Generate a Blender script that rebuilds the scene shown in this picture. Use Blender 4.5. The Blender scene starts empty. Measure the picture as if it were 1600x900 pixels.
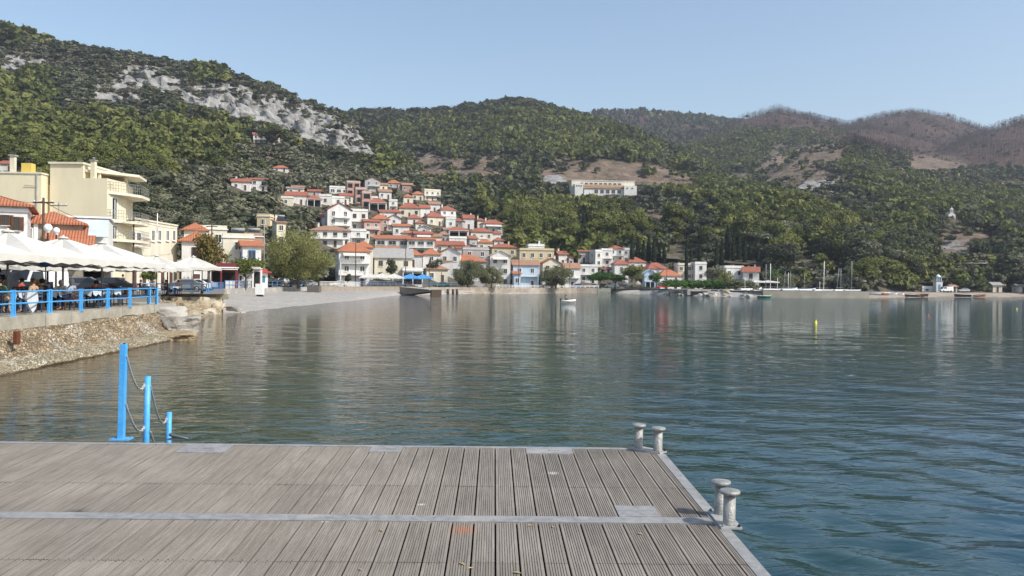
import bpy, bmesh, math, random
import numpy as np
from mathutils import Vector, Matrix
random.seed(7)
rng = np.random.default_rng(11)
R = math.radians
S = bpy.context.scene
# ------------------------------------------------------------------ camera
F = 1331.0                       # focal length in pixels of the 1600 px wide picture
CAM = np.array([0.0, 0.0, 2.9])  # water lies at z = 0
PITCH, ROLL = 7 / 1331.0, 0.0105
fw = Vector((0, math.cos(PITCH), -math.sin(PITCH)))
r0 = Vector((1, 0, 0)); u0_ = Vector((0, math.sin(PITCH), math.cos(PITCH)))
rt = r0 * math.cos(ROLL) + u0_ * math.sin(ROLL)
up = -r0 * math.sin(ROLL) + u0_ * math.cos(ROLL)
cd = bpy.data.cameras.new('camera'); cam = bpy.data.objects.new('camera', cd)
S.collection.objects.link(cam); S.camera = cam
cd.sensor_width = 36; cd.lens = 36 * F / 1600; cd.clip_start = 0.1; cd.clip_end = 12000
m = Matrix.Identity(4)
for i in range(3):
    m[i][0] = rt[i]; m[i][1] = up[i]; m[i][2] = -fw[i]; m[i][3] = CAM[i]
cam.matrix_world = m
S.render.resolution_x = 1024; S.render.resolution_y = 576
# ------------------------------------------------------------------ light
SUN_EL, SUN_AZ = R(43), R(118)     # azimuth measured from +Y towards +X
W = bpy.data.worlds.new('World'); S.world = W; W.use_nodes = True
wn = W.node_tree.nodes; wl = W.node_tree.links
bg = wn['Background']; bg.inputs[1].default_value = 0.145
sky = wn.new('ShaderNodeTexSky'); sky.sky_type = 'NISHITA'; sky.sun_disc = False
sky.sun_elevation = SUN_EL; sky.sun_rotation = SUN_AZ
sky.air_density = 1.15; sky.dust_density = 1.4; sky.ozone_density = 1.0; sky.altitude = 0
wl.new(sky.outputs[0], bg.inputs[0])
sl = bpy.data.lights.new('sun', 'SUN'); sl.energy = 4.1; sl.angle = R(0.55); sl.color = (1, 0.95, 0.87)
so = bpy.data.objects.new('sun', sl); S.collection.objects.link(so)
sd = Vector((math.sin(SUN_AZ) * math.cos(SUN_EL), math.cos(SUN_AZ) * math.cos(SUN_EL), math.sin(SUN_EL)))
so.rotation_euler = sd.to_track_quat('Z', 'Y').to_euler()
S.view_settings.view_transform = 'Standard'; S.view_settings.look = 'None'
S.view_settings.gamma = 1; S.view_settings.use_curve_mapping = False
S.view_settings.exposure = 0.32

# ------------------------------------------------------------------ pixel <-> world (to measure the place)
_f, _r, _u = np.array(fw), np.array(rt), np.array(up)
def ray(u, v):
    u = np.asarray(u, float); v = np.asarray(v, float)
    return _f * F + _r * (u[..., None] - 800) - _u * (v[..., None] - 450)
def P(u, v, Y):
    d = ray(u, v); Y = np.asarray(Y, float)
    return CAM + d * (Y / d[..., 1])[..., None]
def proj(p):
    q = np.asarray(p, float) - CAM
    k = q @ _f
    return 800 + F * (q @ _r) / k, 450 - F * (q @ _u) / k
def vh(u): return 443 + .0105 * (u - 800)
def XY(u, Y): return (u - 800) / F * Y     # x of a column at depth Y (near enough)

# ------------------------------------------------------------------ node materials
MT = {}
def mat(name, col, rough=.8, col2=None, scale=3., detail=6., bump=0., bscale=None, metal=0., spec=.3, stretch=None,
        coords='Object', sharp=(.35, .65), streak=0, transl=0., col3=None):
    if name in MT: return MT[name]
    M = bpy.data.materials.new(name); M.use_nodes = True
    n = M.node_tree.nodes; l = M.node_tree.links; b = n['Principled BSDF']
    b.inputs['Base Color'].default_value = (*col, 1); b.inputs['Roughness'].default_value = rough
    b.inputs['Metallic'].default_value = metal; b.inputs['Specular IOR Level'].default_value = spec
    if coords == 'World':
        g = n.new('ShaderNodeNewGeometry'); co = g.outputs['Position']
    else:
        g = n.new('ShaderNodeTexCoord'); co = g.outputs[coords]
    if stretch:
        mp = n.new('ShaderNodeMapping'); mp.inputs['Scale'].default_value = stretch
        l.new(co, mp.inputs[0]); co = mp.outputs[0]
    if col2:
        t = n.new('ShaderNodeTexNoise'); t.inputs['Scale'].default_value = scale; t.inputs['Detail'].default_value = detail
        t.inputs['Roughness'].default_value = .65
        l.new(co, t.inputs['Vector'])
        r = n.new('ShaderNodeMapRange'); r.inputs[1].default_value = sharp[0]; r.inputs[2].default_value = sharp[1]
        l.new(t.outputs[0], r.inputs[0])
        x = n.new('ShaderNodeMix'); x.data_type = 'RGBA'
        x.inputs[6].default_value = (*col, 1); x.inputs[7].default_value = (*col2, 1)
        l.new(r.outputs[0], x.inputs[0]); out = x.outputs[2]
        if col3:
            t3 = n.new('ShaderNodeTexNoise'); t3.inputs['Scale'].default_value = scale * .23; t3.inputs['Detail'].default_value = 8
            l.new(co, t3.inputs['Vector'])
            r3 = n.new('ShaderNodeMapRange'); r3.inputs[1].default_value = .5; r3.inputs[2].default_value = .68
            l.new(t3.outputs[0], r3.inputs[0])
            x3 = n.new('ShaderNodeMix'); x3.data_type = 'RGBA'; x3.inputs[7].default_value = (*col3, 1)
            l.new(out, x3.inputs[6]); l.new(r3.outputs[0], x3.inputs[0]); out = x3.outputs[2]
        l.new(out, b.inputs['Base Color'])
    if bump:
        t = n.new('ShaderNodeTexNoise'); t.inputs['Scale'].default_value = bscale or scale * 3; t.inputs['Detail'].default_value = 5
        l.new(co, t.inputs['Vector'])
        p = n.new('ShaderNodeBump'); p.inputs['Strength'].default_value = bump; p.inputs['Distance'].default_value = .05
        l.new(t.outputs[0], p.inputs['Height']); l.new(p.outputs[0], b.inputs['Normal'])
    MT[name] = M
    return M

def leafmat(name, c1, c2, c3=None):
    """leaf colour differs from tree to tree (tint) and from clump to clump (noise)"""
    M = bpy.data.materials.new(name); M.use_nodes = True
    n = M.node_tree.nodes; l = M.node_tree.links; b = n['Principled BSDF']
    b.inputs['Roughness'].default_value = .75; b.inputs['Specular IOR Level'].default_value = .15
    at = n.new('ShaderNodeAttribute'); at.attribute_name = 'tint'
    oi = n.new('ShaderNodeObjectInfo')
    ad = n.new('ShaderNodeMath'); ad.operation = 'ADD'; l.new(at.outputs['Fac'], ad.inputs[0]); l.new(oi.outputs['Random'], ad.inputs[1])
    fr = n.new('ShaderNodeMath'); fr.operation = 'FRACT'; l.new(ad.outputs[0], fr.inputs[0])
    g = n.new('ShaderNodeNewGeometry'); t = n.new('ShaderNodeTexNoise'); t.inputs['Scale'].default_value = .7; t.inputs['Detail'].default_value = 3
    l.new(g.outputs['Position'], t.inputs['Vector'])
    m2 = n.new('ShaderNodeMath'); m2.operation = 'MULTIPLY_ADD'; m2.inputs[1].default_value = .5; m2.inputs[2].default_value = -.25
    l.new(t.outputs[0], m2.inputs[0])
    m3 = n.new('ShaderNodeMath'); m3.operation = 'ADD'; l.new(fr.outputs[0], m3.inputs[0]); l.new(m2.outputs[0], m3.inputs[1])
    cr = n.new('ShaderNodeValToRGB'); cr.color_ramp.elements[0].color = (*c1, 1); cr.color_ramp.elements[1].color = (*c2, 1)
    cr.color_ramp.elements[0].position = .1; cr.color_ramp.elements[1].position = .6
    if c3:
        e = cr.color_ramp.elements.new(.95); e.color = (*c3, 1)
    l.new(m3.outputs[0], cr.inputs[0]); l.new(cr.outputs[0], b.inputs['Base Color'])
    tr = n.new('ShaderNodeBsdfTranslucent'); mx = n.new('ShaderNodeMixShader'); mx.inputs[0].default_value = .25
    l.new(cr.outputs[0], tr.inputs[0]); l.new(b.outputs[0], mx.inputs[1]); l.new(tr.outputs[0], mx.inputs[2])
    l.new(mx.outputs[0], n['Material Output'].inputs[0])
    MT[name] = M; return M

# ------------------------------------------------------------------ mesh helpers
class MB:
    def __init__(s): s.v = []; s.f = []; s.m = []; s.mats = []; s.sm = []
    def mi(s, M):
        if M not in s.mats: s.mats.append(M)
        return s.mats.index(M)
    def add(s, vs, fs, M, smooth=False):
        o = len(s.v); s.v += [tuple(map(float, v)) for v in vs]; k = s.mi(M)
        for f in fs: s.f.append([i + o for i in f]); s.m.append(k); s.sm.append(smooth)
    def box(s, c, d, M, rz=0, bev=0):
        cx, cy, cz = c; a, b, h = d[0] / 2, d[1] / 2, d[2] / 2
        co, si = math.cos(rz), math.sin(rz)
        vs = [(cx + x * co - y * si, cy + x * si + y * co, cz + z) for z in (-h, h) for x, y in ((-a, -b), (a, -b), (a, b), (-a, b))]
        s.add(vs, [(3, 2, 1, 0), (4, 5, 6, 7), (0, 1, 5, 4), (1, 2, 6, 5), (2, 3, 7, 6), (3, 0, 4, 7)], M)
    def tube(s, pts, rad, M, n=8, cap=True, smooth=True):
        pts = [Vector(p) for p in pts]
        if not hasattr(rad, '__len__'): rad = [rad] * len(pts)
        vs = []; fs = []
        for i, p in enumerate(pts):
            d = (pts[min(i + 1, len(pts) - 1)] - pts[max(i - 1, 0)]).normalized()
            a = d.orthogonal().normalized() if i == 0 else (a - d * a.dot(d)).normalized()
            b = d.cross(a)
            for k in range(n):
                t = 2 * math.pi * k / n
                vs.append(p + a * math.cos(t) * rad[i] + b * math.sin(t) * rad[i])
        for i in range(len(pts) - 1):
            for k in range(n):
                j = (k + 1) % n
                fs.append((i * n + k, i * n + j, (i + 1) * n + j, (i + 1) * n + k))
        if cap: fs += [tuple(range(n))[::-1], tuple(range((len(pts) - 1) * n, len(pts) * n))]
        s.add(vs, fs, M, smooth)
    def lathe(s, c, prof, M, n=16, smooth=True):
        vs = []; fs = []
        for (r, z) in prof:
            for k in range(n):
                t = 2 * math.pi * k / n; vs.append((c[0] + r * math.cos(t), c[1] + r * math.sin(t), c[2] + z))
        for i in range(len(prof) - 1):
            for k in range(n):
                j = (k + 1) % n; fs.append((i * n + k, i * n + j, (i + 1) * n + j, (i + 1) * n + k))
        fs += [tuple(range(n))[::-1], tuple(range((len(prof) - 1) * n, len(prof) * n))]
        s.add(vs, fs, M, smooth)
    def prism(s, poly, M, z0=None, z1=None, axis='z', t0=0, t1=1):
        n = len(poly)
        def q(p, t):
            if axis == 'z': return (p[0], p[1], t)
            if axis == 'y': return (p[0], t, p[1])
            return (t, p[0], p[1])
        vs = [q(p, t0) for p in poly] + [q(p, t1) for p in poly]
        s.add(vs, [tuple(range(n))[::-1], tuple(range(n, 2 * n))] + [(i, (i + 1) % n, n + (i + 1) % n, n + i) for i in range(n)], M)
    def mesh(s, name):
        me = bpy.data.meshes.new(name); me.from_pydata(s.v, [], s.f)
        for M in s.mats: me.materials.append(M)
        me.polygons.foreach_set('material_index', s.m); me.polygons.foreach_set('use_smooth', s.sm)
        bm = bmesh.new(); bm.from_mesh(me); bmesh.ops.recalc_face_normals(bm, faces=bm.faces); bm.to_mesh(me); bm.free()
        me.update(); return me
    def build(s, name, parent=None, loc=(0, 0, 0), rz=0):
        return link(name, s.mesh(name), parent, loc, rz)
def link(name, me, parent=None, loc=(0, 0, 0), rz=0, sc=None):
    o = bpy.data.objects.new(name, me); S.collection.objects.link(o)
    o.location = loc; o.rotation_euler = (0, 0, rz)
    if sc is not None: o.scale = sc
    if parent: o.parent = parent
    return o
def tag(o, label=None, cat=None, group=None, kind=None):
    if label: o['label'] = label
    if cat: o['category'] = cat
    if group: o['group'] = group
    if kind: o['kind'] = kind
    return o
def empty(name, loc=(0, 0, 0), rz=0, label=None, cat=None, group=None):
    return tag(link(name, None, None, loc, rz), label, cat, group)
def copy_tree(o, loc=None, rz=None, label=None, parent=None, sc=None):
    c = o.copy(); S.collection.objects.link(c); c.parent = parent
    if loc is not None: c.location = loc
    if rz is not None: c.rotation_euler = (0, 0, rz)
    if sc is not None: c.scale = sc
    if label: c['label'] = label
    for ch in list(o.children): copy_tree(ch, parent=c)
    return c
def npmesh(name, V, Q, M, attrs=None, smooth=False):
    """mesh straight from arrays; Q is (n,4) or (n,3)"""
    me = bpy.data.meshes.new(name); k = Q.shape[1]
    me.vertices.add(len(V)); me.vertices.foreach_set('co', np.ascontiguousarray(V, dtype=np.float32).ravel())
    me.loops.add(Q.size); me.loops.foreach_set('vertex_index', np.ascontiguousarray(Q, dtype=np.int32).ravel())
    me.polygons.add(len(Q)); me.polygons.foreach_set('loop_start', np.arange(0, Q.size, k, dtype=np.int32))
    me.polygons.foreach_set('loop_total', np.full(len(Q), k, dtype=np.int32))
    me.polygons.foreach_set('use_smooth', np.full(len(Q), smooth))
    for Mx in (M if isinstance(M, list) else [M]): me.materials.append(Mx)
    for an, (ty, arr) in (attrs or {}).items():
        a = me.attributes.new(an, ty, 'POINT')
        a.data.foreach_set('color' if ty == 'FLOAT_COLOR' else 'value', np.ascontiguousarray(arr, dtype=np.float32).ravel())
    me.update(calc_edges=True); me.validate()
    return me
def gridq(nr, nc):
    i = np.arange(nr - 1)[:, None] * nc + np.arange(nc - 1)[None, :]
    return np.stack([i, i + 1, i + nc + 1, i + nc], -1).reshape(-1, 4)
# value noise
def _h(i, j, s):
    n = (i.astype(np.int64) * 374761393 + j.astype(np.int64) * 668265263 + s * 1442695041) & 0xffffffff
    n = ((n ^ (n >> 13)) * 1274126177) & 0xffffffff
    return ((n ^ (n >> 16)) & 0xffff) / 65535.0
def vn(x, y, s=0):
    x = np.asarray(x, float); y = np.asarray(y, float)
    i = np.floor(x); j = np.floor(y); a = x - i; b = y - j
    a = a * a * (3 - 2 * a); b = b * b * (3 - 2 * b); i = i.astype(int); j = j.astype(int)
    return (_h(i, j, s) * (1 - a) + _h(i + 1, j, s) * a) * (1 - b) + (_h(i, j + 1, s) * (1 - a) + _h(i + 1, j + 1, s) * a) * b
def fbm(x, y, o=4, s=0):
    r = 0; A = .5; t = 0
    for k in range(o):
        r = r + A * vn(x, y, s + k); t += A; A *= .5; x = x * 2.03 + 5.1; y = y * 2.03 + 1.7
    return r / t
ORD = ['first', 'second', 'third', 'fourth', 'fifth', 'sixth', 'seventh', 'eighth', 'ninth', 'tenth', 'eleventh', 'twelfth',
       'thirteenth', 'fourteenth', 'fifteenth', 'sixteenth', 'seventeenth', 'eighteenth', 'nineteenth', 'twentieth']
# ------------------------------------------------------------------ WATER
def shore_depth(u):   # depth of the water's edge in each column
    us = [-500, 0, 130, 261, 268, 345, 383, 430, 480, 560, 628, 715, 800, 935, 1000, 1100, 1200, 1355, 1450, 1600, 2100]
    ys = [15, 25.3, 30, 39.6, 58, 74, 79, 91, 103, 134, 195, 228, 249, 284, 275, 228, 217, 224, 272, 295, 300]
    return np.interp(u, us, ys)
def make_water():
    M = bpy.data.materials.new('sea_water'); M.use_nodes = True
    n = M.node_tree.nodes; l = M.node_tree.links; b = n['Principled BSDF']
    b.inputs['Roughness'].default_value = .012; b.inputs['IOR'].default_value = 1.33; b.inputs['Specular IOR Level'].default_value = .6
    at = n.new('ShaderNodeAttribute'); at.attribute_name = 'shallow'
    g = n.new('ShaderNodeNewGeometry')
    t = n.new('ShaderNodeTexNoise'); t.inputs['Scale'].default_value = .35; t.inputs['Detail'].default_value = 4
    l.new(g.outputs['Position'], t.inputs['Vector'])
    a2 = n.new('ShaderNodeMath'); a2.operation = 'MULTIPLY_ADD'; a2.inputs[1].default_value = .5; a2.inputs[2].default_value = -.25
    l.new(t.outputs[0], a2.inputs[0])
    a3 = n.new('ShaderNodeMath'); a3.operation = 'ADD'; l.new(at.outputs['Fac'], a3.inputs[0]); l.new(a2.outputs[0], a3.inputs[1])
    cr = n.new('ShaderNodeValToRGB'); e = cr.color_ramp.elements
    e[0].position = 0; e[0].color = (.006, .042, .068, 1); e[1].position = 1; e[1].color = (.070, .055, .032, 1)
    x = e.new(.3); x.color = (.009, .038, .028, 1); x = e.new(.6); x.color = (.022, .040, .016, 1)
    l.new(a3.outputs[0], cr.inputs[0]); l.new(cr.outputs[0], b.inputs['Base Color'])
    # fine ripples
    mp = n.new('ShaderNodeMapping'); mp.inputs['Rotation'].default_value = (0, 0, R(-14)); mp.inputs['Scale'].default_value = (.8, 1.5, 1)
    l.new(g.outputs['Position'], mp.inputs[0])
    t1 = n.new('ShaderNodeTexNoise'); t1.inputs['Scale'].default_value = 1.8; t1.inputs['Detail'].default_value = 4.0; t1.inputs['Distortion'].default_value = .4
    l.new(mp.outputs[0], t1.inputs['Vector'])
    bp = n.new('ShaderNodeBump'); bp.inputs['Distance'].default_value = .13
    fa = n.new('ShaderNodeAttribute'); fa.attribute_name = 'far'; l.new(fa.outputs['Fac'], bp.inputs['Strength']); ro = n.new('ShaderNodeMapRange'); ro.inputs[1].default_value = .25; ro.inputs[2].default_value = .9; ro.inputs[3].default_value = .012; ro.inputs[4].default_value = .05; l.new(fa.outputs['Fac'], ro.inputs[0]); l.new(ro.outputs[0], b.inputs['Roughness'])
    l.new(t1.outputs[0], bp.inputs['Height']); l.new(bp.outputs[0], b.inputs['Normal'])
    # grid in perspective, finer near the pier
    us = np.concatenate([np.linspace(-900, -60, 60), np.linspace(-50, 1650, 760), np.linspace(1660, 2500, 60)])
    vv = np.concatenate([np.linspace(1500, 905, 60), np.linspace(900, 620, 330), np.linspace(618, 480, 230), np.linspace(479, 449.5, 90)])
    Y = 2.9 * F / (vv - 443)
    U, YY = np.meshgrid(us, Y)
    X = (U - 800) / F * YY
    Z = np.zeros_like(X)
    rg = np.random.default_rng(5)
    for wl_, am in [(3.4, .0055), (2.6, .0055), (2.0, .0068), (1.55, .0082), (1.2, .0100), (.9, .0112), (.7, .0106), (.5, .0080), (.36, .0050)]:
        for k in range(5):
            th = R(-105) + rg.normal(0, .48 + .35 * (wl_ < 1.3)); kx, ky = math.cos(th) * 2 * math.pi / wl_, math.sin(th) * 2 * math.pi / wl_
            ph = rg.uniform(0, 6.28); w2 = wl_ * rg.uniform(.85, 1.2)
            env = .35 + 1.1 * vn(X / (wl_ * 3.2) + k * 7, YY / (wl_ * 3.2), 30 + k)
            fade = np.clip(1.5 - YY / (wl_ * 15), 0, 1)
            Z += am * .42 * env * fade * np.sin((kx * X + ky * YY) * wl_ / w2 + ph + 1.8 * vn(X / wl_ / 4, YY / wl_ / 4, 50 + k))
    calm = .55 + .6 * np.clip((X + 12) / 18, 0, 1)
    Z *= calm
    sh = shore_depth(U); dist = (sh - YY) * .9 + 0 * X
    side = np.clip((X + 20) / 24, 0, 3)           # the left quay shelves slowly
    shallow = np.clip(1.0 - side, 0, 1) * .95 + .22 * np.clip(1 - (X - 1) / 14, 0, 1) * np.clip(YY / 14, 0, 1)
    shallow = np.maximum(shallow, np.clip(1 - dist / 14, 0, 1) * .9)
    shallow = np.maximum(shallow, .34 * np.clip((YY - 12) / 40, 0, 1))
    V = np.stack([X, YY, Z], -1).reshape(-1, 3)
    o = link('sea', npmesh('sea', V, gridq(*X.shape), M, {'shallow': ('FLOAT', shallow), 'far': ('FLOAT', np.interp(YY, [5, 20, 60, 140], [.26, .27, .40, .8]))}, True))
    tag(o, kind='structure')
    # the sea goes on behind and beside
    b_ = MB(); 
    b_.add([(-40, -200, -.02), (300, -200, -.02), (300, 4.0, -.02), (-40, 4.0, -.02)], [(0, 1, 2, 3)], M)
    tag(b_.build('sea'), kind='structure')
make_water()

# ------------------------------------------------------------------ TERRAIN
BLOBS = [  # (u, v, ru, rv, kind, strength)  kinds 0 rock 1 soil 2 burnt 3 field
    (18, 102, 24, 15, 0, 1), (62, 97, 24, 6, 0, .8), (185, 143, 40, 18, 0, 1.2), (225, 118, 42, 14, 0, 1.2), (262, 130, 30, 20, 0, .8),
    (222, 178, 14, 10, 0, .7), (312, 150, 30, 16, 0, 1.2), (350, 152, 42, 22, 0, 1.2), (390, 166, 36, 22, 0, 1.2), (425, 172, 28, 24, 0, 1.2), (460, 185, 36, 25, 0, 1.25),
    (500, 200, 34, 25, 0, 1.25), (535, 213, 32, 22, 0, 1.25), (565, 228, 24, 15, 0, 1.2), (585, 238, 12, 8, 0, .8), (165, 215, 10, 12, 0, .7), (305, 188, 8, 5, 0, .6),
    (240, 100, 50, 7, 1, .5), (300, 300, 35, 10, 1, .6), (240, 325, 25, 10, 1, .6), (430, 245, 22, 8, 1, .7), (400, 235, 14, 8, 3, .6),
    (680, 262, 34, 22, 1, .9), (735, 262, 46, 20, 1, .95), (625, 235, 22, 12, 1, .6), (662, 248, 16, 14, 0, .35), (770, 268, 30, 14, 1, .7),
    (900, 274, 60, 15, 1, 1.2), (960, 268, 80, 15, 1, 1.2), (1030, 279, 60, 13, 1, 1.2), (1075, 285, 30, 10, 1, .8), (865, 283, 22, 10, 0, .9), (890, 250, 34, 8, 1, .7),
    (985, 262, 60, 9, 0, .35), (800, 305, 14, 14, 1, .6), (1060, 345, 34, 14, 0, .7), (1020, 335, 24, 14, 1, .8), (1075, 358, 24, 16, 0, .9), (1190, 368, 26, 10, 0, .7), (1205, 372, 30, 10, 1, .6),
    (1010, 362, 18, 14, 0, .6), (1115, 330, 30, 8, 1, .5),
    (1290, 242, 50, 16, 1, 1.2), (1230, 264, 42, 20, 1, 1.2), (1300, 290, 60, 12, 0, .7), (1205, 285, 22, 14, 0, .5), (1260, 275, 70, 30, 1, .6), (1460, 258, 60, 18, 1, .7),
    (1310, 285, 36, 6, 0, .9), (1420, 288, 20, 5, 1, .9), (1580, 283, 30, 6, 1, 1), (1260, 363, 14, 8, 0, .6), (1330, 320, 40, 10, 1, .5),
    (1505, 350, 34, 10, 1, 1.2), (1490, 383, 40, 20, 1, 1.2), (1490, 390, 30, 20, 0, .6), (1525, 405, 26, 16, 0, .6), (1440, 395, 22, 12, 0, .5), (1540, 365, 30, 18, 1, .7),
    (600, 185, 70, 12, 2, .9), (700, 180, 90, 12, 2, .9), (800, 172, 70, 10, 2, .8), (880, 182, 30, 10, 2, .6),
    (1215, 185, 80, 20, 2, 1), (1420, 205, 110, 40, 2, 1), (1560, 235, 90, 50, 2, 1.1), (1330, 210, 60, 20, 2, .8), (1480, 230, 80, 30, 2, .9), (1110, 205, 60, 18, 2, .7),
]
def zones(u, v):
    z = np.zeros((4,) + np.shape(u))
    for (a, b, ru, rv, k, st) in BLOBS:
        d = ((u - a) / ru) ** 2 + ((v - b) / rv) ** 2
        if k == 0 and a > 840: st *= .72
        z[k] = np.maximum(z[k], st * np.clip(1.55 - d, 0, 1))
    return z
def catmull(C, t):      # C (K, n), t (m,) -> (m, n)
    K = len(C); i = np.clip(np.floor(t).astype(int), 0, K - 2); x = (t - i)[:, None]
    p0 = C[np.maximum(i - 1, 0)]; p1 = C[i]; p2 = C[i + 1]; p3 = C[np.minimum(i + 2, K - 1)]
    cr = .5 * (2 * p1 + (p2 - p0) * x + (2 * p0 - 5 * p1 + 4 * p2 - p3) * x * x + (3 * p1 - p0 - 3 * p2 + p3) * x ** 3)
    return np.where(np.abs(x) > -1, .75 * cr + .25 * (p1 * (1 - x) + p2 * x), 0)
class Sheet:
    def __init__(s, keys, amp, flat=0, seed=0, rel=.5, sharpness=1):
        s.us = np.array(sorted(keys)); s.Y = np.array([[p[0] for p in keys[u]] for u in s.us], float)
        s.v = np.array([[p[1] for p in keys[u]] for u in s.us], float)
        s.K = s.Y.shape[1]; s.amp = amp; s.flat = flat; s.seed = seed; s.rel = rel
    def pts(s, U, T):     # U (n,) columns, T (m,) rows -> (m, n, 3)
        CY = np.stack([np.interp(U, s.us, s.Y[:, k]) for k in range(s.K)]); CV = np.stack([np.interp(U, s.us, s.v[:, k]) for k in range(s.K)])
        Yt = catmull(CY, T); Vt = catmull(CV, T)
        if s.flat:       # rows before 'flat' are straight
            lin = T < s.flat; i = np.clip(np.floor(T).astype(int), 0, s.K - 2); x = (T - i)[:, None]
            Yl = CY[i] * (1 - x) + CY[i + 1] * x; Vl = CV[i] * (1 - x) + CV[i + 1] * x
            Yt[lin] = Yl[lin]; Vt[lin] = Vl[lin]
        p = P(np.broadcast_to(U, Yt.shape), Vt, Yt)
        if s.flat:       # ... and level
            k = np.clip((T - s.flat) / .25, 0, 1)[:, None]
            p[..., 2] = np.where(T[:, None] <= s.flat, s.zf(U)[None, :] , p[..., 2])
        f = (np.clip((T - s.flat - .05) / .8, 0, 1) * (1 - .68 * np.exp(-((T - (s.K - 2)) / .55) ** 2)))[:, None]
        X, Yy = p[..., 0], p[..., 1]; L = s.rel
        A = s.amp * Yy
        p[..., 2] += f * A * ((fbm(X / (90 * L), Yy / (90 * L), 4, s.seed) - .5) * 2 - .25 * np.abs(fbm(X / (40 * L) + 9, Yy / (70 * L), 3, s.seed + 9) - .5) * 4 + .12)
        return p
    def zf(s, U): return np.interp(U, [0, 250, 251, 400, 1000, 1400, 1800], [1.6, 1.6, 1.55, 1.7, 1.7, 1.5, 1.5])
    def column(s, u, n=500):
        T = np.linspace(0, s.K - 1, n); return s.pts(np.array([float(u)]), T)[:, 0]
    def hit(s, u, v):
        c = s.column(u); uu, vv = proj(c)
        ok = np.nonzero(vv <= v)[0]
        if len(ok) == 0: i = int(np.argmin(vv))
        else: i = ok[0]
        return c[i]
    def height(s, u, Y):
        c = s.column(u); return float(np.interp(Y, c[:, 1], c[:, 2]))
def hz(u, z, Y): return float(443 + .0105 * (u - 800) - (z - 2.9) * F / Y)
T1K = {
 -400: [(20, 0), (60, 0), (110, 0), (170, 335), (300, 235), (480, 130), (640, 40), (720, 10), (950, 60)],
 0: [(28.3, 0), (70, 0), (120, 0), (200, 332), (330, 240), (500, 150), (620, 85), (700, 46), (930, 90)],
 60: [(32, 0), (75, 0), (120, 0), (205, 332), (335, 245), (500, 165), (620, 105), (700, 66), (930, 100)],
 150: [(39, 0), (80, 0), (122, 0), (210, 334), (340, 250), (520, 165), (620, 120), (700, 82), (930, 120)],
 250: [(45.8, 0), (90, 0), (130, 0), (220, 340), (350, 262), (520, 180), (620, 130), (700, 101), (930, 140)],
 251: [(79, 0), (95, 0), (130, 0), (220, 340), (350, 262), (520, 180), (620, 130), (700, 101), (930, 140)],
 350: [(79, 0), (120, 0), (150, 0), (240, 347), (340, 285), (520, 205), (600, 150), (690, 120), (930, 160)],
 352: [(117, 0), (130, 0), (150, 0), (240, 347), (340, 285), (520, 205), (600, 150), (690, 120), (930, 160)],
 400: [(142, 0), (150, 0), (165, 0), (255, 347), (360, 287), (525, 212), (590, 160), (680, 135), (930, 170)],
 450: [(162, 0), (170, 0), (180, 0), (270, 350), (380, 292), (530, 226), (580, 185), (665, 154), (900, 190)],
 520: [(178, 0), (186, 0), (200, 0), (280, 362), (400, 300), (540, 240), (575, 205), (650, 181), (880, 220)],
 560: [(185, 0), (195, 0), (210, 0), (280, 375), (410, 302), (530, 252), (570, 225), (630, 206), (860, 240)],
 590: [(192, 0), (200, 0), (215, 0), (275, 385), (410, 310), (500, 275), (560, 252), (620, 243), (850, 270)],
 640: [(208, 0), (214, 0), (222, 0), (270, 390), (380, 332), (450, 303), (500, 288), (540, 282), (800, 310)],
 700: [(228, 0), (234, 0), (240, 0), (280, 395), (350, 356), (400, 335), (430, 326), (460, 318), (700, 340)],
 760: [(240, 0), (248, 0), (256, 0), (292, 402), (340, 374), (375, 360), (400, 352), (425, 346), (600, 370)],
 830: [(258, 0), (266, 0), (274, 0), (305, 410), (330, 400), (350, 392), (365, 385), (380, 380), (500, 395)],
 900: [(276, 0), (284, 0), (292, 0), (318, 414), (340, 405), (355, 398), (365, 392), (375, 388), (500, 400)],
 1000: [(281, 0), (290, 0), (306, 0), (321, 416), (335, 405), (350, 396), (360, 389), (375, 382), (500, 400)],
 1100: [(240, 0), (270, 0), (304, 0), (316, 426), (326, 414), (335, 404), (345, 396), (355, 390), (500, 405)],
 1200: [(218, 0), (250, 0), (292, 0), (304, 431), (313, 420), (321, 409), (330, 400), (340, 395), (500, 410)],
 1355: [(225, 0), (262, 0), (280, 0), (300, 432), (315, 422), (325, 414), (335, 406), (345, 400), (500, 415)],
 1358: [(272, 0), (280, 0), (290, 0), (304, 434), (316, 424), (327, 416), (337, 408), (348, 402), (500, 415)],
 1450: [(292, 0), (298, 0), (306, 0), (320, 436), (335, 424), (345, 416), (355, 408), (370, 400), (500, 415)],
 1600: [(312, 0), (318, 0), (326, 0), (340, 438), (352, 424), (362, 414), (372, 405), (385, 396), (500, 415)],
 2000: [(330, 0), (340, 0), (350, 0), (370, 438), (385, 420), (395, 408), (405, 396), (420, 385), (520, 400)],
}
for u_, k_ in T1K.items():
    z_ = float(np.interp(u_, [0, 250, 251, 400, 1000, 1400, 1800], [1.6, 1.6, 1.55, 1.7, 1.7, 1.5, 1.5]))
    for i_ in range(3): k_[i_] = (k_[i_][0], hz(u_, z_, k_[i_][0]))
T1 = Sheet(T1K, .013, flat=2, seed=3)
def mk(keys, ridge_y, nears, back=60):
    out = {}
    for (u, rv, ry, *mid) in keys: out[u] = [*mid, (ry, rv), (ry * 1.25, rv + back)]
    return out
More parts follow.
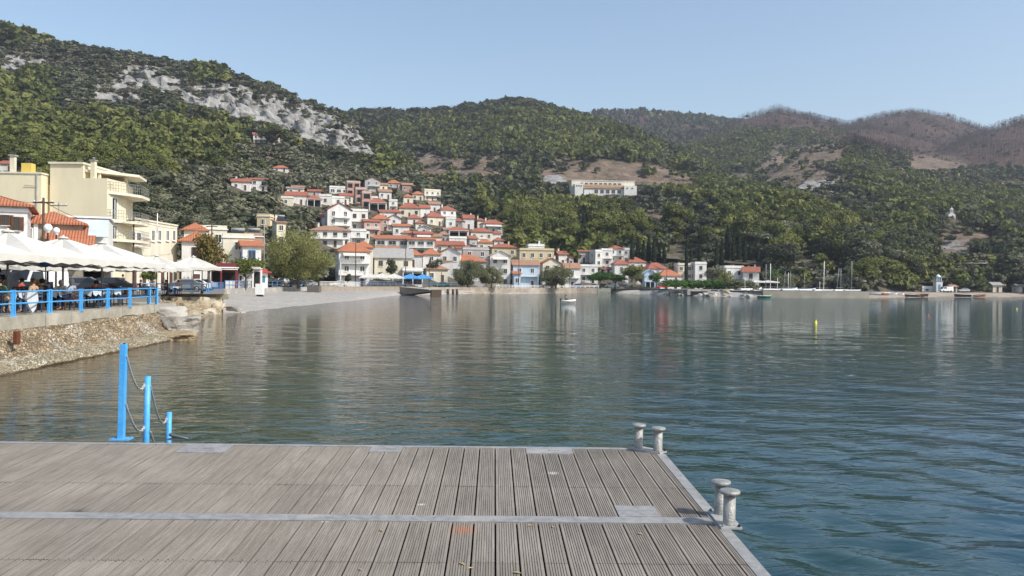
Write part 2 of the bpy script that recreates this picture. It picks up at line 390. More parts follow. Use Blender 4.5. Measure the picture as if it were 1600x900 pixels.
HB = Sheet({
 440: [(520, 340), (620, 300), (720, 260), (860, 215), (1000, 185), (1250, 230)],
 560: [(480, 330), (600, 290), (720, 255), (860, 212), (1000, 180), (1250, 230)],
 640: [(430, 332), (560, 292), (700, 258), (850, 215), (1000, 184), (1250, 230)],
 700: [(390, 348), (530, 300), (680, 262), (840, 212), (980, 174), (1230, 225)],
 760: [(360, 368), (480, 322), (640, 270), (800, 215), (970, 168), (1230, 220)],
 830: [(340, 395), (440, 345), (600, 285), (780, 215), (960, 165), (1200, 215)],
 880: [(335, 398), (430, 345), (560, 298), (760, 225), (940, 176), (1180, 220)],
 930: [(330, 398), (420, 348), (550, 300), (720, 240), (910, 191), (1150, 235)],
 1000: [(325, 400), (410, 352), (550, 300), (680, 258), (860, 217), (1100, 260)],
 1060: [(320, 405), (400, 358), (520, 310), (620, 280), (800, 248), (1000, 290)],
 1100: [(315, 408), (390, 362), (490, 322), (580, 295), (740, 269), (950, 310)],
 1150: [(310, 412), (380, 370), (450, 340), (540, 315), (660, 297), (850, 330)],
 1230: [(305, 418), (345, 392), (390, 372), (450, 352), (520, 338), (700, 370)],
 1340: [(300, 425), (325, 408), (350, 396), (385, 386), (430, 378), (600, 400)]}, .019, seed=21, rel=.8)
HC = Sheet({
 800: [(1000, 300), (1200, 260), (1450, 230), (1700, 205), (2100, 260)], 930: [(1000, 300), (1200, 250), (1450, 210), (1700, 182), (2100, 240)],
 1000: [(1000, 300), (1200, 250), (1450, 210), (1700, 180), (2100, 240)], 1060: [(1000, 300), (1200, 250), (1450, 212), (1700, 183), (2100, 240)],
 1120: [(1000, 300), (1200, 255), (1450, 215), (1700, 190), (2100, 240)], 1180: [(1000, 300), (1200, 255), (1450, 220), (1700, 196), (2100, 250)],
 1300: [(1000, 300), (1200, 265), (1450, 230), (1700, 215), (2100, 260)]}, .006, seed=31, rel=1.2)
HD = Sheet({
 960: [(700, 330), (800, 310), (900, 290), (1000, 275), (1250, 320)], 1040: [(650, 320), (800, 290), (950, 270), (1080, 252), (1350, 300)],
 1080: [(620, 315), (800, 280), (1000, 250), (1180, 230), (1450, 280)], 1120: [(600, 310), (800, 275), (1050, 238), (1300, 210), (1600, 260)],
 1160: [(600, 310), (800, 272), (1100, 225), (1380, 189), (1700, 250)], 1215: [(600, 312), (800, 275), (1100, 220), (1450, 172), (1800, 240)],
 1270: [(600, 315), (800, 275), (1100, 225), (1450, 183), (1800, 240)], 1325: [(600, 320), (800, 275), (1100, 230), (1450, 199), (1800, 250)],
 1370: [(600, 320), (800, 278), (1100, 228), (1480, 186), (1800, 240)], 1425: [(600, 320), (800, 280), (1100, 228), (1500, 177), (1850, 240)],
 1480: [(600, 325), (800, 285), (1100, 235), (1500, 185), (1850, 240)], 1550: [(600, 330), (800, 290), (1100, 240), (1500, 207), (1850, 260)],
 1650: [(600, 330), (800, 295), (1100, 250), (1500, 215), (1850, 260)], 2000: [(600, 330), (800, 295), (1100, 250), (1500, 215), (1850, 260)]}, .012, seed=41, rel=1.3)
HE = Sheet({
 1440: [(600, 330), (800, 300), (950, 270), (1100, 250), (1350, 290)], 1520: [(600, 330), (800, 290), (980, 245), (1150, 218), (1400, 270)],
 1560: [(600, 328), (800, 288), (980, 238), (1180, 202), (1450, 260)], 1600: [(600, 325), (800, 285), (980, 235), (1200, 190), (1500, 250)],
 1700: [(600, 320), (800, 280), (980, 230), (1200, 175), (1500, 240)], 2000: [(600, 320), (800, 280), (980, 230), (1200, 170), (1500, 240)]}, .007, seed=51, rel=1.2)
HF = Sheet({
 1080: [(330, 415), (400, 385), (480, 360), (560, 345), (640, 335), (800, 350)], 1150: [(320, 415), (400, 378), (500, 342), (600, 318), (700, 303), (900, 330)],
 1200: [(315, 415), (400, 375), (500, 335), (620, 300), (760, 270), (950, 310)], 1250: [(310, 415), (400, 375), (500, 332), (640, 285), (800, 242), (1000, 290)],
 1320: [(310, 415), (400, 375), (500, 332), (640, 285), (820, 227), (1050, 280)], 1370: [(310, 415), (400, 375), (500, 332), (640, 288), (820, 234), (1050, 280)],
 1440: [(320, 415), (400, 375), (500, 335), (640, 292), (820, 258), (1050, 290)], 1520: [(330, 412), (410, 378), (500, 345), (640, 305), (820, 276), (1050, 310)],
 1600: [(340, 412), (420, 375), (500, 345), (640, 310), (820, 282), (1050, 320)], 2000: [(360, 412), (420, 375), (500, 345), (640, 310), (820, 280), (1050, 320)]}, .021, seed=61, rel=.8)
HG = Sheet({
 1340: [(310, 425), (340, 410), (380, 395), (420, 385), (520, 400)], 1400: [(315, 425), (350, 400), (400, 380), (440, 368), (540, 390)],
 1450: [(325, 425), (360, 395), (410, 364), (455, 348), (560, 375)], 1490: [(330, 425), (365, 395), (410, 362), (455, 342), (560, 372)],
 1540: [(338, 425), (370, 395), (415, 365), (460, 348), (560, 375)], 1600: [(345, 425), (380, 395), (420, 372), (460, 360), (560, 385)],
 1800: [(370, 425), (400, 395), (430, 380), (460, 368), (560, 390)]}, .009, seed=71, rel=.6)

def terrain_mat():
    M = bpy.data.materials.new('hillside'); M.use_nodes = True
    n = M.node_tree.nodes; l = M.node_tree.links; b = n['Principled BSDF']
    b.inputs['Roughness'].default_value = .95; b.inputs['Specular IOR Level'].default_value = .1
    g = n.new('ShaderNodeNewGeometry'); at = n.new('ShaderNodeAttribute'); at.attribute_name = 'zone'
    sp = n.new('ShaderNodeSeparateColor'); l.new(at.outputs['Color'], sp.inputs[0])
    def noise(sc, det=6, src=None, rough=.6):
        t = n.new('ShaderNodeTexNoise'); t.inputs['Scale'].default_value = sc; t.inputs['Detail'].default_value = det; t.inputs['Roughness'].default_value = rough
        l.new(src or g.outputs['Position'], t.inputs['Vector']); return t.outputs[0]
    def ramp(src, stops):
        c = n.new('ShaderNodeValToRGB'); e = c.color_ramp.elements
        e[0].position, e[0].color = stops[0][0], (*stops[0][1], 1); e[1].position, e[1].color = stops[-1][0], (*stops[-1][1], 1)
        for p, q in stops[1:-1]: x = e.new(p); x.color = (*q, 1)
        l.new(src, c.inputs[0]); return c.outputs[0]
    def mix(f, a, c):
        x = n.new('ShaderNodeMix'); x.data_type = 'RGBA'; l.new(f, x.inputs[0]); l.new(a, x.inputs[6]); l.new(c, x.inputs[7]); return x.outputs[2]
    def edge(zone, sc, lo=.38, hi=.62, k=1.1):
        m_ = n.new('ShaderNodeMath'); m_.operation = 'MULTIPLY_ADD'; m_.inputs[1].default_value = k; m_.inputs[2].default_value = -k / 2; l.new(noise(sc, 8, rough=.7), m_.inputs[0])
        a_ = n.new('ShaderNodeMath'); a_.operation = 'ADD'; l.new(zone, a_.inputs[0]); l.new(m_.outputs[0], a_.inputs[1])
        r_ = n.new('ShaderNodeMapRange'); r_.inputs[1].default_value = lo; r_.inputs[2].default_value = hi; l.new(a_.outputs[0], r_.inputs[0]); return r_.outputs[0]
    scrub = ramp(noise(.12, 10, rough=.75), [(.3, (.042, .044, .026)), (.46, (.085, .078, .052)), (.58, (.145, .122, .092)), (.72, (.22, .185, .145))])
    soil = ramp(noise(.15, 10, rough=.75), [(.3, (.055, .055, .032)), (.42, (.11, .09, .062)), (.55, (.19, .14, .105)), (.72, (.30, .25, .20))])
    mp = n.new('ShaderNodeMapping'); mp.inputs['Scale'].default_value = (1, 1, .3); l.new(g.outputs['Position'], mp.inputs[0])
    rock = ramp(noise(.22, 12, mp.outputs[0], .75), [(.30, (.05, .05, .048)), (.42, (.16, .155, .145)), (.54, (.31, .305, .29)), (.64, (.38, .37, .34)), (.74, (.42, .30, .19))])
    burnt = ramp(noise(.06, 10, rough=.8), [(.3, (.050, .036, .032)), (.5, (.095, .060, .048)), (.7, (.14, .095, .075))])
    field = ramp(noise(.3, 6), [(.3, (.08, .11, .03)), (.7, (.16, .16, .07))])
    c = mix(edge(sp.outputs[2], .03, .3, .7), scrub, burnt)
    c = mix(edge(at.outputs['Alpha'], .05), c, field)
    c = mix(edge(sp.outputs[1], .05), c, soil)
    rk = edge(sp.outputs[0], .09, .36, .46, .95)
    c = mix(rk, c, rock)
    at2 = n.new('ShaderNodeAttribute'); at2.attribute_name = 'paved'
    pv = ramp(noise(.8, 6), [(.3, (.20, .19, .17)), (.7, (.29, .275, .25))])
    c = mix(at2.outputs['Fac'], c, pv)
    l.new(c, b.inputs['Base Color'])
    bp = n.new('ShaderNodeBump'); bp.inputs['Strength'].default_value = .7; bp.inputs['Distance'].default_value = 1.6
    l.new(noise(.35, 8, rough=.7), bp.inputs['Height']); l.new(bp.outputs[0], b.inputs['Normal'])
    return M
HILL = terrain_mat()
def burnt_high(i, u, v):
    if i in ('D', 'E'): return np.clip((212 + 36 * np.clip((u - 1280) / 140, 0, 1) - v) / 18, 0, 1)
    if i == 'C': return np.ones_like(v)
    return 0 * v
def build_sheet(s, name, u0, u1, du, rows, paved=False, cliffs=False, name_i=''):
    U = np.arange(u0, u1 + du, du, dtype=float); U = np.unique(np.concatenate([U, s.us[(s.us > u0) & (s.us < u1)]]))
    T = np.linspace(0, s.K - 1, rows); p = s.pts(U, T)
    uu, vv = proj(p); z = zones(uu, vv); z[2] = np.maximum(z[2], burnt_high(name_i, uu, vv))
    if s.us[0] > 0 or True:
        # burnt zone only on the far hills, rock relief where the crags are
        rk = np.clip(z[0] * 1.2 - .3, 0, 1)
        X, Y, Z = p[..., 0], p[..., 1], p[..., 2]
        rough = np.abs(fbm(X / 13, Z / 16 + Y / 30, 5, 77) - .5) * 4 - .7
        cr2 = vn(X / 5.5, Z / 12, 5) - .5
        k = rk * .010 * Y * (1 if cliffs else .35)
        p[..., 1] -= k * (rough * 1.6 + cr2) ; p[..., 2] += k * .5 * rough
    zz = np.stack([z[0], z[1], z[2], z[3]], -1)
    pav = np.zeros(p.shape[:2])
    if paved: pav[T <= 2.0001] = 1
    o = link(name, npmesh(name, p.reshape(-1, 3), gridq(len(T), len(U)), HILL, {'zone': ('FLOAT_COLOR', zz), 'paved': ('FLOAT', pav)}, True))
    tag(o, kind='structure'); return o
build_sheet(T1, 'ground', -400, 2000, 4, 260, True, True)
build_sheet(HB, 'hill', 440, 1340, 4, 170)
build_sheet(HC, 'hill', 800, 1300, 6, 70, name_i='C')
build_sheet(HD, 'hill', 960, 2000, 6, 110, name_i='D')
build_sheet(HE, 'hill', 1440, 2000, 6, 80, name_i='E')
build_sheet(HF, 'hill', 1080, 2000, 4, 150)
build_sheet(HG, 'hill', 1340, 1800, 4, 90)

# ------------------------------------------------------------------ palette
WHITE = mat('white_render', (.70, .69, .66), .85, (.50, .48, .43), 1.1, bump=.1, stretch=(1, 1, .25), sharp=(.42, .8))
CREAM = mat('cream_render', (.70, .65, .52), .85, (.52, .47, .36), 1.0, bump=.1, stretch=(1, 1, .25), sharp=(.42, .85))
YELLOW = mat('pale_yellow_render', (.72, .645, .46), .85, (.60, .53, .38), .5, bump=.1, stretch=(1, 1, .3), sharp=(.4, .85))
OCHRE = mat('ochre_render', (.55, .44, .26), .85, (.62, .52, .33), .5)
DYELLOW = mat('yellow_render', (.66, .48, .12), .85)
PINK = mat('salmon_render', (.50, .32, .26), .85, (.42, .27, .22), .5)
BLUEW = mat('pale_blue_render', (.50, .62, .72), .85, (.42, .54, .66), .5)
GREYW = mat('grey_render', (.42, .41, .39), .9, (.33, .32, .31), .5)
CONC = mat('concrete', (.40, .38, .34), .9, (.27, .26, .24), 1.2, bump=.3, col3=(.48, .45, .38))
BRICKM = mat('bare_brick', (.42, .27, .20), .9, (.33, .22, .17), 1.5)
STONE = mat('rubble_stone', (.33, .29, .24), .95, (.22, .20, .17), 2.5, bump=.6, col3=(.40, .36, .30))
BROWNW = mat('brown_wood', (.12, .055, .035), .7); DARKWOOD = mat('dark_wood', (.05, .035, .025), .7, (.09, .06, .04), 8)
GLASS = mat('window_glass', (.025, .03, .035), .12, spec=.6)
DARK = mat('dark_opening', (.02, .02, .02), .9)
METALG = mat('galvanised_metal', (.34, .335, .325), .65, (.23, .23, .225), 14, metal=.2, bump=.1, col3=(.38, .37, .35))
WPAINT = mat('white_paint', (.8, .8, .78), .5); BLACKM = mat('black_metal', (.02, .02, .022), .5)
BLUE = mat('sky_blue_paint', (.06, .34, .76), .42, (.09, .40, .80), 9, bump=.15, bscale=30, spec=.4, col3=(.13, .40, .70))
BLUE2 = mat('faded_blue_paint', (.10, .26, .52), .6)
CANVAS = mat('cream_canvas', (.60, .58, .53), .85, (.52, .50, .45), 1.2, bump=.15, bscale=2)
BCANVAS = mat('blue_canvas', (.05, .22, .50), .85, (.08, .30, .60), 1.5)
def tilemat(name, a, b):
    M = mat(name, a, .85, b, .9, col3=tuple(x * .75 for x in a)); n = M.node_tree.nodes; l = M.node_tree.links
    tc = n.new('ShaderNodeTexCoord'); w = n.new('ShaderNodeTexWave'); w.inputs['Scale'].default_value = 1.5; w.bands_direction = 'X'; w.inputs['Distortion'].default_value = .3
    l.new(tc.outputs['Object'], w.inputs['Vector']); bp = n.new('ShaderNodeBump'); bp.inputs['Strength'].default_value = .7; bp.inputs['Distance'].default_value = .08
    l.new(w.outputs['Fac'], bp.inputs['Height']); l.new(bp.outputs[0], n['Principled BSDF'].inputs['Normal']); return M
TILE = tilemat('orange_tiles', (.46, .175, .09), (.38, .145, .08)); TILE2 = tilemat('red_tiles', (.38, .135, .085), (.29, .11, .075))
TILE3 = tilemat('weathered_tiles', (.40, .22, .14), (.31, .19, .13))
GREYROOF = mat('grey_roof_sheet', (.28, .27, .26), .8, (.36, .35, .33), 1)

# ------------------------------------------------------------------ HOUSES
WINM = {}
def winmesh(kind):
    if kind in WINM: return WINM[kind]
    b = MB(); fr = {'w': WPAINT, 'b': BROWNW, 'u': BLUE2, 'd': WPAINT, 'g': GREYW}[kind[0]]
    b.box((0, -.02, 0), (.9, .03, .92), GLASS)
    for x in (-.46, .46): b.box((x, -.05, 0), (.08, .10, 1), fr)
    for z in (-.48, .48): b.box((0, -.045, z), (.84, .09, .06), fr)
    b.box((0, -.045, 0), (.05, .05, .9), fr)
    b.box((0, -.09, -.545), (1.12, .18, .05), WPAINT)
    if len(kind) > 1:       # open shutters
        sh = {'b': BROWNW, 'u': BLUE2, 'w': GREYW}[kind[1]]
        for x in (-.72, .72): b.box((x, -.04, 0), (.4, .05, 1), sh)
    WINM[kind] = b.mesh('window'); return WINM[kind]
def doormesh():
    if 'door' in WINM: return WINM['door']
    b = MB(); b.box((0, -.02, 0), (.9, .04, 1), BROWNW)
    for x in (-.48, .48): b.box((x, -.05, 0), (.08, .1, 1), WPAINT)
    b.box((0, -.05, .52), (1.04, .1, .05), WPAINT)
    WINM['door'] = b.mesh('door'); return WINM['door']
def roof_mesh(b, kind, w, d, h, rh, ov, T):
    a, c = w / 2 + ov, d / 2 + ov
    if kind == 'hip':
        k = min(a, c); r = [(-a + k * .98, 0, h + rh), (a - k * .98, 0, h + rh)] if a >= c else [(0, -c + k * .98, h + rh), (0, c - k * .98, h + rh)]
        e = [(-a, -c, h + .06), (a, -c, h + .06), (a, c, h + .06), (-a, c, h + .06)]
        lo = [(x, y, h - .08) for x, y, z in e]
        f = [(0, 1, 5, 4), (1, 2, 5), (2, 3, 4, 5), (3, 0, 4)] if a >= c else [(0, 1, 4), (1, 2, 5, 4), (2, 3, 5), (3, 0, 4, 5)]
        b.add(e + r + lo, f + [(0, 1, 7, 6), (1, 2, 8, 7), (2, 3, 9, 8), (3, 0, 6, 9), (9, 8, 7, 6)], T)
    elif kind in ('gable', 'gabley', 'shed'):
        if kind == 'gable': poly = [(-c, h - .05), (c, h - .05), (c, h + .1), (0, h + rh + .1), (-c, h + .1)]; b.prism(poly, T, axis='x', t0=-a, t1=a)
        if kind == 'gabley': poly = [(-a, h - .05), (0, h + rh - .05), (a, h - .05), (a, h + .1), (0, h + rh + .1), (-a, h + .1)]; b.prism(poly, T, axis='y', t0=-c, t1=c)
        if kind == 'shed': poly = [(-c, h - .05), (c, h + rh - .05), (c, h + rh + .1), (-c, h + .1)]; b.prism(poly, T, axis='x', t0=-a, t1=a)
def make_house(name, label, loc, w, d, h, yaw, roof='hip', rh=1.5, wall=None, tile=None, opt='', win='w', st=None, cat='house', group=None, cols=None):
    wall = wall or WHITE; tile = tile or TILE
    t = empty(name, loc, yaw, label, cat, group)
    b = MB(); b.box((0, 0, h / 2 - 2), (w, d, h + 4), wall)
    if roof == 'gabley': b.prism([(-w / 2, h - .01), (w / 2, h - .01), (0, h + rh - .06)], wall, axis='y', t0=-d / 2, t1=d / 2)
    if roof == 'gable': b.prism([(-d / 2, h - .01), (d / 2, h - .01), (0, h + rh - .06)], wall, axis='x', t0=-w / 2, t1=w / 2)
    if roof == 'shed': b.prism([(-d / 2, h - .01), (d / 2, h - .01), (d / 2, h + rh - .06)], wall, axis='x', t0=-w / 2, t1=w / 2)
    b.build('wall', t)
    rb = MB()
    if roof == 'flat':
        rb.box((0, 0, h + .06), (w + .4, d + .4, .16), CONC if 'k' in opt else WPAINT)
        for s_ in (-1, 1):
            rb.box((s_ * (w / 2 - .05), 0, h + .45), (.12, d, .6), wall); rb.box((0, s_ * (d / 2 - .05), h + .45), (w - .25, .12, .6), wall)
    else: roof_mesh(rb, roof, w, d, h, rh, .45, tile)
    ro = rb.build('roof', t)
    n = st or max(1, round(h / 3.0)); sh = h / n
    m_ = cols or max(1, int(w / 2.7)); wh = min(1.5, sh * .5)
    wm = winmesh(win); k = 0
    for i in range(n):
        for j in range(m_):
            x = -w / 2 + (j + .5) * w / m_; z = i * sh + sh * .52
            if i == 0 and 'p' in opt: continue
            if i == 0 and j == m_ // 2 and 'n' not in opt:
                link('door', doormesh(), t, (x, -d / 2, 1.05), 0, (1.0, 1, 2.1)); continue
            if 'o' in opt:
                hh = sh * .62; o_ = link('opening', openmesh(), t, (x, -d / 2 - .0, z), 0, (w / m_ * .7, 1, hh))
            else: link('window', wm, t, (x, -d / 2, z), 0, (1.2 if 'l' not in opt else w / m_ * .72, 1, wh * (1.35 if ('b' in opt and i) else 1)))
        for sd_ in (-1, 1):        # one or two windows in each side wall
            if 'q' in opt: continue
            for yy in ((-d * .22, d * .22) if d > 7 else (0,)):
                link('window', wm, t, (sd_ * w / 2, yy, i * sh + sh * .52), sd_ * math.pi / 2, (.95, 1, wh))
    if 'b' in opt or 'B' in opt:
        for i in range(1, n):
            bb = MB(); z = i * sh; dd = 1.2; ww = w * (.96 if 'B' in opt else .7); x0 = 0 if 'B' in opt else w * .1
            bb.box((x0, -d / 2 - dd / 2, z - .02), (ww, dd, .16), WHITE if wall is not GREYW else CONC)
            bo = bb.build('balcony', t)
            rr = MB(); y = -d / 2 - dd + .05
            rr.box((x0, y, z + .95), (ww, .05, .06), WPAINT); rr.box((x0, y, z + .5), (ww, .03, .04), WPAINT)
            for q in range(int(ww / .55) + 1): rr.box((x0 - ww / 2 + .03 + q * (ww - .06) / max(1, int(ww / .55)), y, z + .5), (.04, .04, .86), WPAINT)
            rr.build('railing', bo)
            if 'B' in opt:
                cb = MB(); cb.box((0, 0, 0), (.24, .24, sh - .12), wall); cm = cb.mesh('pillar')
                for s_ in (-1, 1): link('pillar', cm, t, (s_ * (ww / 2 - .14), y + .08, z - sh / 2 - .05))
    if 'p' in opt:      # shade of an open ground floor, painted as a dark sheet, behind a porch
        b2 = MB(); b2.box((0, -d / 2 - .03, sh * .42), (w * .9, .05, sh * .72), DARK); b2.build('dark_front', t)
        b3 = MB(); b3.box((0, -d / 2 - .9, sh * .93), (w, 1.8, .14), WHITE)
        c_ = max(2, int(w / 3))
        for q in range(c_ + 1): b3.box((-w / 2 + .15 + q * (w - .3) / c_, -d / 2 - 1.6, sh * .43), (.25, .25, sh * .86), wall)
        b3.build('porch', t)
    if 'a' in opt:
        b2 = MB(); z = (n - 1) * sh + sh * .9; a_ = w * .38
        b2.prism([(-d / 2 - .05, z), (-d / 2 - 1.5, z - .75), (-d / 2 - 1.5, z - .85), (-d / 2 - .05, z - .1)], CANVAS, axis='x', t0=-a_, t1=a_)
        b2.build('awning', t)
    if 'c' in opt:
        b2 = MB(); cx = w * (.25 if len(label) % 2 else -.28); hh = h + rh * .4
        b2.box((cx, d * .1, hh + .7), (.55, .55, 1.6 + rh * .3), wall); b2.box((cx, d * .1, hh + 1.6 + rh * .15), (.75, .75, .12), CONC)
        b2.build('chimney', ro)
    if 's' in opt:      # solar water heater: tilted panel and tank
        b2 = MB(); zz = h + (rh * .6 if roof != 'flat' else .2)
        b2.prism([(-.9, zz), (.7, zz + 1.1), (.65, zz + 1.2), (-.95, zz + .1)], GLASS, axis='x', t0=-w * .2, t1=-w * .2 + 2)
        b2.tube([(-w * .2 - .1, .8, zz + 1.35), (-w * .2 + 2.1, .8, zz + 1.35)], .28, METALG, 10)
        b2.build('solar_heater', ro)
    if 't' in opt:      # TV aerial
        b2 = MB(); b2.tube([(w * .3, 0, h), (w * .3, 0, h + rh + 2.4)], .03, BLACKM, 5)
        for q in range(5): b2.tube([(w * .3 - .5 + q * .25, -.35, h + rh + 2.3), (w * .3 - .5 + q * .25, .35, h + rh + 2.3)], .018, METALG, 4)
        b2.tube([(w * .3 - .6, 0, h + rh + 2.3), (w * .3 + .6, 0, h + rh + 2.3)], .02, METALG, 4); b2.build('aerial', ro)
    return t
def openmesh():
    if 'open' in WINM: return WINM['open']
    b = MB(); b.box((0, -.012, 0), (1, .02, 1), DARK)
    for x in (-.53, .53): b.box((x, -.1, 0), (.07, .25, 1.02), PINK)
    WINM['open'] = b.mesh('opening'); return WINM['open']
HB_BOX = []   # picture boxes of the houses, to keep trees from growing in front
def house_px(u0, u1, vt, vb, label, roof='hip', rf=.3, wall=None, tile=None, opt='', win='w', yaw=None, Y=None, st=None, dep=None, name='house', sheet=None, cat='house', group=None, cols=None):
    uc = (u0 + u1) / 2
    if Y is None: w_ = (u1 - u0) * .06; u0 -= w_; u1 += w_; vt -= 1; vb += 3
    if Y is None:
        p = (sheet or T1).hit(uc, vb)
    else: p = P(uc, 440, Y); p[2] = (sheet or T1).height(uc, Y)
    s = p[1] / F; Wd = (u1 - u0) * s; top = P(uc, vt, p[1])[2]; H = top - p[2]
    yaw = R(yaw if yaw is not None else 18)
    if dep is None: dep = min(max(Wd * .6, 4.5), 10)
    w = max((Wd - dep * abs(math.sin(yaw)) - .6 * (roof != 'flat')) / math.cos(yaw), Wd * .45)
    dep = min(dep, max((Wd - w * math.cos(yaw)) / max(abs(math.sin(yaw)), .05), 4))
    rh = H * rf if roof != 'flat' else .75
    rh = min(rh, .40 * min(w, dep)) if roof != 'flat' else rh
    h = H - rh
    c = math.cos(yaw); q = dep / 2 * c + w / 2 * abs(math.sin(yaw))
    cx = p[0] * (1 + q / p[1]); cy = p[1] + q
    HB_BOX.append((u0 - 1, u1 + 1, vt - 1, vb, p[1]))
    # keep its height when it stands a little further in
    h *= (1 + q * .5 / p[1])
    HFOOT.append((cx, cy, max(w, dep) * .62))
    return make_house(name, label, (cx, cy, p[2]), w, dep, h, yaw, roof, rh, wall, tile, opt, win, st, cat, group, cols)
HFOOT = []
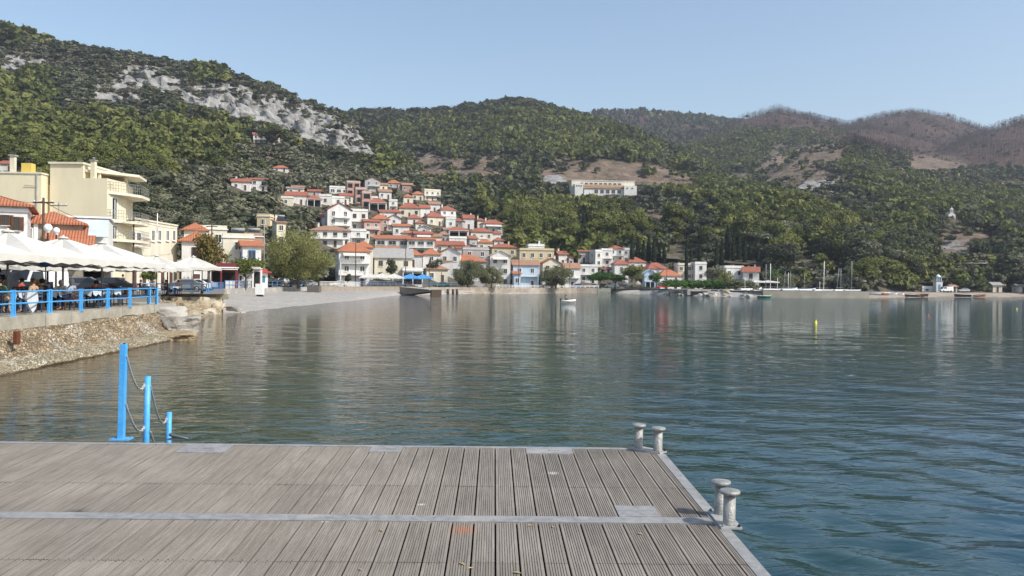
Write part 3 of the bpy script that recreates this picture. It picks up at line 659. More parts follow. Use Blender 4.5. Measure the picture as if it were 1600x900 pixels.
# ------------------------------------------------------------------ the houses, measured off the place
HL = [
 # hillside, upper
 (394, 437, 206, 223, 'long white house with a red roof and brown gallery high below the crags', 'gable', .28, WHITE, TILE2, 'cB', 'b', 20),
 (427, 451, 258, 267, 'small white cottage with an orange hip roof alone among the upper olives', 'hip', .45, WHITE, TILE, '', 'w', 10),
 (362, 392, 279, 296, 'low white house with red roof, left half of the lone hillside pair', 'gable', .3, WHITE, TILE2, 'c', 'w', 12),
 (391, 419, 278, 296, 'square white house with thin red roof, right half of the lone hillside pair', 'gable', .16, WHITE, TILE2, '', 'g', 12),
 (447, 475, 291, 302, 'low white house with a grey sheet roof at the top left of the village', 'shed', .3, WHITE, GREYROOF, 'q', 'w', 15),
 (437, 458, 307, 320, 'plain cream annex with a flat roof at the left tip of the village', 'flat', .1, CREAM, None, 'nq', 'w', 10),
 (446, 480, 299, 318, 'long low white house with mottled red roof near the left tip of the village', 'gable', .35, WHITE, TILE2, 'c', 'w', 12),
 (478, 503, 305, 320, 'low white house with a red roof and dark veranda beside the white terrace block', 'hip', .35, WHITE, TILE2, 'p', 'w', 15),
 (499, 518, 304, 319, 'narrow white cube house with flat roof in the upper left village', 'flat', .1, WHITE, None, 'n', 'g', 10),
 (516, 538, 307, 319, 'white flat-roofed block with three small windows in the upper left village', 'flat', .1, WHITE, None, 'n', 'g', 20),
 (511, 543, 291, 301, 'long low white hall with grey left wall above the terrace blocks', 'flat', .1, WHITE, None, 'nl', 'w', 25),
 (540, 562, 283, 304, 'unfinished salmon concrete frame house with dark empty bays, topmost', 'flat', .1, PINK, None, 'on', 'w', 20),
 (553, 571, 293, 316, 'unfinished salmon concrete frame house, middle step of the three', 'flat', .1, PINK, None, 'on', 'w', 20),
 (563, 580, 299, 322, 'unfinished salmon concrete frame house, lowest step of the three', 'flat', .1, PINK, None, 'on', 'w', 20),
 (566, 594, 277, 298, 'grey house with a red gable roof and balcony at the top of the village', 'gabley', .25, GREYW, TILE2, 'bt', 'w', 22),
 (590, 606, 286, 296, 'small beige house with brown roof beside the top grey house', 'gable', .3, CREAM, TILE3, '', 'w', 18),
 (604, 626, 281, 291, 'small house with bright orange roof at the top edge of the village', 'hip', .5, GREYW, TILE, '', 'w', 15),
 (626, 645, 286, 298, 'bare brick house with a rusty roof at the top right of the village', 'gable', .25, BRICKM, TILE3, '', 'w', 15),
 (643, 662, 299, 311, 'small house with a vivid orange hip roof at the right top of the village', 'hip', .55, CREAM, TILE, '', 'w', 10),
 (658, 687, 296, 312, 'pale house with a flat overhanging canopy at the right top of the village', 'flat', .1, CREAM, None, 'tB', 'w', 25),
 (574, 604, 309, 328, 'white house with a red hip roof standing on dark open pillars', 'hip', .35, WHITE, TILE2, 'pc', 'w', 15),
 (607, 621, 312, 329, 'slim white tower block with an arched top bay', 'flat', .1, WHITE, None, 'Bn', 'w', 10),
 (608, 628, 326, 338, 'little house with red roof below the slim white tower', 'hip', .45, WHITE, TILE2, '', 'w', 10),
 (623, 656, 317, 337, 'cream house with wide red hip roof and three small windows', 'hip', .38, CREAM, TILE2, 'c', 'b', 8),
 (652, 672, 320, 338, 'white annex with dark balcony right of the cream house with three windows', 'gable', .3, WHITE, TILE2, 'b', 'w', 22),
 # middle of the village
 (505, 549, 317, 362, 'tall white house with a steep red gable roof on the left of the village', 'gabley', .33, WHITE, TILE2, 'bc', 'w', 24),
 (545, 574, 327, 360, 'white flat-roofed apartment house with brown shutters and long balconies', 'flat', .1, WHITE, None, 'Bn', 'b', 18),
 (499, 522, 333, 352, 'low white house with orange lean-to roof left of the steep red gable', 'shed', .4, WHITE, TILE, '', 'w', 20),
 (564, 594, 343, 368, 'salmon pink house with balconies and a thin red roof', 'gable', .14, PINK, TILE2, 'B', 'w', 22),
 (578, 608, 335, 360, 'red hip-roofed house behind the salmon pink house', 'hip', .32, PINK, TILE, 'c', 'w', 20),
 (604, 627, 336, 358, 'white house with a pediment gable and two balconies beside the pink house', 'gabley', .25, WHITE, TILE2, 'B', 'w', 8),
 (634, 658, 335, 349, 'low white house with red roof among dark bushes mid village', 'hip', .45, WHITE, TILE2, '', 'w', 15),
 (661, 693, 331, 352, 'cream house with broad red hip roof in the middle of the village', 'hip', .38, CREAM, TILE2, 'b', 'w', 25),
 (683, 712, 322, 346, 'white terraced house with stacked balconies under a red hip roof', 'hip', .25, WHITE, TILE2, 'Bc', 'w', 22),
 (694, 711, 340, 356, 'white balcony block below the terraced white house', 'flat', .1, WHITE, None, 'Bn', 'w', 15),
 (706, 726, 341, 356, 'grey-white house with red roof left of the white awning house', 'hip', .3, GREYW, TILE2, '', 'w', -10),
 (722, 741, 336, 355, 'white house with two windows and a red roof on the right slope of the village', 'gable', .3, WHITE, TILE2, 'c', 'g', 10),
 (742, 757, 341, 356, 'small house with red roof tucked behind the awning house', 'hip', .4, CREAM, TILE2, 'c', 'w', 15),
 (750, 786, 343, 362, 'white house with cream awnings and red hip roof at the right edge of the village', 'hip', .32, WHITE, TILE2, 'Bac', 'w', 15),
 (696, 731, 354, 372, 'white house with arched porch and red hip roof mid right of the village', 'hip', .3, WHITE, TILE2, 'p', 'w', 15),
 (732, 769, 356, 373, 'long cream house with red hip roof under the awning house', 'hip', .34, CREAM, TILE2, 'b', 'w', 12),
 (644, 676, 362, 379, 'salmon house with white awnings and a flat red roof mid village', 'gable', .2, PINK, TILE2, 'ac', 'w', 14),
 (654, 673, 353, 364, 'white rounded gable house above the salmon awning house', 'gabley', .3, WHITE, WHITE, 'n', 'w', 0),
 (682, 702, 362, 377, 'small grey house with tiny portico mid village', 'hip', .3, GREYW, TILE3, '', 'w', 10),
 (678, 724, 377, 391, 'row house with long low red roof below the grey portico house', 'gable', .4, CREAM, TILE2, 'c', 'w', 8),
 (726, 746, 369, 388, 'grey house with a red roof, windowless side to the bay', 'gable', .22, GREYW, TILE2, 'n', 'w', 25),
 (744, 760, 371, 388, 'white two storey house with awnings right of the grey house', 'flat', .1, WHITE, None, 'an', 'w', 5),
 (769, 787, 371, 384, 'white house with a small red roof at the foot of the pine wood', 'hip', .35, WHITE, TILE2, 'c', 'w', 10),
 (482, 548, 352, 384, 'wide white house with orange roof, dark red bays and two arcaded balconies', 'hip', .25, WHITE, TILE3, 'Bc', 'b', 14),
 (566, 578, 362, 378, 'small white garage house with dark opening below the pink house', 'flat', .1, WHITE, None, 'p', 'w', 10),
 (587, 640, 368, 396, 'long white school-like building with ribbon windows and an orange roof, left wing', 'gable', .2, WHITE, TILE, 'nl', 'g', 6),
 (636, 679, 372, 398, 'long white building with balcony bands, right wing beside the orange-roofed wing', 'gable', .12, WHITE, TILE, 'Bnl', 'g', 6),
 (765, 806, 381, 399, 'brown-walled house with flat-looking red hip roof above the white gable house', 'hip', .3, OCHRE, TILE2, 'c', 'w', 10),
 (566, 590, 307, 318, 'small white house with flat roof left of the pillared red-roofed house', 'flat', .1, WHITE, None, 'n', 'w', 12),
 (528, 552, 302, 313, 'low cream house between the unfinished frames and the terrace block', 'gable', .35, CREAM, TILE2, '', 'w', 18),
 (455, 476, 290, 299, 'small stone house above the left tip of the village', 'gable', .3, OCHRE, TILE3, '', 'w', 12),
 (590, 612, 296, 308, 'small white house below the bright orange roof at the top', 'gable', .3, WHITE, TILE3, 'b', 'w', 16),
 (628, 646, 303, 315, 'small cream house below the bare brick house', 'hip', .35, CREAM, TILE, '', 'w', 14),
 (668, 688, 315, 328, 'white house with a brown roof below the flat canopy house', 'gable', .3, WHITE, TILE3, 'b', 'w', 14),
 (590, 612, 328, 342, 'white house with balcony just above the pink house', 'gable', .25, WHITE, TILE2, 'b', 'w', 18),
 (646, 664, 344, 357, 'narrow cream house between two red hip roofs mid village', 'hip', .35, CREAM, TILE2, '', 'w', 14),
 (612, 640, 350, 366, 'white house with a long balcony below the pediment house', 'gable', .22, WHITE, TILE, 'B', 'w', 12),
 (626, 650, 360, 374, 'white house with a shallow orange roof above the ribbon-window wing', 'hip', .3, WHITE, TILE, '', 'w', 10),
 (664, 690, 366, 380, 'cream house with brown roof right of the salmon awning house', 'gable', .28, CREAM, TILE3, 'b', 'w', 12),
 (700, 728, 370, 384, 'white terrace house with balcony below the arched porch house', 'flat', .1, WHITE, None, 'B', 'w', 12),
 (756, 782, 362, 376, 'white house with stepped balconies under the right edge of the village', 'gable', .22, WHITE, TILE2, 'b', 'w', 12),
 (744, 770, 374, 390, 'cream house with orange roof at the lower right of the village', 'hip', .3, CREAM, TILE, '', 'w', 10),
 (546, 572, 358, 380, 'white balcony house beside the wide arcaded house', 'flat', .1, WHITE, None, 'Bn', 'w', 14),
 (660, 684, 380, 396, 'white house with a terracotta roof left of the row house', 'hip', .3, WHITE, TILE2, '', 'g', 8),
 (712, 736, 384, 398, 'small white house with a red roof under the row house', 'gable', .3, WHITE, TILE2, '', 'w', 6),
 (690, 708, 356, 366, 'tiny white house with brown shutters mid village', 'gable', .3, WHITE, TILE3, '', 'b', 14),
 (520, 546, 306, 316, 'white terrace house with a thin grey roof in the upper left village', 'shed', .2, WHITE, GREYROOF, '', 'w', 18),
 (480, 502, 296, 306, 'small grey house with a red roof above the dark veranda house', 'gable', .3, GREYW, TILE2, '', 'w', 14),
 # hills further right
 (867, 886, 393, 412, 'white house with red roof and tall chimney left of the balcony flats', 'gable', .3, WHITE, TILE2, 'c', 'g', 15),
 (884, 896, 401, 413, 'small red-roofed house squeezed beside the balcony flats', 'gabley', .4, GREYW, TILE2, '', 'w', 10),
 (899, 921, 391, 408, 'pale grey house with pink roof left of the white balcony flats', 'gable', .15, GREYW, TILE2, 'b', 'w', 10),
 (922, 939, 391, 414, 'white block of flats with blank corner wall near the cypress row', 'flat', .1, WHITE, None, 'n', 'w', 25),
 (937, 955, 389, 414, 'white block of flats with stacked balconies near the cypress row', 'flat', .1, WHITE, None, 'Bn', 'w', 8),
 (948, 973, 384, 408, 'white block of flats with dark balconies under a red roof', 'hip', .2, WHITE, TILE2, 'B', 'w', 8),
 (972, 982, 388, 407, 'narrow plain white wall house right of the red-roofed flats', 'flat', .1, WHITE, None, 'nq', 'w', 0),
 (1050, 1071, 384, 400, 'white house with red roof and terrace alone between the cypresses', 'gable', .3, WHITE, TILE2, 'b', 'w', 5),
]
for (a, b_, c, d_, lab, rk, rf, wl__, tl, op, wi, yw) in HL:
    house_px(a, b_, c, d_, lab, rk, rf, wl__, tl, op, wi, yw, group='village houses')
HW = [  # along the water and just behind it, depth given
 (278, 331, 347, 385, 128, 'old house with orange hip roof behind the small plane tree', 'hip', .45, CREAM, TILE, 't', 'w', 20),
 (272, 340, 360, 400, 110, 'long low house with big orange roof behind the plane trees', 'hip', .4, WHITE, TILE, '', 'b', 22),
 (296, 358, 352, 372, 150, 'cream upper storey building behind the orange hip roof', 'flat', .1, CREAM, None, 'nt', 'w', 20),
 (342, 400, 365, 398, 140, 'cream building with white flat roof and solar heaters behind the plane trees', 'flat', .1, CREAM, None, 'sn', 'w', 20),
 (374, 414, 364, 398, 158, 'building with a brick red parapet wall left of the big tamarisk', 'flat', .1, BRICKM, None, 'sn', 'w', 20),
 (366, 415, 376, 447, 138, 'white house with blue doors and glazed upper floor left of the big tamarisk', 'gable', .12, WHITE, TILE, 'bp', 'u', 24),
 (420, 450, 342, 380, 215, 'plain pale yellow house rising behind the big tamarisk', 'shed', .12, YELLOW, TILE3, 'cs', 'w', 30),
 (404, 424, 334, 352, 232, 'crumbling beige house behind the plain yellow house', 'flat', .1, OCHRE, None, 'n', 'w', 0),
 (519, 582, 378, 448, 200, 'white waterfront house with orange hip roof and deep balconies right of the big tamarisk', 'hip', .28, WHITE, TILE, 'Bca', 'w', 20),
 (548, 586, 376, 420, 222, 'house with large orange roof and cream chimneys behind the white waterfront house', 'hip', .4, CREAM, TILE, 'c', 'w', 15),
 (578, 648, 388, 447, 226, 'long cream warehouse with tall arched windows and sloping white parapet', 'gable', .3, CREAM, GREYROOF, 'n', 'g', 12),
 (585, 626, 384, 410, 250, 'house with brownish red roof behind the cream warehouse', 'gable', .4, WHITE, TILE3, '', 'w', 10),
 (627, 662, 389, 425, 245, 'white house with orange hip roof and small roof vents mid waterfront', 'hip', .42, WHITE, TILE, 'c', 'w', 10),
 (655, 690, 388, 425, 248, 'white house with the sharper orange hip roof mid waterfront', 'hip', .42, WHITE, TILE, '', 'w', 12),
 (686, 721, 386, 425, 252, 'white house with curved baroque gable behind the stone-walled hall', 'gabley', .3, WHITE, TILE, 'n', 'w', 0),
 (720, 764, 386, 420, 262, 'grey house with flat roofs behind the long orange roof', 'flat', .1, GREYW, None, 'ns', 'w', 8),
 (627, 662, 418, 449, 226, 'white waterfront cafe with striped balustrade behind the blue parasols', 'flat', .1, WHITE, None, 'p', 'w', 8),
 (660, 702, 413, 449, 240, 'beige house with low ochre tiled roof by the far sea wall', 'hip', .28, CREAM, TILE3, '', 'w', 14),
 (688, 762, 397, 449, 252, 'big grey-walled hall with a long orange roof behind the twin tamarisks', 'hip', .26, GREYW, TILE, 'n', 'w', 8),
 (762, 799, 391, 450, 262, 'tall white gabled house with two small upper windows', 'gabley', .2, WHITE, WHITE, 'na', 'g', 5),
 (806, 865, 388, 425, 285, 'olive-yellow flat-roofed building with white penthouse behind the blue house', 'flat', .1, OCHRE, None, 'kn', 'w', 8),
 (822, 850, 381, 399, 292, 'white penthouse box on top of the olive-yellow building', 'flat', .1, WHITE, None, 'nc', 'g', 8),
 (797, 843, 406, 451, 264, 'pale blue two storey seafront house with brown-red roof', 'gable', .2, BLUEW, TILE3, 'Bc', 'w', 6),
 (799, 815, 424, 450, 259, 'small blue-grey annex with orange roof against the pale blue house', 'shed', .3, BLUEW, TILE, 'n', 'w', 6),
 (842, 877, 403, 450, 270, 'cream seafront house with bright orange roof behind the single tamarisk', 'gabley', .25, CREAM, TILE, 'c', 'w', 10),
 (876, 907, 411, 450, 284, 'white seafront house with a salmon roof right of the single tamarisk', 'gable', .22, WHITE, TILE3, 'b', 'w', 10),
 (902, 933, 413, 446, 300, 'white flat-roofed house with pink door and wide balcony', 'flat', .1, WHITE, None, 'B', 'w', 5),
 (940, 957, 416, 440, 310, 'small white house with red roof between the green seafront trees', 'hip', .4, WHITE, TILE2, '', 'w', 5),
 (954, 982, 405, 438, 306, 'white house with pinkish red hip roof behind the seafront trees', 'hip', .38, WHITE, TILE2, '', 'w', 10),
 (973, 1009, 401, 438, 316, 'white house with bright red pyramid roof below the cypresses', 'hip', .42, WHITE, TILE2, '', 'w', 15),
 (1002, 1043, 410, 440, 308, 'white house with wide red pyramid roof right of the cypress row', 'hip', .45, WHITE, TILE2, '', 'w', 15),
 (1004, 1023, 421, 449, 298, 'small pale blue pavilion with a pointed front gable', 'gabley', .25, BLUEW, BLUEW, 'p', 'w', 0),
 (1022, 1064, 421, 449, 300, 'white house with broad orange hip roof near the shore shrubs', 'hip', .4, WHITE, TILE, '', 'w', 12),
 (1054, 1082, 411, 445, 306, 'cream house with a small orange roof edge beside the white cube house', 'flat', .1, CREAM, None, 'n', 'w', 5),
 (1080, 1102, 409, 445, 304, 'white cube house with grey stair tower behind the shore shrubs', 'flat', .1, WHITE, None, 'nt', 'g', 10),
 (1126, 1160, 415, 445, 292, 'white flat-roofed hotel with long balcony above the hedge', 'flat', .1, WHITE, None, 'B', 'w', 8),
 (1157, 1189, 417, 446, 288, 'white house with red roof and sloping stair wall by the cafe canopy', 'gable', .3, WHITE, TILE2, 'bc', 'b', -15),
 (1250, 1266, 400, 409, 330, 'orange roof of a house sunk in the trees behind the short masts', 'hip', .6, CREAM, TILE, '', 'w', 10),
 (1299, 1316, 415, 426, 322, 'faded red roof of a house hidden in trees behind the tall masts', 'gable', .6, CREAM, TILE2, '', 'w', 10),
 (1437, 1466, 447, 458, 304, 'low white beach house under the trees', 'flat', .1, WHITE, None, '', 'u', 0),
 (1481, 1492, 445, 457, 306, 'small cream hut beside the blue and white bell tower', 'gable', .3, CREAM, TILE3, '', 'w', 0),
 (1545, 1562, 441, 453, 318, 'pale beach hut half hidden by trees at the far right', 'gable', .3, CREAM, GREYROOF, '', 'w', 0),
 (1585, 1602, 444, 456, 318, 'white beach hut at the right end of the shore', 'gable', .3, WHITE, GREYROOF, '', 'w', 0),
]
for (a, b_, c, d_, Y, lab, rk, rf, wl__, tl, op, wi, yw) in HW:
    house_px(a, b_, c, d_, lab, rk, rf, wl__, tl, op, wi, yw, Y=Y, group='waterfront houses')

# long white building on the far terrace
def far_school():
    p = HB.hit(943, 305); s = p[1] / F
    t = empty('school_building', (p[0], p[1] + 3, p[2] - .3), R(4), 'long white institutional building with cream upper storey alone on its hillside terrace', 'building')
    HB_BOX.append((830, 1000, 268, 306, p[1])); HFOOT.append((p[0], p[1] + 3, 30 * s * 1.5))
    W_ = 100 * s; h1 = 13 * s; 
    b = MB(); b.box((0, 5, 12 * s - 4), (W_, 10, 24 * s + 8), CREAM)
    b.box((-W_ * .40, -2, 9 * s - 4), (W_ * .13, 5, 18 * s + 8), WHITE); b.box((W_ * .41, -2, 8 * s - 4), (W_ * .2, 5, 16 * s + 8), WHITE)
    b.box((0, -1.2, h1 / 2 - 4), (W_ * .62, 3, h1 + 6), WHITE); b.build('wall', t)
    b = MB(); b.prism([(-3.5, h1 - .2), (-1, h1 + .6), (-1, h1 + 1.6), (-3.5, h1 + .3)], TILE3, axis='x', t0=-W_ * .32, t1=W_ * .32); b.build('roof', t)
    b = MB(); b.box((0, 5, 24 * s + .12), (W_ + .6, 10.6, .24), WPAINT); b.box((0, 8, 24 * s + .5), (W_ * .7, 3, .6), TILE3); b.build('roof', t)
    for q in range(5): link('window', winmesh('g'), t, (-W_ * .12 + q * W_ * .09, -2.7, 6.5 * s), 0, (W_ * .06, 1, 6 * s))
    for q in range(9): link('window', winmesh('g'), t, (-W_ * .34 + q * W_ * .075, 0, 19.5 * s), 0, (W_ * .05, 1, 2.4 * s))
    for q in range(3): link('window', winmesh('g'), t, (-W_ * .435 + q * W_ * .035, -4.5, 14.5 * s), 0, (W_ * .02, 1, 2 * s))
    for q in range(2): link('window', winmesh('g'), t, (W_ * .36 + q * W_ * .08, -4.5, 12 * s), 0, (W_ * .03, 1, 1.8 * s))
    w_ = MB(); w_.box((-W_ * .5, -5, -2.2), (W_ * .5, .6, 4), CONC)
    o = w_.build('retaining_wall', None, (p[0], p[1], p[2] - 1), R(4)); tag(o, 'long cream retaining wall below the left end of the school building', 'wall')
far_school()
def chapel():
    p = HG.hit(1487.5, 342); s = p[1] / F
    t = empty('chapel', tuple(p), R(5), 'tiny white chapel with a dark door and bell gable on the rocky knoll', 'chapel')
    HB_BOX.append((1478, 1498, 326, 346, p[1])); w = 12 * s
    b = MB(); h = 7 * s; b.box((0, 3, h / 2 - 1.5), (w, 6, h + 3), WHITE); b.prism([(-w / 2, h), (w / 2, h), (0, h + 1.6)], WHITE, axis='y', t0=0, t1=6); b.build('wall', t)
    b = MB(); b.prism([(-w / 2 - .3, h), (0, h + 1.7), (w / 2 + .3, h), (w / 2 + .3, h + .2), (0, h + 1.95), (-w / 2 - .3, h + .2)], GREYROOF, axis='y', t0=-.1, t1=6.2); b.build('roof', t)
    b = MB(); 
    for x in (-.55, .55): b.box((x, .4, h + 2.1), (.3, .5, 1.8), WHITE)
    b.box((0, .4, h + 3.1), (1.5, .6, .3), WHITE); b.prism([(-.8, h + 3.25), (.8, h + 3.25), (0, h + 3.9)], WHITE, axis='y', t0=.1, t1=.7)
    b.box((0, .4, h + 4.2), (.1, .1, .7), WPAINT); b.box((0, .4, h + 4.3), (.4, .1, .1), WPAINT); b.build('bell_gable', t)
    b = MB(); b.box((0, -.02, .9), (.9, .06, 1.8), BROWNW); b.build('door', t)
chapel()
def bell_tower():
    Y = 303; p = P(1465.5, 440, Y); z = T1.height(1465.5, Y); s = Y / F
    t = empty('bell_tower', (p[0], Y, z), 0, 'slim white and blue tower with a small domed top above the beach trees', 'tower')
    H = P(1465, 429, Y)[2] - z; w = 1.5
    b = MB(); b.box((0, 0, H * .3), (w * 1.5, w * 1.5, H * .6), WHITE); b.box((0, 0, H * .62), (w * 1.7, w * 1.7, .15), BLUE2)
    for x in (-1, 1):
        for y in (-1, 1): b.box((x * w * .5, y * w * .5, H * .73), (.25, .25, H * .2), WHITE)
    b.box((0, 0, H * .84), (w * 1.4, w * 1.4, .18), BLUE2); b.build('shaft', t)
    b = MB(); b.lathe((0, 0, H * .85), [(.85, 0), (.8, .35), (.5, .7), (.1, .9), (.04, 1.2)], WPAINT, 12); b.build('dome', t)
    b = MB(); b.box((0, -w * .75 - .03, H * .3), (.7, .06, 1.6), BLUE2); b.build('window', t)
    HB_BOX.append((1459, 1473, 427, 446, Y))
bell_tower()

# ------------------------------------------------------------------ buildings behind the cafe terraces (left)
def W2(u, v, Y): return P(u, v, Y)
def yellow_apartments():
    x0, x1, Y0 = -47.8, -41.9, 88.0; Y1 = 97.5; zt = P(120, 256.5, Y0)[2]; zs = P(150, 278.5, Y0)[2]; g = 1.6
    xs = P(130, 270, Y0)[0]
    t = empty('apartment_building', ((x0 + x1) / 2, Y0, g), 0, 'tall pale yellow apartment building with a blank side wall and curved balconies', 'building')
    def L(x): return x - (x0 + x1) / 2
    b = MB(); b.box((L((x0 + xs) / 2), 4.75, (zt - g) / 2 - 1), (xs - x0, 9.5, zt - g + 2), YELLOW)
    b.prism([(L(xs), 0), (L(x1), 0), (L(x1 + .1), 4), (L(x1 - 1.6), 9.5), (L(xs), 9.5)], YELLOW, t0=-2, t1=zs - g)
    b.build('wall', t)
    b = MB(); b.box((L((x0 + xs) / 2), 4.75, zt - g + .1), (xs - x0 + .2, 9.9, .2), CREAM)
    b.prism([(L(xs) + .1, .3), (L(x1) - 1.4, .6), (L(x1) + 1.3, 4.5), (L(x1) + .2, 9), (L(xs) + .1, 9)], CREAM, t0=zt - g - .75, t1=zt - g - .5)
    b.build('roof_slab', t)
    for qx, qy in ((1.1, 1.2), (2.4, 4.5)): b = MB(); b.box((L(xs) + qx, qy, (zs + zt) / 2 - g - .3), (.25, .25, zt - zs - .4), CREAM); b.build('pillar', t)
    b = MB(); b.box((L(xs) + .9, .35, zt - g - .7), (.45, .45, 2.2), YELLOW); b.box((L(xs) + .9, .35, zt - g + .45), (.65, .65, .1), CONC); b.lathe((L(xs) + .9, .35, zt - g + .48), [(.1, 0), (.1, .15), (.2, .2), (.02, .32)], METALG, 8); b.build('chimney', t)
    # the sea side: two balcony slabs, shutters and a terrace railing, along the slanting face
    a = Vector((L(x1) + .1, 4.0, 0)); c = Vector((L(x1 - 1.6), 9.5, 0)); dr = (c - a).normalized(); nr = Vector((-dr.y, dr.x, 0)) * -1
    if nr.x < 0: nr = -nr
    for i, v in enumerate((298, 342, 372)):
        z = P(167, v, Y0)[2] - g
        poly = [(L(x1), .1), (L(x1) + 1.0, 2.2), (L(x1) + 1.55, 4.6), (L(x1) + .9, 8.2), (L(x1 - 1.6), 9.5), (L(x1), 4)]
        b = MB(); b.prism(poly, CREAM, t0=z - .28, t1=z); bo = b.build('balcony', t)
        rr = MB(); pl = [Vector((x, y, z)) for x, y in poly[:4]]
        for q in range(3):
            for hh in (.35, .7, 1.0): rr.tube([pl[q] + Vector((0, 0, hh)), pl[q + 1] + Vector((0, 0, hh))], .022, METALG, 5)
            for k in range(7): pp = pl[q].lerp(pl[q + 1], k / 7); rr.box((pp.x, pp.y, z + .5), (.03, .03, 1), METALG)
        rr.build('railing', bo)
    for v0, v1 in ((307, 340), (351, 378)):
        za, zb = P(173, v1, Y0)[2] - g, P(173, v0, Y0)[2] - g
        mid = Vector((L(x1) + .06, 1.9, 0))
        b = MB()
        b.box((.02, 0, (zb - za) / 2), (.06, 1.9, zb - za), GLASS)
        for y in (-.95, -.32, .32, .95): b.box((.05, y, (zb - za) / 2), (.1, .09, zb - za), WPAINT)
        b.box((.05, 0, zb - za), (.1, 2, .09), WPAINT); link('door', b.mesh('door'), t, (L(x1), 1.9, za))
        b = MB(); b.box((.04, 0, (zb - za) / 2), (.07, .8, zb - za), GREYW); link('shutter', b.mesh('shutter'), t, (L(x1), 3.3, za))
    b = MB(); b.box((L(x0) - .35, .9, (zt - g) / 2 - 1.5), (.7, 1.2, zt - g - 1.2), OCHRE); b.build('shaft', t)
yellow_apartments()
def left_buildings():
    # long blank pale yellow wall with chimneys
    t = empty('blank_wall_building', (-59, 86, 1.6), R(4), 'long pale yellow building with a blank side wall at the left edge', 'building')
    zt = P(40, 272, 87)[2] - 1.6
    b = MB(); b.box((0, 5, zt / 2), (22, 10, zt), YELLOW); b.build('wall', t)
    b = MB(); b.box((0, 5, zt + .08), (22.2, 10.2, .16), CREAM); b.build('roof', t)
    b = MB(); x = P(26, 260, 88)[0] + 59; b.box((x, 1, zt + .9), (.45, .45, 2), CREAM); b.box((x, 1, zt + 1.95), (.7, .7, .12), CONC); b.build('chimney', t)
    b = MB(); x = P(49, 260, 88)[0] + 59; b.box((x, 1, zt + .6), (1.0, .9, 1.1), DYELLOW); b.lathe((x, 1, zt + 1.15), [(.4, 0), (.4, .1), (.15, .15), (.15, .5), (.3, .55), (.02, .7)], BLACKM, 8); b.build('chimney', t)
    b = MB(); b.tube([(10.6, -.1, 0), (10.6, -.1, zt)], .05, METALG, 6); b.build('drainpipe', t)
    b = MB()
    for z in (zt - 1.2, zt - 3.4): b.tube([(9.4, -.12, z), (10.6, -.12, z)], .03, CONC, 5)
    b.build('pipe_bracket', t)
    # white house far left
    Y = 62; x1 = P(43, 330, Y)[0]; x0 = x1 - 9; ze = P(43, 322, Y)[2]
    t = empty('white_corner_house', (x1, Y, 1.6), R(27), 'white two storey house with orange roof and dark red shutters at the left edge', 'house'); w = x1 - x0; h = ze - 1.6
    b = MB(); b.box((-w / 2, 4, h / 2), (w, 8, h), WHITE); b.build('wall', t)
    b = MB(); b.box((-w / 2, 3.95, h - .35), (w + .12, 8.12, .25), WPAINT); b.build('cornice', t)
    b = MB(); roof_mesh(b, 'hip', w, 8, h, 1.5, .45, TILE)
    for v in b.v: pass
    ro = b.build('roof', t, (-w / 2, 4, 0))
    for (ua, ub, va, vb) in ((3, 12, 336, 352), (20, 28, 339, 360), (-20, -11, 334, 351), (1, 10, 414, 440), (19, 27, 414, 440)):
        k = ((ua + ub) / 2 - 800) / F; s_ = (k * Y - x1) / (math.cos(R(27)) - k * math.sin(R(27))); p = P((ua + ub) / 2, (va + vb) / 2, Y + s_ * math.sin(R(27))); q = link('window', winmesh('bb'), t, (s_, 0, p[2] - 1.6), 0, (.55, 1, (vb - va) / F * Y))
    # stone house with stepped orange roofs
    Y = 67; t = empty('stone_house', (P(80, 350, Y)[0], Y, 1.6), R(24), 'low rubble stone house with layered orange tile roofs behind the terrace parasols', 'house')
    ox, h = t.location.x, P(86, 349, Y)[2] - 1.6
    b = MB(); b.box((0, 3.5, h / 2), (4.4, 7, h), STONE); b.build('wall', t)
    b = MB(); roof_mesh(b, 'hip', 4.4, 7, h, 1.1, .35, TILE); b.build('roof', t, (0, 3.5, 0))
    b = MB(); b.prism([(-1.6, h - 1.3), (.8, h - .4), (.8, h - .2), (-1.6, h - 1.1)], TILE, axis='x', t0=-.4, t1=2.6); b.prism([(-2.9, h - 1.9), (-.9, h - 1.1), (-.9, h - .9), (-2.9, h - 1.7)], TILE, axis='x', t0=-.1, t1=3.2); b.build('lean_to_roof', t)
    link('window', winmesh('d'), t, (-1.75, 0, h - .95), 0, (1.0, 1, 1.1)); link('window', winmesh('d'), t, (1.5, -.05, h - 2.2), 0, (.8, 1, .9))
    b = MB(); b.box((-2.45, -.05, h - 1.2), (.3, .12, 2.4), WPAINT); b.box((-1.05, -.05, h - 1.2), (.3, .12, 2.4), WPAINT); b.build('door_surround', t)
    # white shop with metal canopy
    Y = 71; t = empty('white_shop', (P(137, 350, Y)[0], Y, 1.6), R(22), 'white shop with a pale grey sheet canopy between the stone house and the yellow apartments', 'shop')
    h = P(137, 343, Y)[2] - 1.6
    b = MB(); b.box((0, 3, h / 2), (3.2, 6, h), WHITE); b.build('wall', t)
    b = MB(); b.prism([(-.9, h - 1.5), (.1, h + .02), (.1, h + .12), (-.95, h - 1.45)], mat('pale_blue_sheet', (.42, .50, .58), .6, (.5, .56, .62), 2), axis='x', t0=-1.55, t1=1.6); b.build('canopy', t)
    b = MB(); b.box((0, 3, h + .2), (3.5, 6.2, .14), WPAINT); b.build('roof', t)
    b = MB(); b.box((0, -.03, 1.6), (2.4, .05, 2.6), DARK); b.build('dark_front', t)
    # cream two storey building with four windows
    Y0, Y1 = 98.0, 112.0; xa = P(200, 350, Y0)[0]; xb = P(277, 350, Y1)[0]
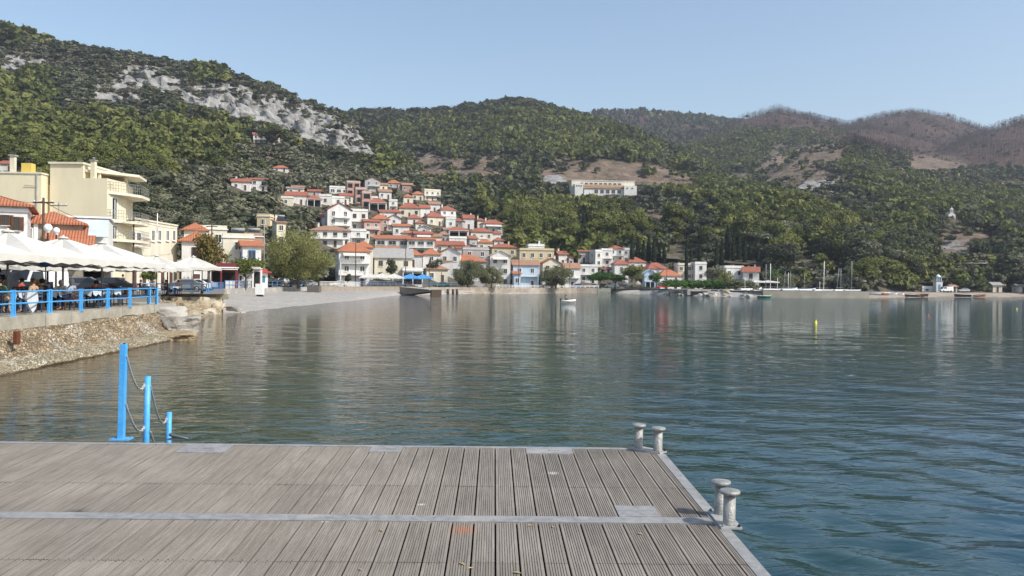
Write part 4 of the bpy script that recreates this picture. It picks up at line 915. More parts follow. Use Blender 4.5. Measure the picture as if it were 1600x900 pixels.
    ang = math.atan2(Y1 - Y0, xb - xa); ln = math.hypot(Y1 - Y0, xb - xa); ht = P(229, 344, 101)[2] - 1.6
    t = empty('cream_building', (xa, Y0, 1.6), ang, 'cream two storey building with four tall white windows behind the parasols', 'building')
    b = MB(); b.box((ln / 2, 4, ht / 2), (ln, 8, ht), CREAM); b.box((ln / 2, 4, ht + .1), (ln + .2, 8.2, .2), CREAM); b.build('wall', t)
    for uu in (238, 248, 260.5, 270.5):
        # where the ray crosses the facade
        k = (uu - 800) / F; s_ = (k * Y0 - xa) / (math.cos(ang) - k * math.sin(ang))
        link('window', winmesh('w'), t, (s_, 0, P(uu, 368, Y0 + s_ * math.sin(ang))[2] - 1.6), 0, (.95, 1, 1.35))
    for s_ in (1.2, 2.7): link('window', winmesh('w'), t, (s_, 0, 6.1), 0, (1.2, 1, 1.6))
    b = MB(); b.box((1.8, -.6, 5.1), (3.2, 1.2, .14), CREAM); bo = b.build('balcony', t)
    b = MB()
    for q in range(12): b.box((.35 + q * .27, -1.15, 5.6), (.03, .03, .95), BROWNW)
    b.box((1.8, -1.15, 6.08), (3.1, .05, .05), BROWNW); b.build('railing', bo)
    for q in range(5): link('door', doormesh(), t, (1.6 + q * ln / 5.4, 0, 1.2), 0, (1.3, 1, 2.4))
    # roof top of hillside house far left
    p = T1.hit(14, 262); 
    house_px(-6, 27, 250, 266, 'red-roofed house peeping above the blank yellow wall at the left edge', 'hip', .35, WHITE, TILE2, 'c', 'w', 10)
    # dark red shop front and small houses behind the parasols
    make_house('shop', 'low dark red shop front behind the last cream parasol', (P(338, 430, 128)[0], 131, 1.6), 4.6, 5, 3.2, R(15), 'flat', 1, mat('maroon_paint', (.16, .03, .035), .6), None, 'p', 'w', 1, 'shop')
    make_house('shop', 'low white shop with pale blue door left of the red-roofed kiosk', (P(362, 430, 136)[0], 140, 1.6), 4.4, 5, 3.6, R(15), 'flat', 1, WHITE, None, '', 'u', 1, 'shop')
    for i, (ua, ub, Y, c_, lab) in enumerate(((-60, 70, 74, WHITE, 'white ground floor shops behind the parasols at the left edge'), (205, 300, 118, OCHRE, 'ochre wall with arches behind the far parasols'))):
        x0, x1 = P(ua, 430, Y)[0], P(ub, 430, Y)[0]
        make_house('shop_row', lab, ((x0 + x1) / 2, Y + 4, 1.6), x1 - x0, 6, 3.4, 0, 'flat', 1, c_, None, 'nq', 'b', 1, 'shops')
left_buildings()
# ------------------------------------------------------------------ PIER in the foreground
def pier():
    Q0 = P(700, 699, 8.42)
    d1 = Vector(ray(745, 402)); d1.normalize()
    d2 = Vector((1, 0.0, -.004)); d2 = (d2 - d1 * d2.dot(d1) * 0).normalized()
    nn = d2.cross(d1).normalized()
    def ab(u, v):
        r = Vector(ray(u, v)); o = Vector(CAM) - Vector(Q0); t = -o.dot(nn) / r.dot(nn); q = o + r * t
        A = np.array([[d2.dot(d2), d1.dot(d2)], [d1.dot(d2), d1.dot(d1)]]); s = np.linalg.solve(A, [q.dot(d2), q.dot(d1)]); return s[0], s[1]
    M4 = Matrix.Identity(4)
    for i in range(3): M4[i][0] = d2[i]; M4[i][1] = d1[i]; M4[i][2] = nn[i]; M4[i][3] = Q0[i]
    aR, bC = ab(1040, 712); aR2, _ = ab(1225, 900); aR = (aR + aR2) / 2; aCh, bT = ab(985, 702.5)
    bT = 0; bBar0 = ab(700, 815.5)[1]; bBar1 = ab(700, 806.3)[1]; bJ = ab(700, 759.5)[1]; bS = ab(760, 880)[1]
    wood = bpy.data.materials.new('weathered_deck_wood'); wood.use_nodes = True
    n = wood.node_tree.nodes; l = wood.node_tree.links; pb = n['Principled BSDF']; pb.inputs['Roughness'].default_value = .85; pb.inputs['Specular IOR Level'].default_value = .2
    tc = n.new('ShaderNodeTexCoord'); at = n.new('ShaderNodeAttribute'); at.attribute_name = 'tint'
    mp = n.new('ShaderNodeMapping'); mp.inputs['Scale'].default_value = (45, 2.2, 6); l.new(tc.outputs['Object'], mp.inputs[0])
    t1 = n.new('ShaderNodeTexNoise'); t1.inputs['Scale'].default_value = 1; t1.inputs['Detail'].default_value = 7; t1.inputs['Roughness'].default_value = .7; l.new(mp.outputs[0], t1.inputs['Vector'])
    cr = n.new('ShaderNodeValToRGB'); e = cr.color_ramp.elements; e[0].position = .2; e[0].color = (.145, .128, .108, 1); e[1].position = .8; e[1].color = (.345, .318, .285, 1)
    x = e.new(.5); x.color = (.248, .219, .185, 1)
    a_ = n.new('ShaderNodeMath'); a_.operation = 'MULTIPLY_ADD'; a_.inputs[1].default_value = .10; l.new(at.outputs['Fac'], a_.inputs[0]); l.new(t1.outputs[0], a_.inputs[2])
    a2 = n.new('ShaderNodeMath'); a2.operation = 'SUBTRACT'; a2.inputs[1].default_value = .08; l.new(a_.outputs[0], a2.inputs[0]); l.new(a2.outputs[0], cr.inputs[0])
    t2 = n.new('ShaderNodeTexNoise'); t2.inputs['Scale'].default_value = 1.1; t2.inputs['Detail'].default_value = 6; l.new(tc.outputs['Object'], t2.inputs['Vector'])
    r2 = n.new('ShaderNodeMapRange'); r2.inputs[1].default_value = .35; r2.inputs[2].default_value = .7; r2.inputs[3].default_value = 1.12; r2.inputs[4].default_value = .82; l.new(t2.outputs[0], r2.inputs[0])
    mu = n.new('ShaderNodeMix'); mu.data_type = 'RGBA'; mu.blend_type = 'MULTIPLY'; mu.inputs[0].default_value = 1; l.new(cr.outputs[0], mu.inputs[6]); l.new(r2.outputs[0], mu.inputs[7])
    # a rusty stain and pale droppings
    def spot(col, px, ra, last, ragged=40, thr=.5):
        a, b = ab(*px); vm = n.new('ShaderNodeVectorMath'); vm.operation = 'DISTANCE'; vm.inputs[1].default_value = (a, b, 0); l.new(tc.outputs['Object'], vm.inputs[0])
        mr = n.new('ShaderNodeMapRange'); mr.inputs[1].default_value = ra; mr.inputs[2].default_value = ra * .2; l.new(vm.outputs['Value'], mr.inputs[0])
        tt = n.new('ShaderNodeTexNoise'); tt.inputs['Scale'].default_value = ragged; l.new(tc.outputs['Object'], tt.inputs['Vector'])
        mm = n.new('ShaderNodeMath'); mm.operation = 'MULTIPLY'; l.new(mr.outputs[0], mm.inputs[0]); l.new(tt.outputs[0], mm.inputs[1])
        mx = n.new('ShaderNodeMix'); mx.data_type = 'RGBA'; mx.inputs[7].default_value = (*col, 1); l.new(mm.outputs[0], mx.inputs[0]); l.new(last, mx.inputs[6]); return mx.outputs[2]
    out = spot((.45, .17, .08), (736, 828), .13, mu.outputs[2], 25)
    out = spot((.03, .03, .03), (134, 797), .12, out, 25)
    out = spot((.8, .78, .74), (667, 788), .035, out, 60); out = spot((.8, .78, .74), (868, 740), .06, out, 60); out = spot((.8, .78, .74), (520, 812), .05, out, 60)
    l.new(out, pb.inputs['Base Color']); MT['deckwood'] = wood
    root = link('wooden_pier', None); root.matrix_world = M4
    tag(root, 'weathered grooved plank pier with galvanised metal edging, filling the foreground', 'pier')
    pitch = .1512; aC = ab(750.5, 750)[0]            # a gap runs straight away here
    gap = .0125; ng = 8
    V = []; Fq = []; tint = []; rg = random.Random(3)
    def plank(a0, a1, b0, b1, b0r=None, b1r=None):
        w = a1 - a0; prof = []; ng = max(1, round(8 * w / .137))
        prof.append((a0, -.028)); prof.append((a0, -.001)); prof.append((a0 + .003, 0.0))
        gs = (w - .010) / ng
        for g in range(ng):
            s = a0 + .005 + g * gs
            if g: prof += [(s - .0028, 0), (s - .0016, -.0045), (s + .0016, -.0045), (s + .0028, 0)]
        prof += [(a1 - .003, 0), (a1, -.001), (a1, -.028)]
        o = len(V); k = len(prof); tn = rg.random(); dz = rg.uniform(-.0012, .0012)
        for bb, br in ((b0, b0r), (b1, b1r)):
            for (a, z) in prof:
                bq = bb if br is None else bb + (br - bb) * (a - a0) / w
                V.append((a, bq, z + dz)); tint.append(tn)
        for i in range(k - 1): Fq.append((o + i, o + i + 1, o + k + i + 1, o + k + i))
    k0 = int(math.floor((-7.2 - aC) / pitch)); rows = [(-9.0, bS - 2.4), (bS - 2.398, bS - .002), (bS + .002, bBar0 - .006), (bBar1 + .006, bJ - .002), (bJ + .002, bT - .02)]
    plates = [((297, 690), (366, 706)), ((576, 696), (626, 706)), ((834, 700), (884, 710))]
    PL = []
    for (p0, p1) in plates:
        a0 = ab(p0[0], (p0[1] + p1[1]) / 2)[0]; a1 = ab(p1[0], (p0[1] + p1[1]) / 2)[0]; bb = ab((p0[0] + p1[0]) / 2, p1[1])[1]; a0 = aC + round((a0 - aC) / pitch) * pitch; a1 = aC + round((a1 - aC) / pitch) * pitch; PL.append((a0, a1, bb))
    snap = lambda a: aC + round((a - aC) / pitch) * pitch
    pA1 = snap(ab(1033, 812)[0]); pA0 = pA1 - 2 * pitch; k = k0
    while True:
        a0 = aC + k * pitch + gap / 2; a1 = a0 + pitch - gap; k += 1
        if a0 > aR - .088: break
        a1 = min(a1, aR - .085)
        if a1 - a0 < .008: break
        mid = (a0 + a1) / 2
        for ri, (b0, b1) in enumerate(rows):
            r1 = None; bq = b1
            if ri == 4:
                def top(a): return (bT - .02) + min(0, (aCh - a) / (aR - aCh)) * (bT - bC)
                bq, r1 = top(a0), top(a1)
                for (pa, pb_, pbb) in PL:
                    if pa < mid < pb_: bq = r1 = min(bq, pbb - .004)
            if ri == 3 and pA0 < mid < pA1: b0 = ab(990, 793)[1] + .004
            plank(a0, a1, b0, bq, None, r1)
    Vn = np.array(V); Q = np.array(Fq)
    link('deck_boards', npmesh('deck_boards', Vn, Q, wood, {'tint': ('FLOAT', np.array(tint))}), root)
    G = METALG; b = MB()
    # frame: border angle on right and chamfered corner and back, bars, hull under the boards
    b.prism([(aR - .085, -9), (aR, -9), (aR, bC), (aR - .085, bC + .0)], G, t0=-.20, t1=.005)
    b.prism([(aR - .085, bC + .001), (aR, bC + .001), (aCh + .0, bT + .05), (aCh, bT - .025)], G, t0=-.20, t1=.005)
    b.box(((aCh - 7.3) / 2, bT + .017, -.098), (aCh + 7.3 - .002, .064, .204), G)
    b.build('edge_frame', root)
    b = MB(); b.box(((aR - .088 - 7.3) / 2, (bBar0 + bBar1) / 2, -.01), (aR - .088 + 7.3, bBar1 - bBar0, .03), G); b.build('cross_bar', root)
    for q, (a0, a1, bb) in enumerate(PL):
        b = MB(); b.box(((a0 + a1) / 2, (bT - .018 + bb) / 2, -.006), (a1 - a0, bT - .018 - bb, .022), G)
        b.box(((a0 + a1) / 2 + .05, (bT + bb) / 2, .008), (.1, .035, .012), METALG); b.build('cover_plate', root)
    a0, a1 = pA0, pA1; b1 = ab(990, 793.5)[1]
    b = MB(); b.box(((a0 + a1) / 2, (bBar1 + b1) / 2 + .002, -.003), (a1 - a0, b1 - bBar1, .022), G); b.build('cover_plate', root)
    b = MB(); b.box(((aR - 7.2) / 2 - .05, -4.6, -.10), (aR + 7.1 - .06, 9.0, .13), mat('dark_hull', (.03, .03, .03), .9)); b.build('float', root)
    b = MB()
    for bb in (bS + .02, bS - .02, bJ + .02, bJ - .02):
        kk = k0
        while aC + kk * pitch < aR - .1:
            for f_ in (.3, .7): b.lathe((aC + (kk + f_) * pitch, bb, 0), [(.0045, -.002), (.0045, .0012), (.001, .0016)], BROWNW, 6)
            kk += 1
    b.build('screws', root)
    root_inv = None
    # piles under the pier so that it stands in the sea
    b = MB()
    for (a, bb) in ((aR - .4, -.5), (aR - .4, -5), (-2, -.5), (-6, -.5), (-2, -5), (-6, -5)): b.tube([(a, bb, -.15), (a, bb, -3)], .12, G, 10)
    b.build('pile', root)
    def world(a, b_, c=0): return M4 @ Vector((a, b_, c))
    # ---- twin mooring bollards
    def twin(pxs, r, h, capr, plate, lab):
        ps = [ab(*q) for q in pxs]; mid = ((ps[0][0] + ps[1][0]) / 2, (ps[0][1] + ps[1][1]) / 2)
        t = link('mooring_bollard', None); t.matrix_world = M4 @ Matrix.Translation((mid[0], mid[1], 0)); tag(t, lab, 'bollard', 'twin bollards on the pier edge')
        dx, dy = ps[1][0] - ps[0][0], ps[1][1] - ps[0][1]; an = math.atan2(dy, dx); L = math.hypot(dx, dy)
        b = MB(); b.box((0, 0, .012), (L + plate, plate * .95, .014), mat('pale_galvanised', (.50, .49, .46), .5, (.42, .42, .41), 9, metal=.4), an)
        for s_ in (-1, 1):
            for q in (-1, 1):
                x, y = s_ * (L / 2 + plate * .38), q * plate * .36
                b.lathe((x * math.cos(an) - y * math.sin(an), x * math.sin(an) + y * math.cos(an), .019), [(.012, 0), (.012, .01), (.006, .011), (.006, .018)], BLACKM if q > 0 else METALG, 6, False)
        b.build('base_plate', t)
        Gb = mat('cast_galvanised', (.40, .395, .37), .55, (.24, .24, .23), 16, metal=.35, bump=.25, bscale=60)
        for (a, bb) in ps:
            b = MB(); b.lathe((a - mid[0], bb - mid[1], .019), [(r * 1.06, 0), (r * 1.06, .006), (r, .012), (r, h - .028)], Gb, 28)
            p = b.build('bollard_post', t)
            b = MB(); b.lathe((a - mid[0], bb - mid[1], .019 + h - .028), [(r * 1.0, -.002), (capr * .9, .004), (capr, .008), (capr, .022), (capr * .93, .028), (.02, .030)], Gb, 32); b.build('bollard_cap', p)
        return t
    Yn = world(*ab(1140, 826))[1]; s = Yn / F
    twin([(1124.5, 806), (1139.5, 823)], 9.6 * s, 54 * s, 16.3 * s, .155, 'pair of galvanised bollards on the pier edge nearest the camera')
    Yn = world(*ab(1028, 708))[1]; s = Yn / F
    twin([(997, 701.5), (1028, 707.5)], 7.0 * s, 37 * s, 11.3 * s, .13, 'pair of galvanised bollards at the far corner of the pier')
    # ---- blue posts
    a, bb = ab(189.5, 687); p1 = world(a, bb); s = p1.y / F; hh = 150 * s
    t = empty('handrail_post', tuple(p1), 0, 'tallest square blue steel post at the back edge of the pier', 'post', 'blue posts at the pier edge')
    b = MB(); w = 8.6 * s; b.prism([(-w / 2, 0), (w / 2, 0), (w / 2 + .018, hh), (-w / 2 + .018, hh)], BLUE, axis='y', t0=-w / 2, t1=w / 2); b.build('post', t)
    b = MB(); b.box((0.0, -.0, .008), (.19, .14, .014), BLUE)
    for x in (-.075, .075):
        for y in (-.05, .05): b.lathe((x, y, .015), [(.008, 0), (.008, .008)], METALG, 6)
    b.build('base_plate', t)
    b = MB(); b.lathe((.018 + w * .22, -w * .3, hh), [(.012, 0), (.012, .01)], DARK, 8); b.build('cap_hole', t)
    p2 = Vector(P(231, 588, 8.95)); s2 = 8.95 / F; t = empty('handrail_post', (p2.x - .012, p2.y, 0), 0, 'middle round blue post with two chains beyond the pier edge', 'post', 'blue posts at the pier edge')
    b = MB(); b.tube([(-.0, 0, -2), (-.0, 0, 1.2), (.012, 0, p2.z)], 4.6 * s2, BLUE, 14); b.build('post', t)
    p3 = Vector(P(264.5, 644, 9.5)); s3 = 9.5 / F; t = empty('handrail_post', (p3.x - .006, p3.y, 0), 0, 'shortest round blue post beyond the pier edge', 'post', 'blue posts at the pier edge')
    b = MB(); b.tube([(0, 0, -2), (0, 0, 1.0), (.006, 0, p3.z)], 4.0 * s3, BLUE, 14); b.build('post', t)
    # ---- chains
    CH = mat('chain_steel', (.5, .5, .48), .4, metal=.6)
    def chain(A, B, sag, lab):
        b = MB(); n_ = 240; pts = []
        for i in range(n_ + 1):
            t_ = i / n_; q = A.lerp(B, t_); q = Vector((q.x, q.y, q.z - sag * 4 * t_ * (1 - t_) * (1 + .5 * (t_ - .5)))); pts.append(q)
        acc = 0; j = 0; last = pts[0]; step = .021
        for i in range(1, n_ + 1):
            acc += (pts[i] - pts[i - 1]).length
            if acc >= step:
                acc = 0; d = (pts[i] - last).normalized(); c = (pts[i] + last) / 2; last = pts[i]
                side = d.cross(Vector((0, 1, 0))).normalized() if j % 2 else d.cross(Vector((0, 0, 1)).lerp(Vector((1, 0, 0)), .3)).normalized()
                j += 1; ring = [c + d * (math.cos(k * math.pi / 3) * .0165) + side * (math.sin(k * math.pi / 3) * .011) for k in range(7)]
                b.tube(ring, .0048, CH, 4, False)
        tag(b.build('chain'), lab, 'chain', 'chains between the blue posts')
    A1 = Vector(P(197.5, 556, p1.y)); B1 = Vector(P(228, 596, 8.95))
    chain(A1, B1, .17, 'upper chain drooping from the tallest blue post to the middle one')
    chain(Vector(P(196, 630, p1.y)), Vector(P(228, 662, 8.95)), .15, 'lower chain drooping from the tallest blue post to the middle one')
    chain(Vector(P(235, 602, 8.95)), Vector(P(262, 650, 9.5)), .19, 'chain drooping from the middle blue post to the shortest one')
    chain(Vector(P(235, 674, 8.95)), Vector(P(262, 715, 9.5)), .12, 'lower chain beyond the pier edge, mostly hidden by the deck')
    # cleat
    a, bb = ab(276, 687.5); c = world(a, bb + .0); t = empty('mooring_cleat', tuple(c), R(-4), 'small dark grey mooring cleat beside the shortest blue post', 'cleat')
    CM = mat('cleat_iron', (.12, .14, .15), .5, metal=.3); b = MB(); b.box((0, 0, .008), (.17, .06, .012), CM); b.tube([(-.03, 0, .012), (-.03, 0, .045)], .014, CM); b.tube([(.04, 0, .012), (.04, 0, .03)], .012, CM)
    b.tube([(-.075, 0, .055), (-.04, 0, .045), (.03, 0, .032), (.125, -.01, .018)], [.016, .022, .015, .008], CM); b.build('horn', t)
    # dry leaves on the boards
    LF = mat('dry_leaf', (.42, .32, .14), .8)
    for i, px in enumerate([(722, 882), (563, 891), (808, 896), (864, 824), (828, 822), (596, 830), (1000, 835), (735, 889)]):
        a, bb = ab(*px); b = MB(); r = random.Random(i); L = r.uniform(.02, .035); 
        b.add([(-L, 0, .003), (0, -L * .35, .008), (L, 0, .004), (0, L * .35, .009), (0, 0, .004)], [(0, 1, 4), (1, 2, 4), (2, 3, 4), (3, 0, 4)], LF)
        o = b.build('dry_leaf', None, tuple(world(a, bb, .001)), r.uniform(0, 3)); tag(o, 'small curled dry leaf lying on the pier planks', 'leaf', 'dry leaves on the pier')
pier()

# ------------------------------------------------------------------ SHORE: quay, rocks, beach, sea wall
def edge_line(u):
    return np.interp(u, [0, 250], [28.3, 45.8])
QP = [(-14.6, 8), (-16.1, 22), (-16.8, 28.7), (-17.2, 33), (-17.6, 37), (-18.2, 42), (-18.7, 45.4)]
def quay():
    M = mat('quay_rubble', (.44, .345, .225), .95, (.24, .18, .11), 2.0, 10, bump=1.0, bscale=12, col3=(.50, .45, .36), sharp=(.42, .6))
    ML = mat('quay_ledge', (.52, .46, .32), .95, (.28, .23, .14), 6, 8, bump=.9, bscale=10, col3=(.60, .55, .42))
    for Mx, vs in ((M, 7.5), (ML, 11.0)):
        n = Mx.node_tree.nodes; l = Mx.node_tree.links; g = n.new('ShaderNodeNewGeometry'); pb = n['Principled BSDF']
        nz = n.new('ShaderNodeTexNoise'); nz.inputs['Scale'].default_value = 3; l.new(g.outputs['Position'], nz.inputs['Vector'])
        ad = n.new('ShaderNodeMix'); ad.data_type = 'RGBA'; ad.blend_type = 'ADD'; ad.inputs[0].default_value = .25; l.new(g.outputs['Position'], ad.inputs[6]); l.new(nz.outputs['Color'], ad.inputs[7])
        v = n.new('ShaderNodeTexVoronoi'); v.inputs['Scale'].default_value = vs; l.new(ad.outputs[2], v.inputs['Vector'])
        v2 = n.new('ShaderNodeTexVoronoi'); v2.feature = 'DISTANCE_TO_EDGE'; v2.inputs['Scale'].default_value = vs; l.new(ad.outputs[2], v2.inputs['Vector'])
        old = pb.inputs['Base Color'].links[0].from_socket
        hs = n.new('ShaderNodeSeparateColor'); l.new(v.outputs['Color'], hs.inputs[0]); mr = n.new('ShaderNodeMapRange'); mr.inputs[3].default_value = .68; mr.inputs[4].default_value = 1.25; l.new(hs.outputs[0], mr.inputs[0])
        mu = n.new('ShaderNodeMix'); mu.data_type = 'RGBA'; mu.blend_type = 'MULTIPLY'; mu.inputs[0].default_value = 1; l.new(old, mu.inputs[6]); l.new(mr.outputs[0], mu.inputs[7])
        e_ = n.new('ShaderNodeMapRange'); e_.inputs[1].default_value = .02; e_.inputs[2].default_value = .12; l.new(v2.outputs['Distance'], e_.inputs[0])
        mm = n.new('ShaderNodeMix'); mm.data_type = 'RGBA'; mm.inputs[6].default_value = (.20, .165, .115, 1); l.new(e_.outputs[0], mm.inputs[0]); l.new(mu.outputs[2], mm.inputs[7]); l.new(mm.outputs[2], pb.inputs['Base Color'])
        bp = [q for q in n if q.type == 'BUMP'][0]; b2 = n.new('ShaderNodeBump'); b2.inputs['Strength'].default_value = .9; b2.inputs['Distance'].default_value = .08; l.new(e_.outputs[0], b2.inputs['Height']); l.new(bp.outputs[0], b2.inputs['Normal']); l.new(b2.outputs[0], pb.inputs['Normal'])
    MW = mat('wet_weed_line', (.10, .065, .035), .6, (.06, .045, .025), 4, 6, bump=.5)
    t = link('quay_wall', None); tag(t, 'old rubble masonry quay wall with a concrete coping under the cafe terrace', 'wall')
    # sample path finely, then return round the corner
    path = [Vector((a, b, 0)) for a, b in QP]; P_ = []
    for i in range(len(path) - 1):
        n_ = int((path[i + 1] - path[i]).length / .16)
        P_ += [path[i].lerp(path[i + 1], k / n_) for k in range(n_)]
    P_.append(path[-1])
    for k in range(1, 30): P_.append(path[-1] + Vector((-k * .16 - .0, k * .11, 0)))
    m_ = len(P_)
    nr = []
    for i in range(m_):
        d = (P_[min(i + 6, m_ - 1)] - P_[max(i - 6, 0)]).normalized(); nr.append(Vector((d.y, -d.x, 0)))
    prof = [(0.06, 1.22), (.12, 1.15), (.22, 1.0), (.34, .85), (.46, .7), (.58, .55), (.72, .42), (.84, .34), (1.02, .30), (1.25, .25), (1.42, .18), (1.5, .06), (1.52, -.08), (1.6, -.5)]
    rows = []
    for (off, z) in prof:
        for sub in ((0,) if z < -.1 else (0, .5)):
            rows.append((off, z))
    # refine
    O = np.interp(np.linspace(0, len(prof) - 1, 60), range(len(prof)), [q[0] for q in prof]); Z = np.interp(np.linspace(0, len(prof) - 1, 60), range(len(prof)), [q[1] for q in prof])
    V = np.zeros((60, m_, 3))
    sl = np.arange(m_) * .16
    for j in range(60):
        o_ = O[j]
        wid = 1 + .45 * np.clip((sl - 12) / 20, 0, 1)
        nz = (fbm(sl * 1.7, Z[j] * 4 + 0 * sl, 4, 3) - .5) * .26 * min(1, j / 4) + (vn(sl * 6, Z[j] * 12 + 0 * sl, 8) - .5) * .085 * min(1, j / 3)
        for i in range(m_):
            q = P_[i] + nr[i] * (o_ * wid[i] * .8 + nz[i]); V[j, i] = (q.x, q.y, Z[j] + nz[i] * .4)
    fq = gridq(60, m_); me = npmesh('masonry', V.reshape(-1, 3), fq, [M, ML, MW], None, True)
    zc = V.reshape(-1, 3)[fq].mean(1)[:, 2]
    mi = np.where(zc < .05, 2, np.where(zc < .36, 1, 0)); me.polygons.foreach_set('material_index', mi.astype(np.int32)); link('masonry', me, t)
    b = MB(); CP = mat('coping_concrete', (.40, .37, .30), .9, (.28, .26, .21), 2.5, 8, bump=.5, bscale=14, col3=(.50, .46, .38))
    for i in range(len(path) - 1):
        p, q = path[i], path[i + 1]; d = (q - p).normalized(); n_ = Vector((d.y, -d.x, 0)); L = (q - p).length
        seg = int(L / 2.3) + 1
        for k in range(seg):
            a_ = p.lerp(q, k / seg); c_ = p.lerp(q, (k + 1) / seg - .004); r = random.Random(i * 9 + k); e = r.uniform(-.02, .03); zl = 1.22 - r.uniform(-.04, .09)
            vs = []
            for zz in (zl, 1.612 + e * .2):
                for pp in (a_, c_): vs += [pp + n_ * (.12 + e) + Vector((0, 0, zz)), pp - n_ * .8 + Vector((0, 0, zz))]
            b.add(vs, [(0, 1, 3, 2), (4, 6, 7, 5), (0, 2, 6, 4), (1, 5, 7, 3), (0, 4, 5, 1), (2, 3, 7, 6)], CP)
    b.box((-20.6, 46.6, 1.2), (4.2, 2.2, .84), CP, R(-34)); b.build('coping', t)
    # rust stain plate in the wall
    p = P(72, 521, 27.6); 
    b = MB(); b.box((0, 0, 0), (.12, .2, .42), mat('rust', (.16, .05, .025), .9, (.09, .03, .02), 9)); o = b.build('drain_outlet', t, (-15.98, 27.5, .98))
    return t
quay()
def rock(name, c, r, sq, M, seed, lab, cat='rock', group=None, sub=4):
    bm = bmesh.new(); bmesh.ops.create_icosphere(bm, subdivisions=sub, radius=1)
    pts = np.array([v.co for v in bm.verts]); 
    for v in bm.verts:
        p = v.co; k = 1 + .35 * (float(fbm(np.array(p.x * 1.1 + seed * 3.1 + 5), np.array(p.y * 1.1 + p.z * 1.7 + 9), 3, seed)) - .5) + .10 * (float(vn(np.array(p.x * 4 + 7), np.array(p.y * 4 - p.z * 5), seed)) - .5)
        q = Vector((max(-.82, min(.74, p.x + .25 * p.z)), max(-.7, min(.8, p.y - .2 * p.x)), max(-.62, min(.66, p.z + .2 * p.y)))) * k
        v.co = Vector((q.x * r[0], q.y * r[1], q.z * r[2]))
    me = bpy.data.meshes.new(name); bm.to_mesh(me); bm.free(); me.materials.append(M)
    o = link(name, me, None, c, random.Random(seed).uniform(0, 3)); tag(o, lab, cat, group); return o
ROCKM = mat('boulder_grey', (.36, .34, .30), .9, (.22, .20, .17), 3, 8, bump=.8, bscale=8); ROCKY = mat('boulder_ochre', (.40, .32, .20), .9, (.24, .18, .11), 3, 8, bump=.8, bscale=8)
ROCKL = mat('boulder_pale', (.52, .49, .44), .9, (.34, .31, .27), 1.2, 8, bump=.6, bscale=4)
rock('boulder', (-17.2, 44.0, .55), (1.0, 1.5, .75), 1, ROCKM, 3, 'big grey boulder at the corner of the quay wall')
rock('boulder', (-17.9, 44.8, 1.15), (.8, 1.1, .55), 1, CONC, 5, 'broken concrete block under the corner of the railing')
rock('boulder', (-16.7, 42.0, .12), (.9, 1.8, .35), 1, ROCKY, 8, 'flat ochre rock at the waterline by the quay corner')
def rocky_slope():
    M = mat('ledge_rock', (.36, .30, .20), .95, (.19, .145, .09), 1.8, 10, bump=1, bscale=4, col3=(.46, .41, .31), sharp=(.4, .62))
    A, B, C, D = np.array((-23.3, 55.5, -.4)), np.array((-25.4, 77, -.4)), np.array((-27.4, 80, 1.62)), np.array((-33.5, 79.6, 1.62))
    n_ = 90; s, t = np.meshgrid(np.linspace(0, 1, n_), np.linspace(0, 1, n_))
    Pq = (A * (1 - s[..., None]) + B * s[..., None]) * (1 - t[..., None]) + (D * (1 - s[..., None]) + C * s[..., None]) * t[..., None]
    st = .35 * t + .65 * (np.floor(t * 4 + 1.2 * fbm(s * 6, t * 6, 3, 4)) / 4.6)
    Pq[..., 2] = -.45 + 2.05 * np.clip(st, 0, 1) + (fbm(s * 14, t * 14, 4, 9) - .5) * .5 * (1 - t) ** .3
    Pq[-1, :, 2] = 1.58
    Pq[..., 0] += (fbm(s * 9, t * 9 + 4, 3, 2) - .5) * 1.0 * (1 - t)
    o = link('rocky_shore', npmesh('rocky_shore', Pq.reshape(-1, 3), gridq(n_, n_), M, None, True)); tag(o, 'ochre rocky ledge falling to the water between the quay corner and the beach', 'rock ledge')
    b = MB(); CP = MT['coping_concrete']; b.box((-30.0, 79.9, 1.38), (7.0, .5, .5), CP, R(-1)); o = b.build('quay_wall'); tag(o, 'low concrete edge beam above the ochre rocky ledge', 'wall')
    for i, (u, v, r, M_, lab) in enumerate([(366, 484, .9, ROCKM, 'flat dark rock at the start of the beach'), (348, 478, .5, ROCKY, 'small ochre rock standing at the end of the rocky ledge'), (330, 487, .22, ROCKL, 'small white rock at the foot of the rocky ledge, right'), (318, 489, .2, ROCKL, 'small white rock at the foot of the rocky ledge, middle'), (303, 489, .2, ROCKL, 'small white rock at the foot of the rocky ledge, left'), (380, 487.5, .22, ROCKL, 'small pale rock in the shallows by the beach tip'), (276, 503, .9, ROCKY, 'flat ochre rock lying in the water at the foot of the ledge')]):
        Y = 2.7 * F / (v - vh(u)); rock('rock', (XY(u, Y), Y, .15), (r * 1.5, r * .8, r * .6), 1, M_, 20 + i, lab, 'rock', None, 2)
rocky_slope()
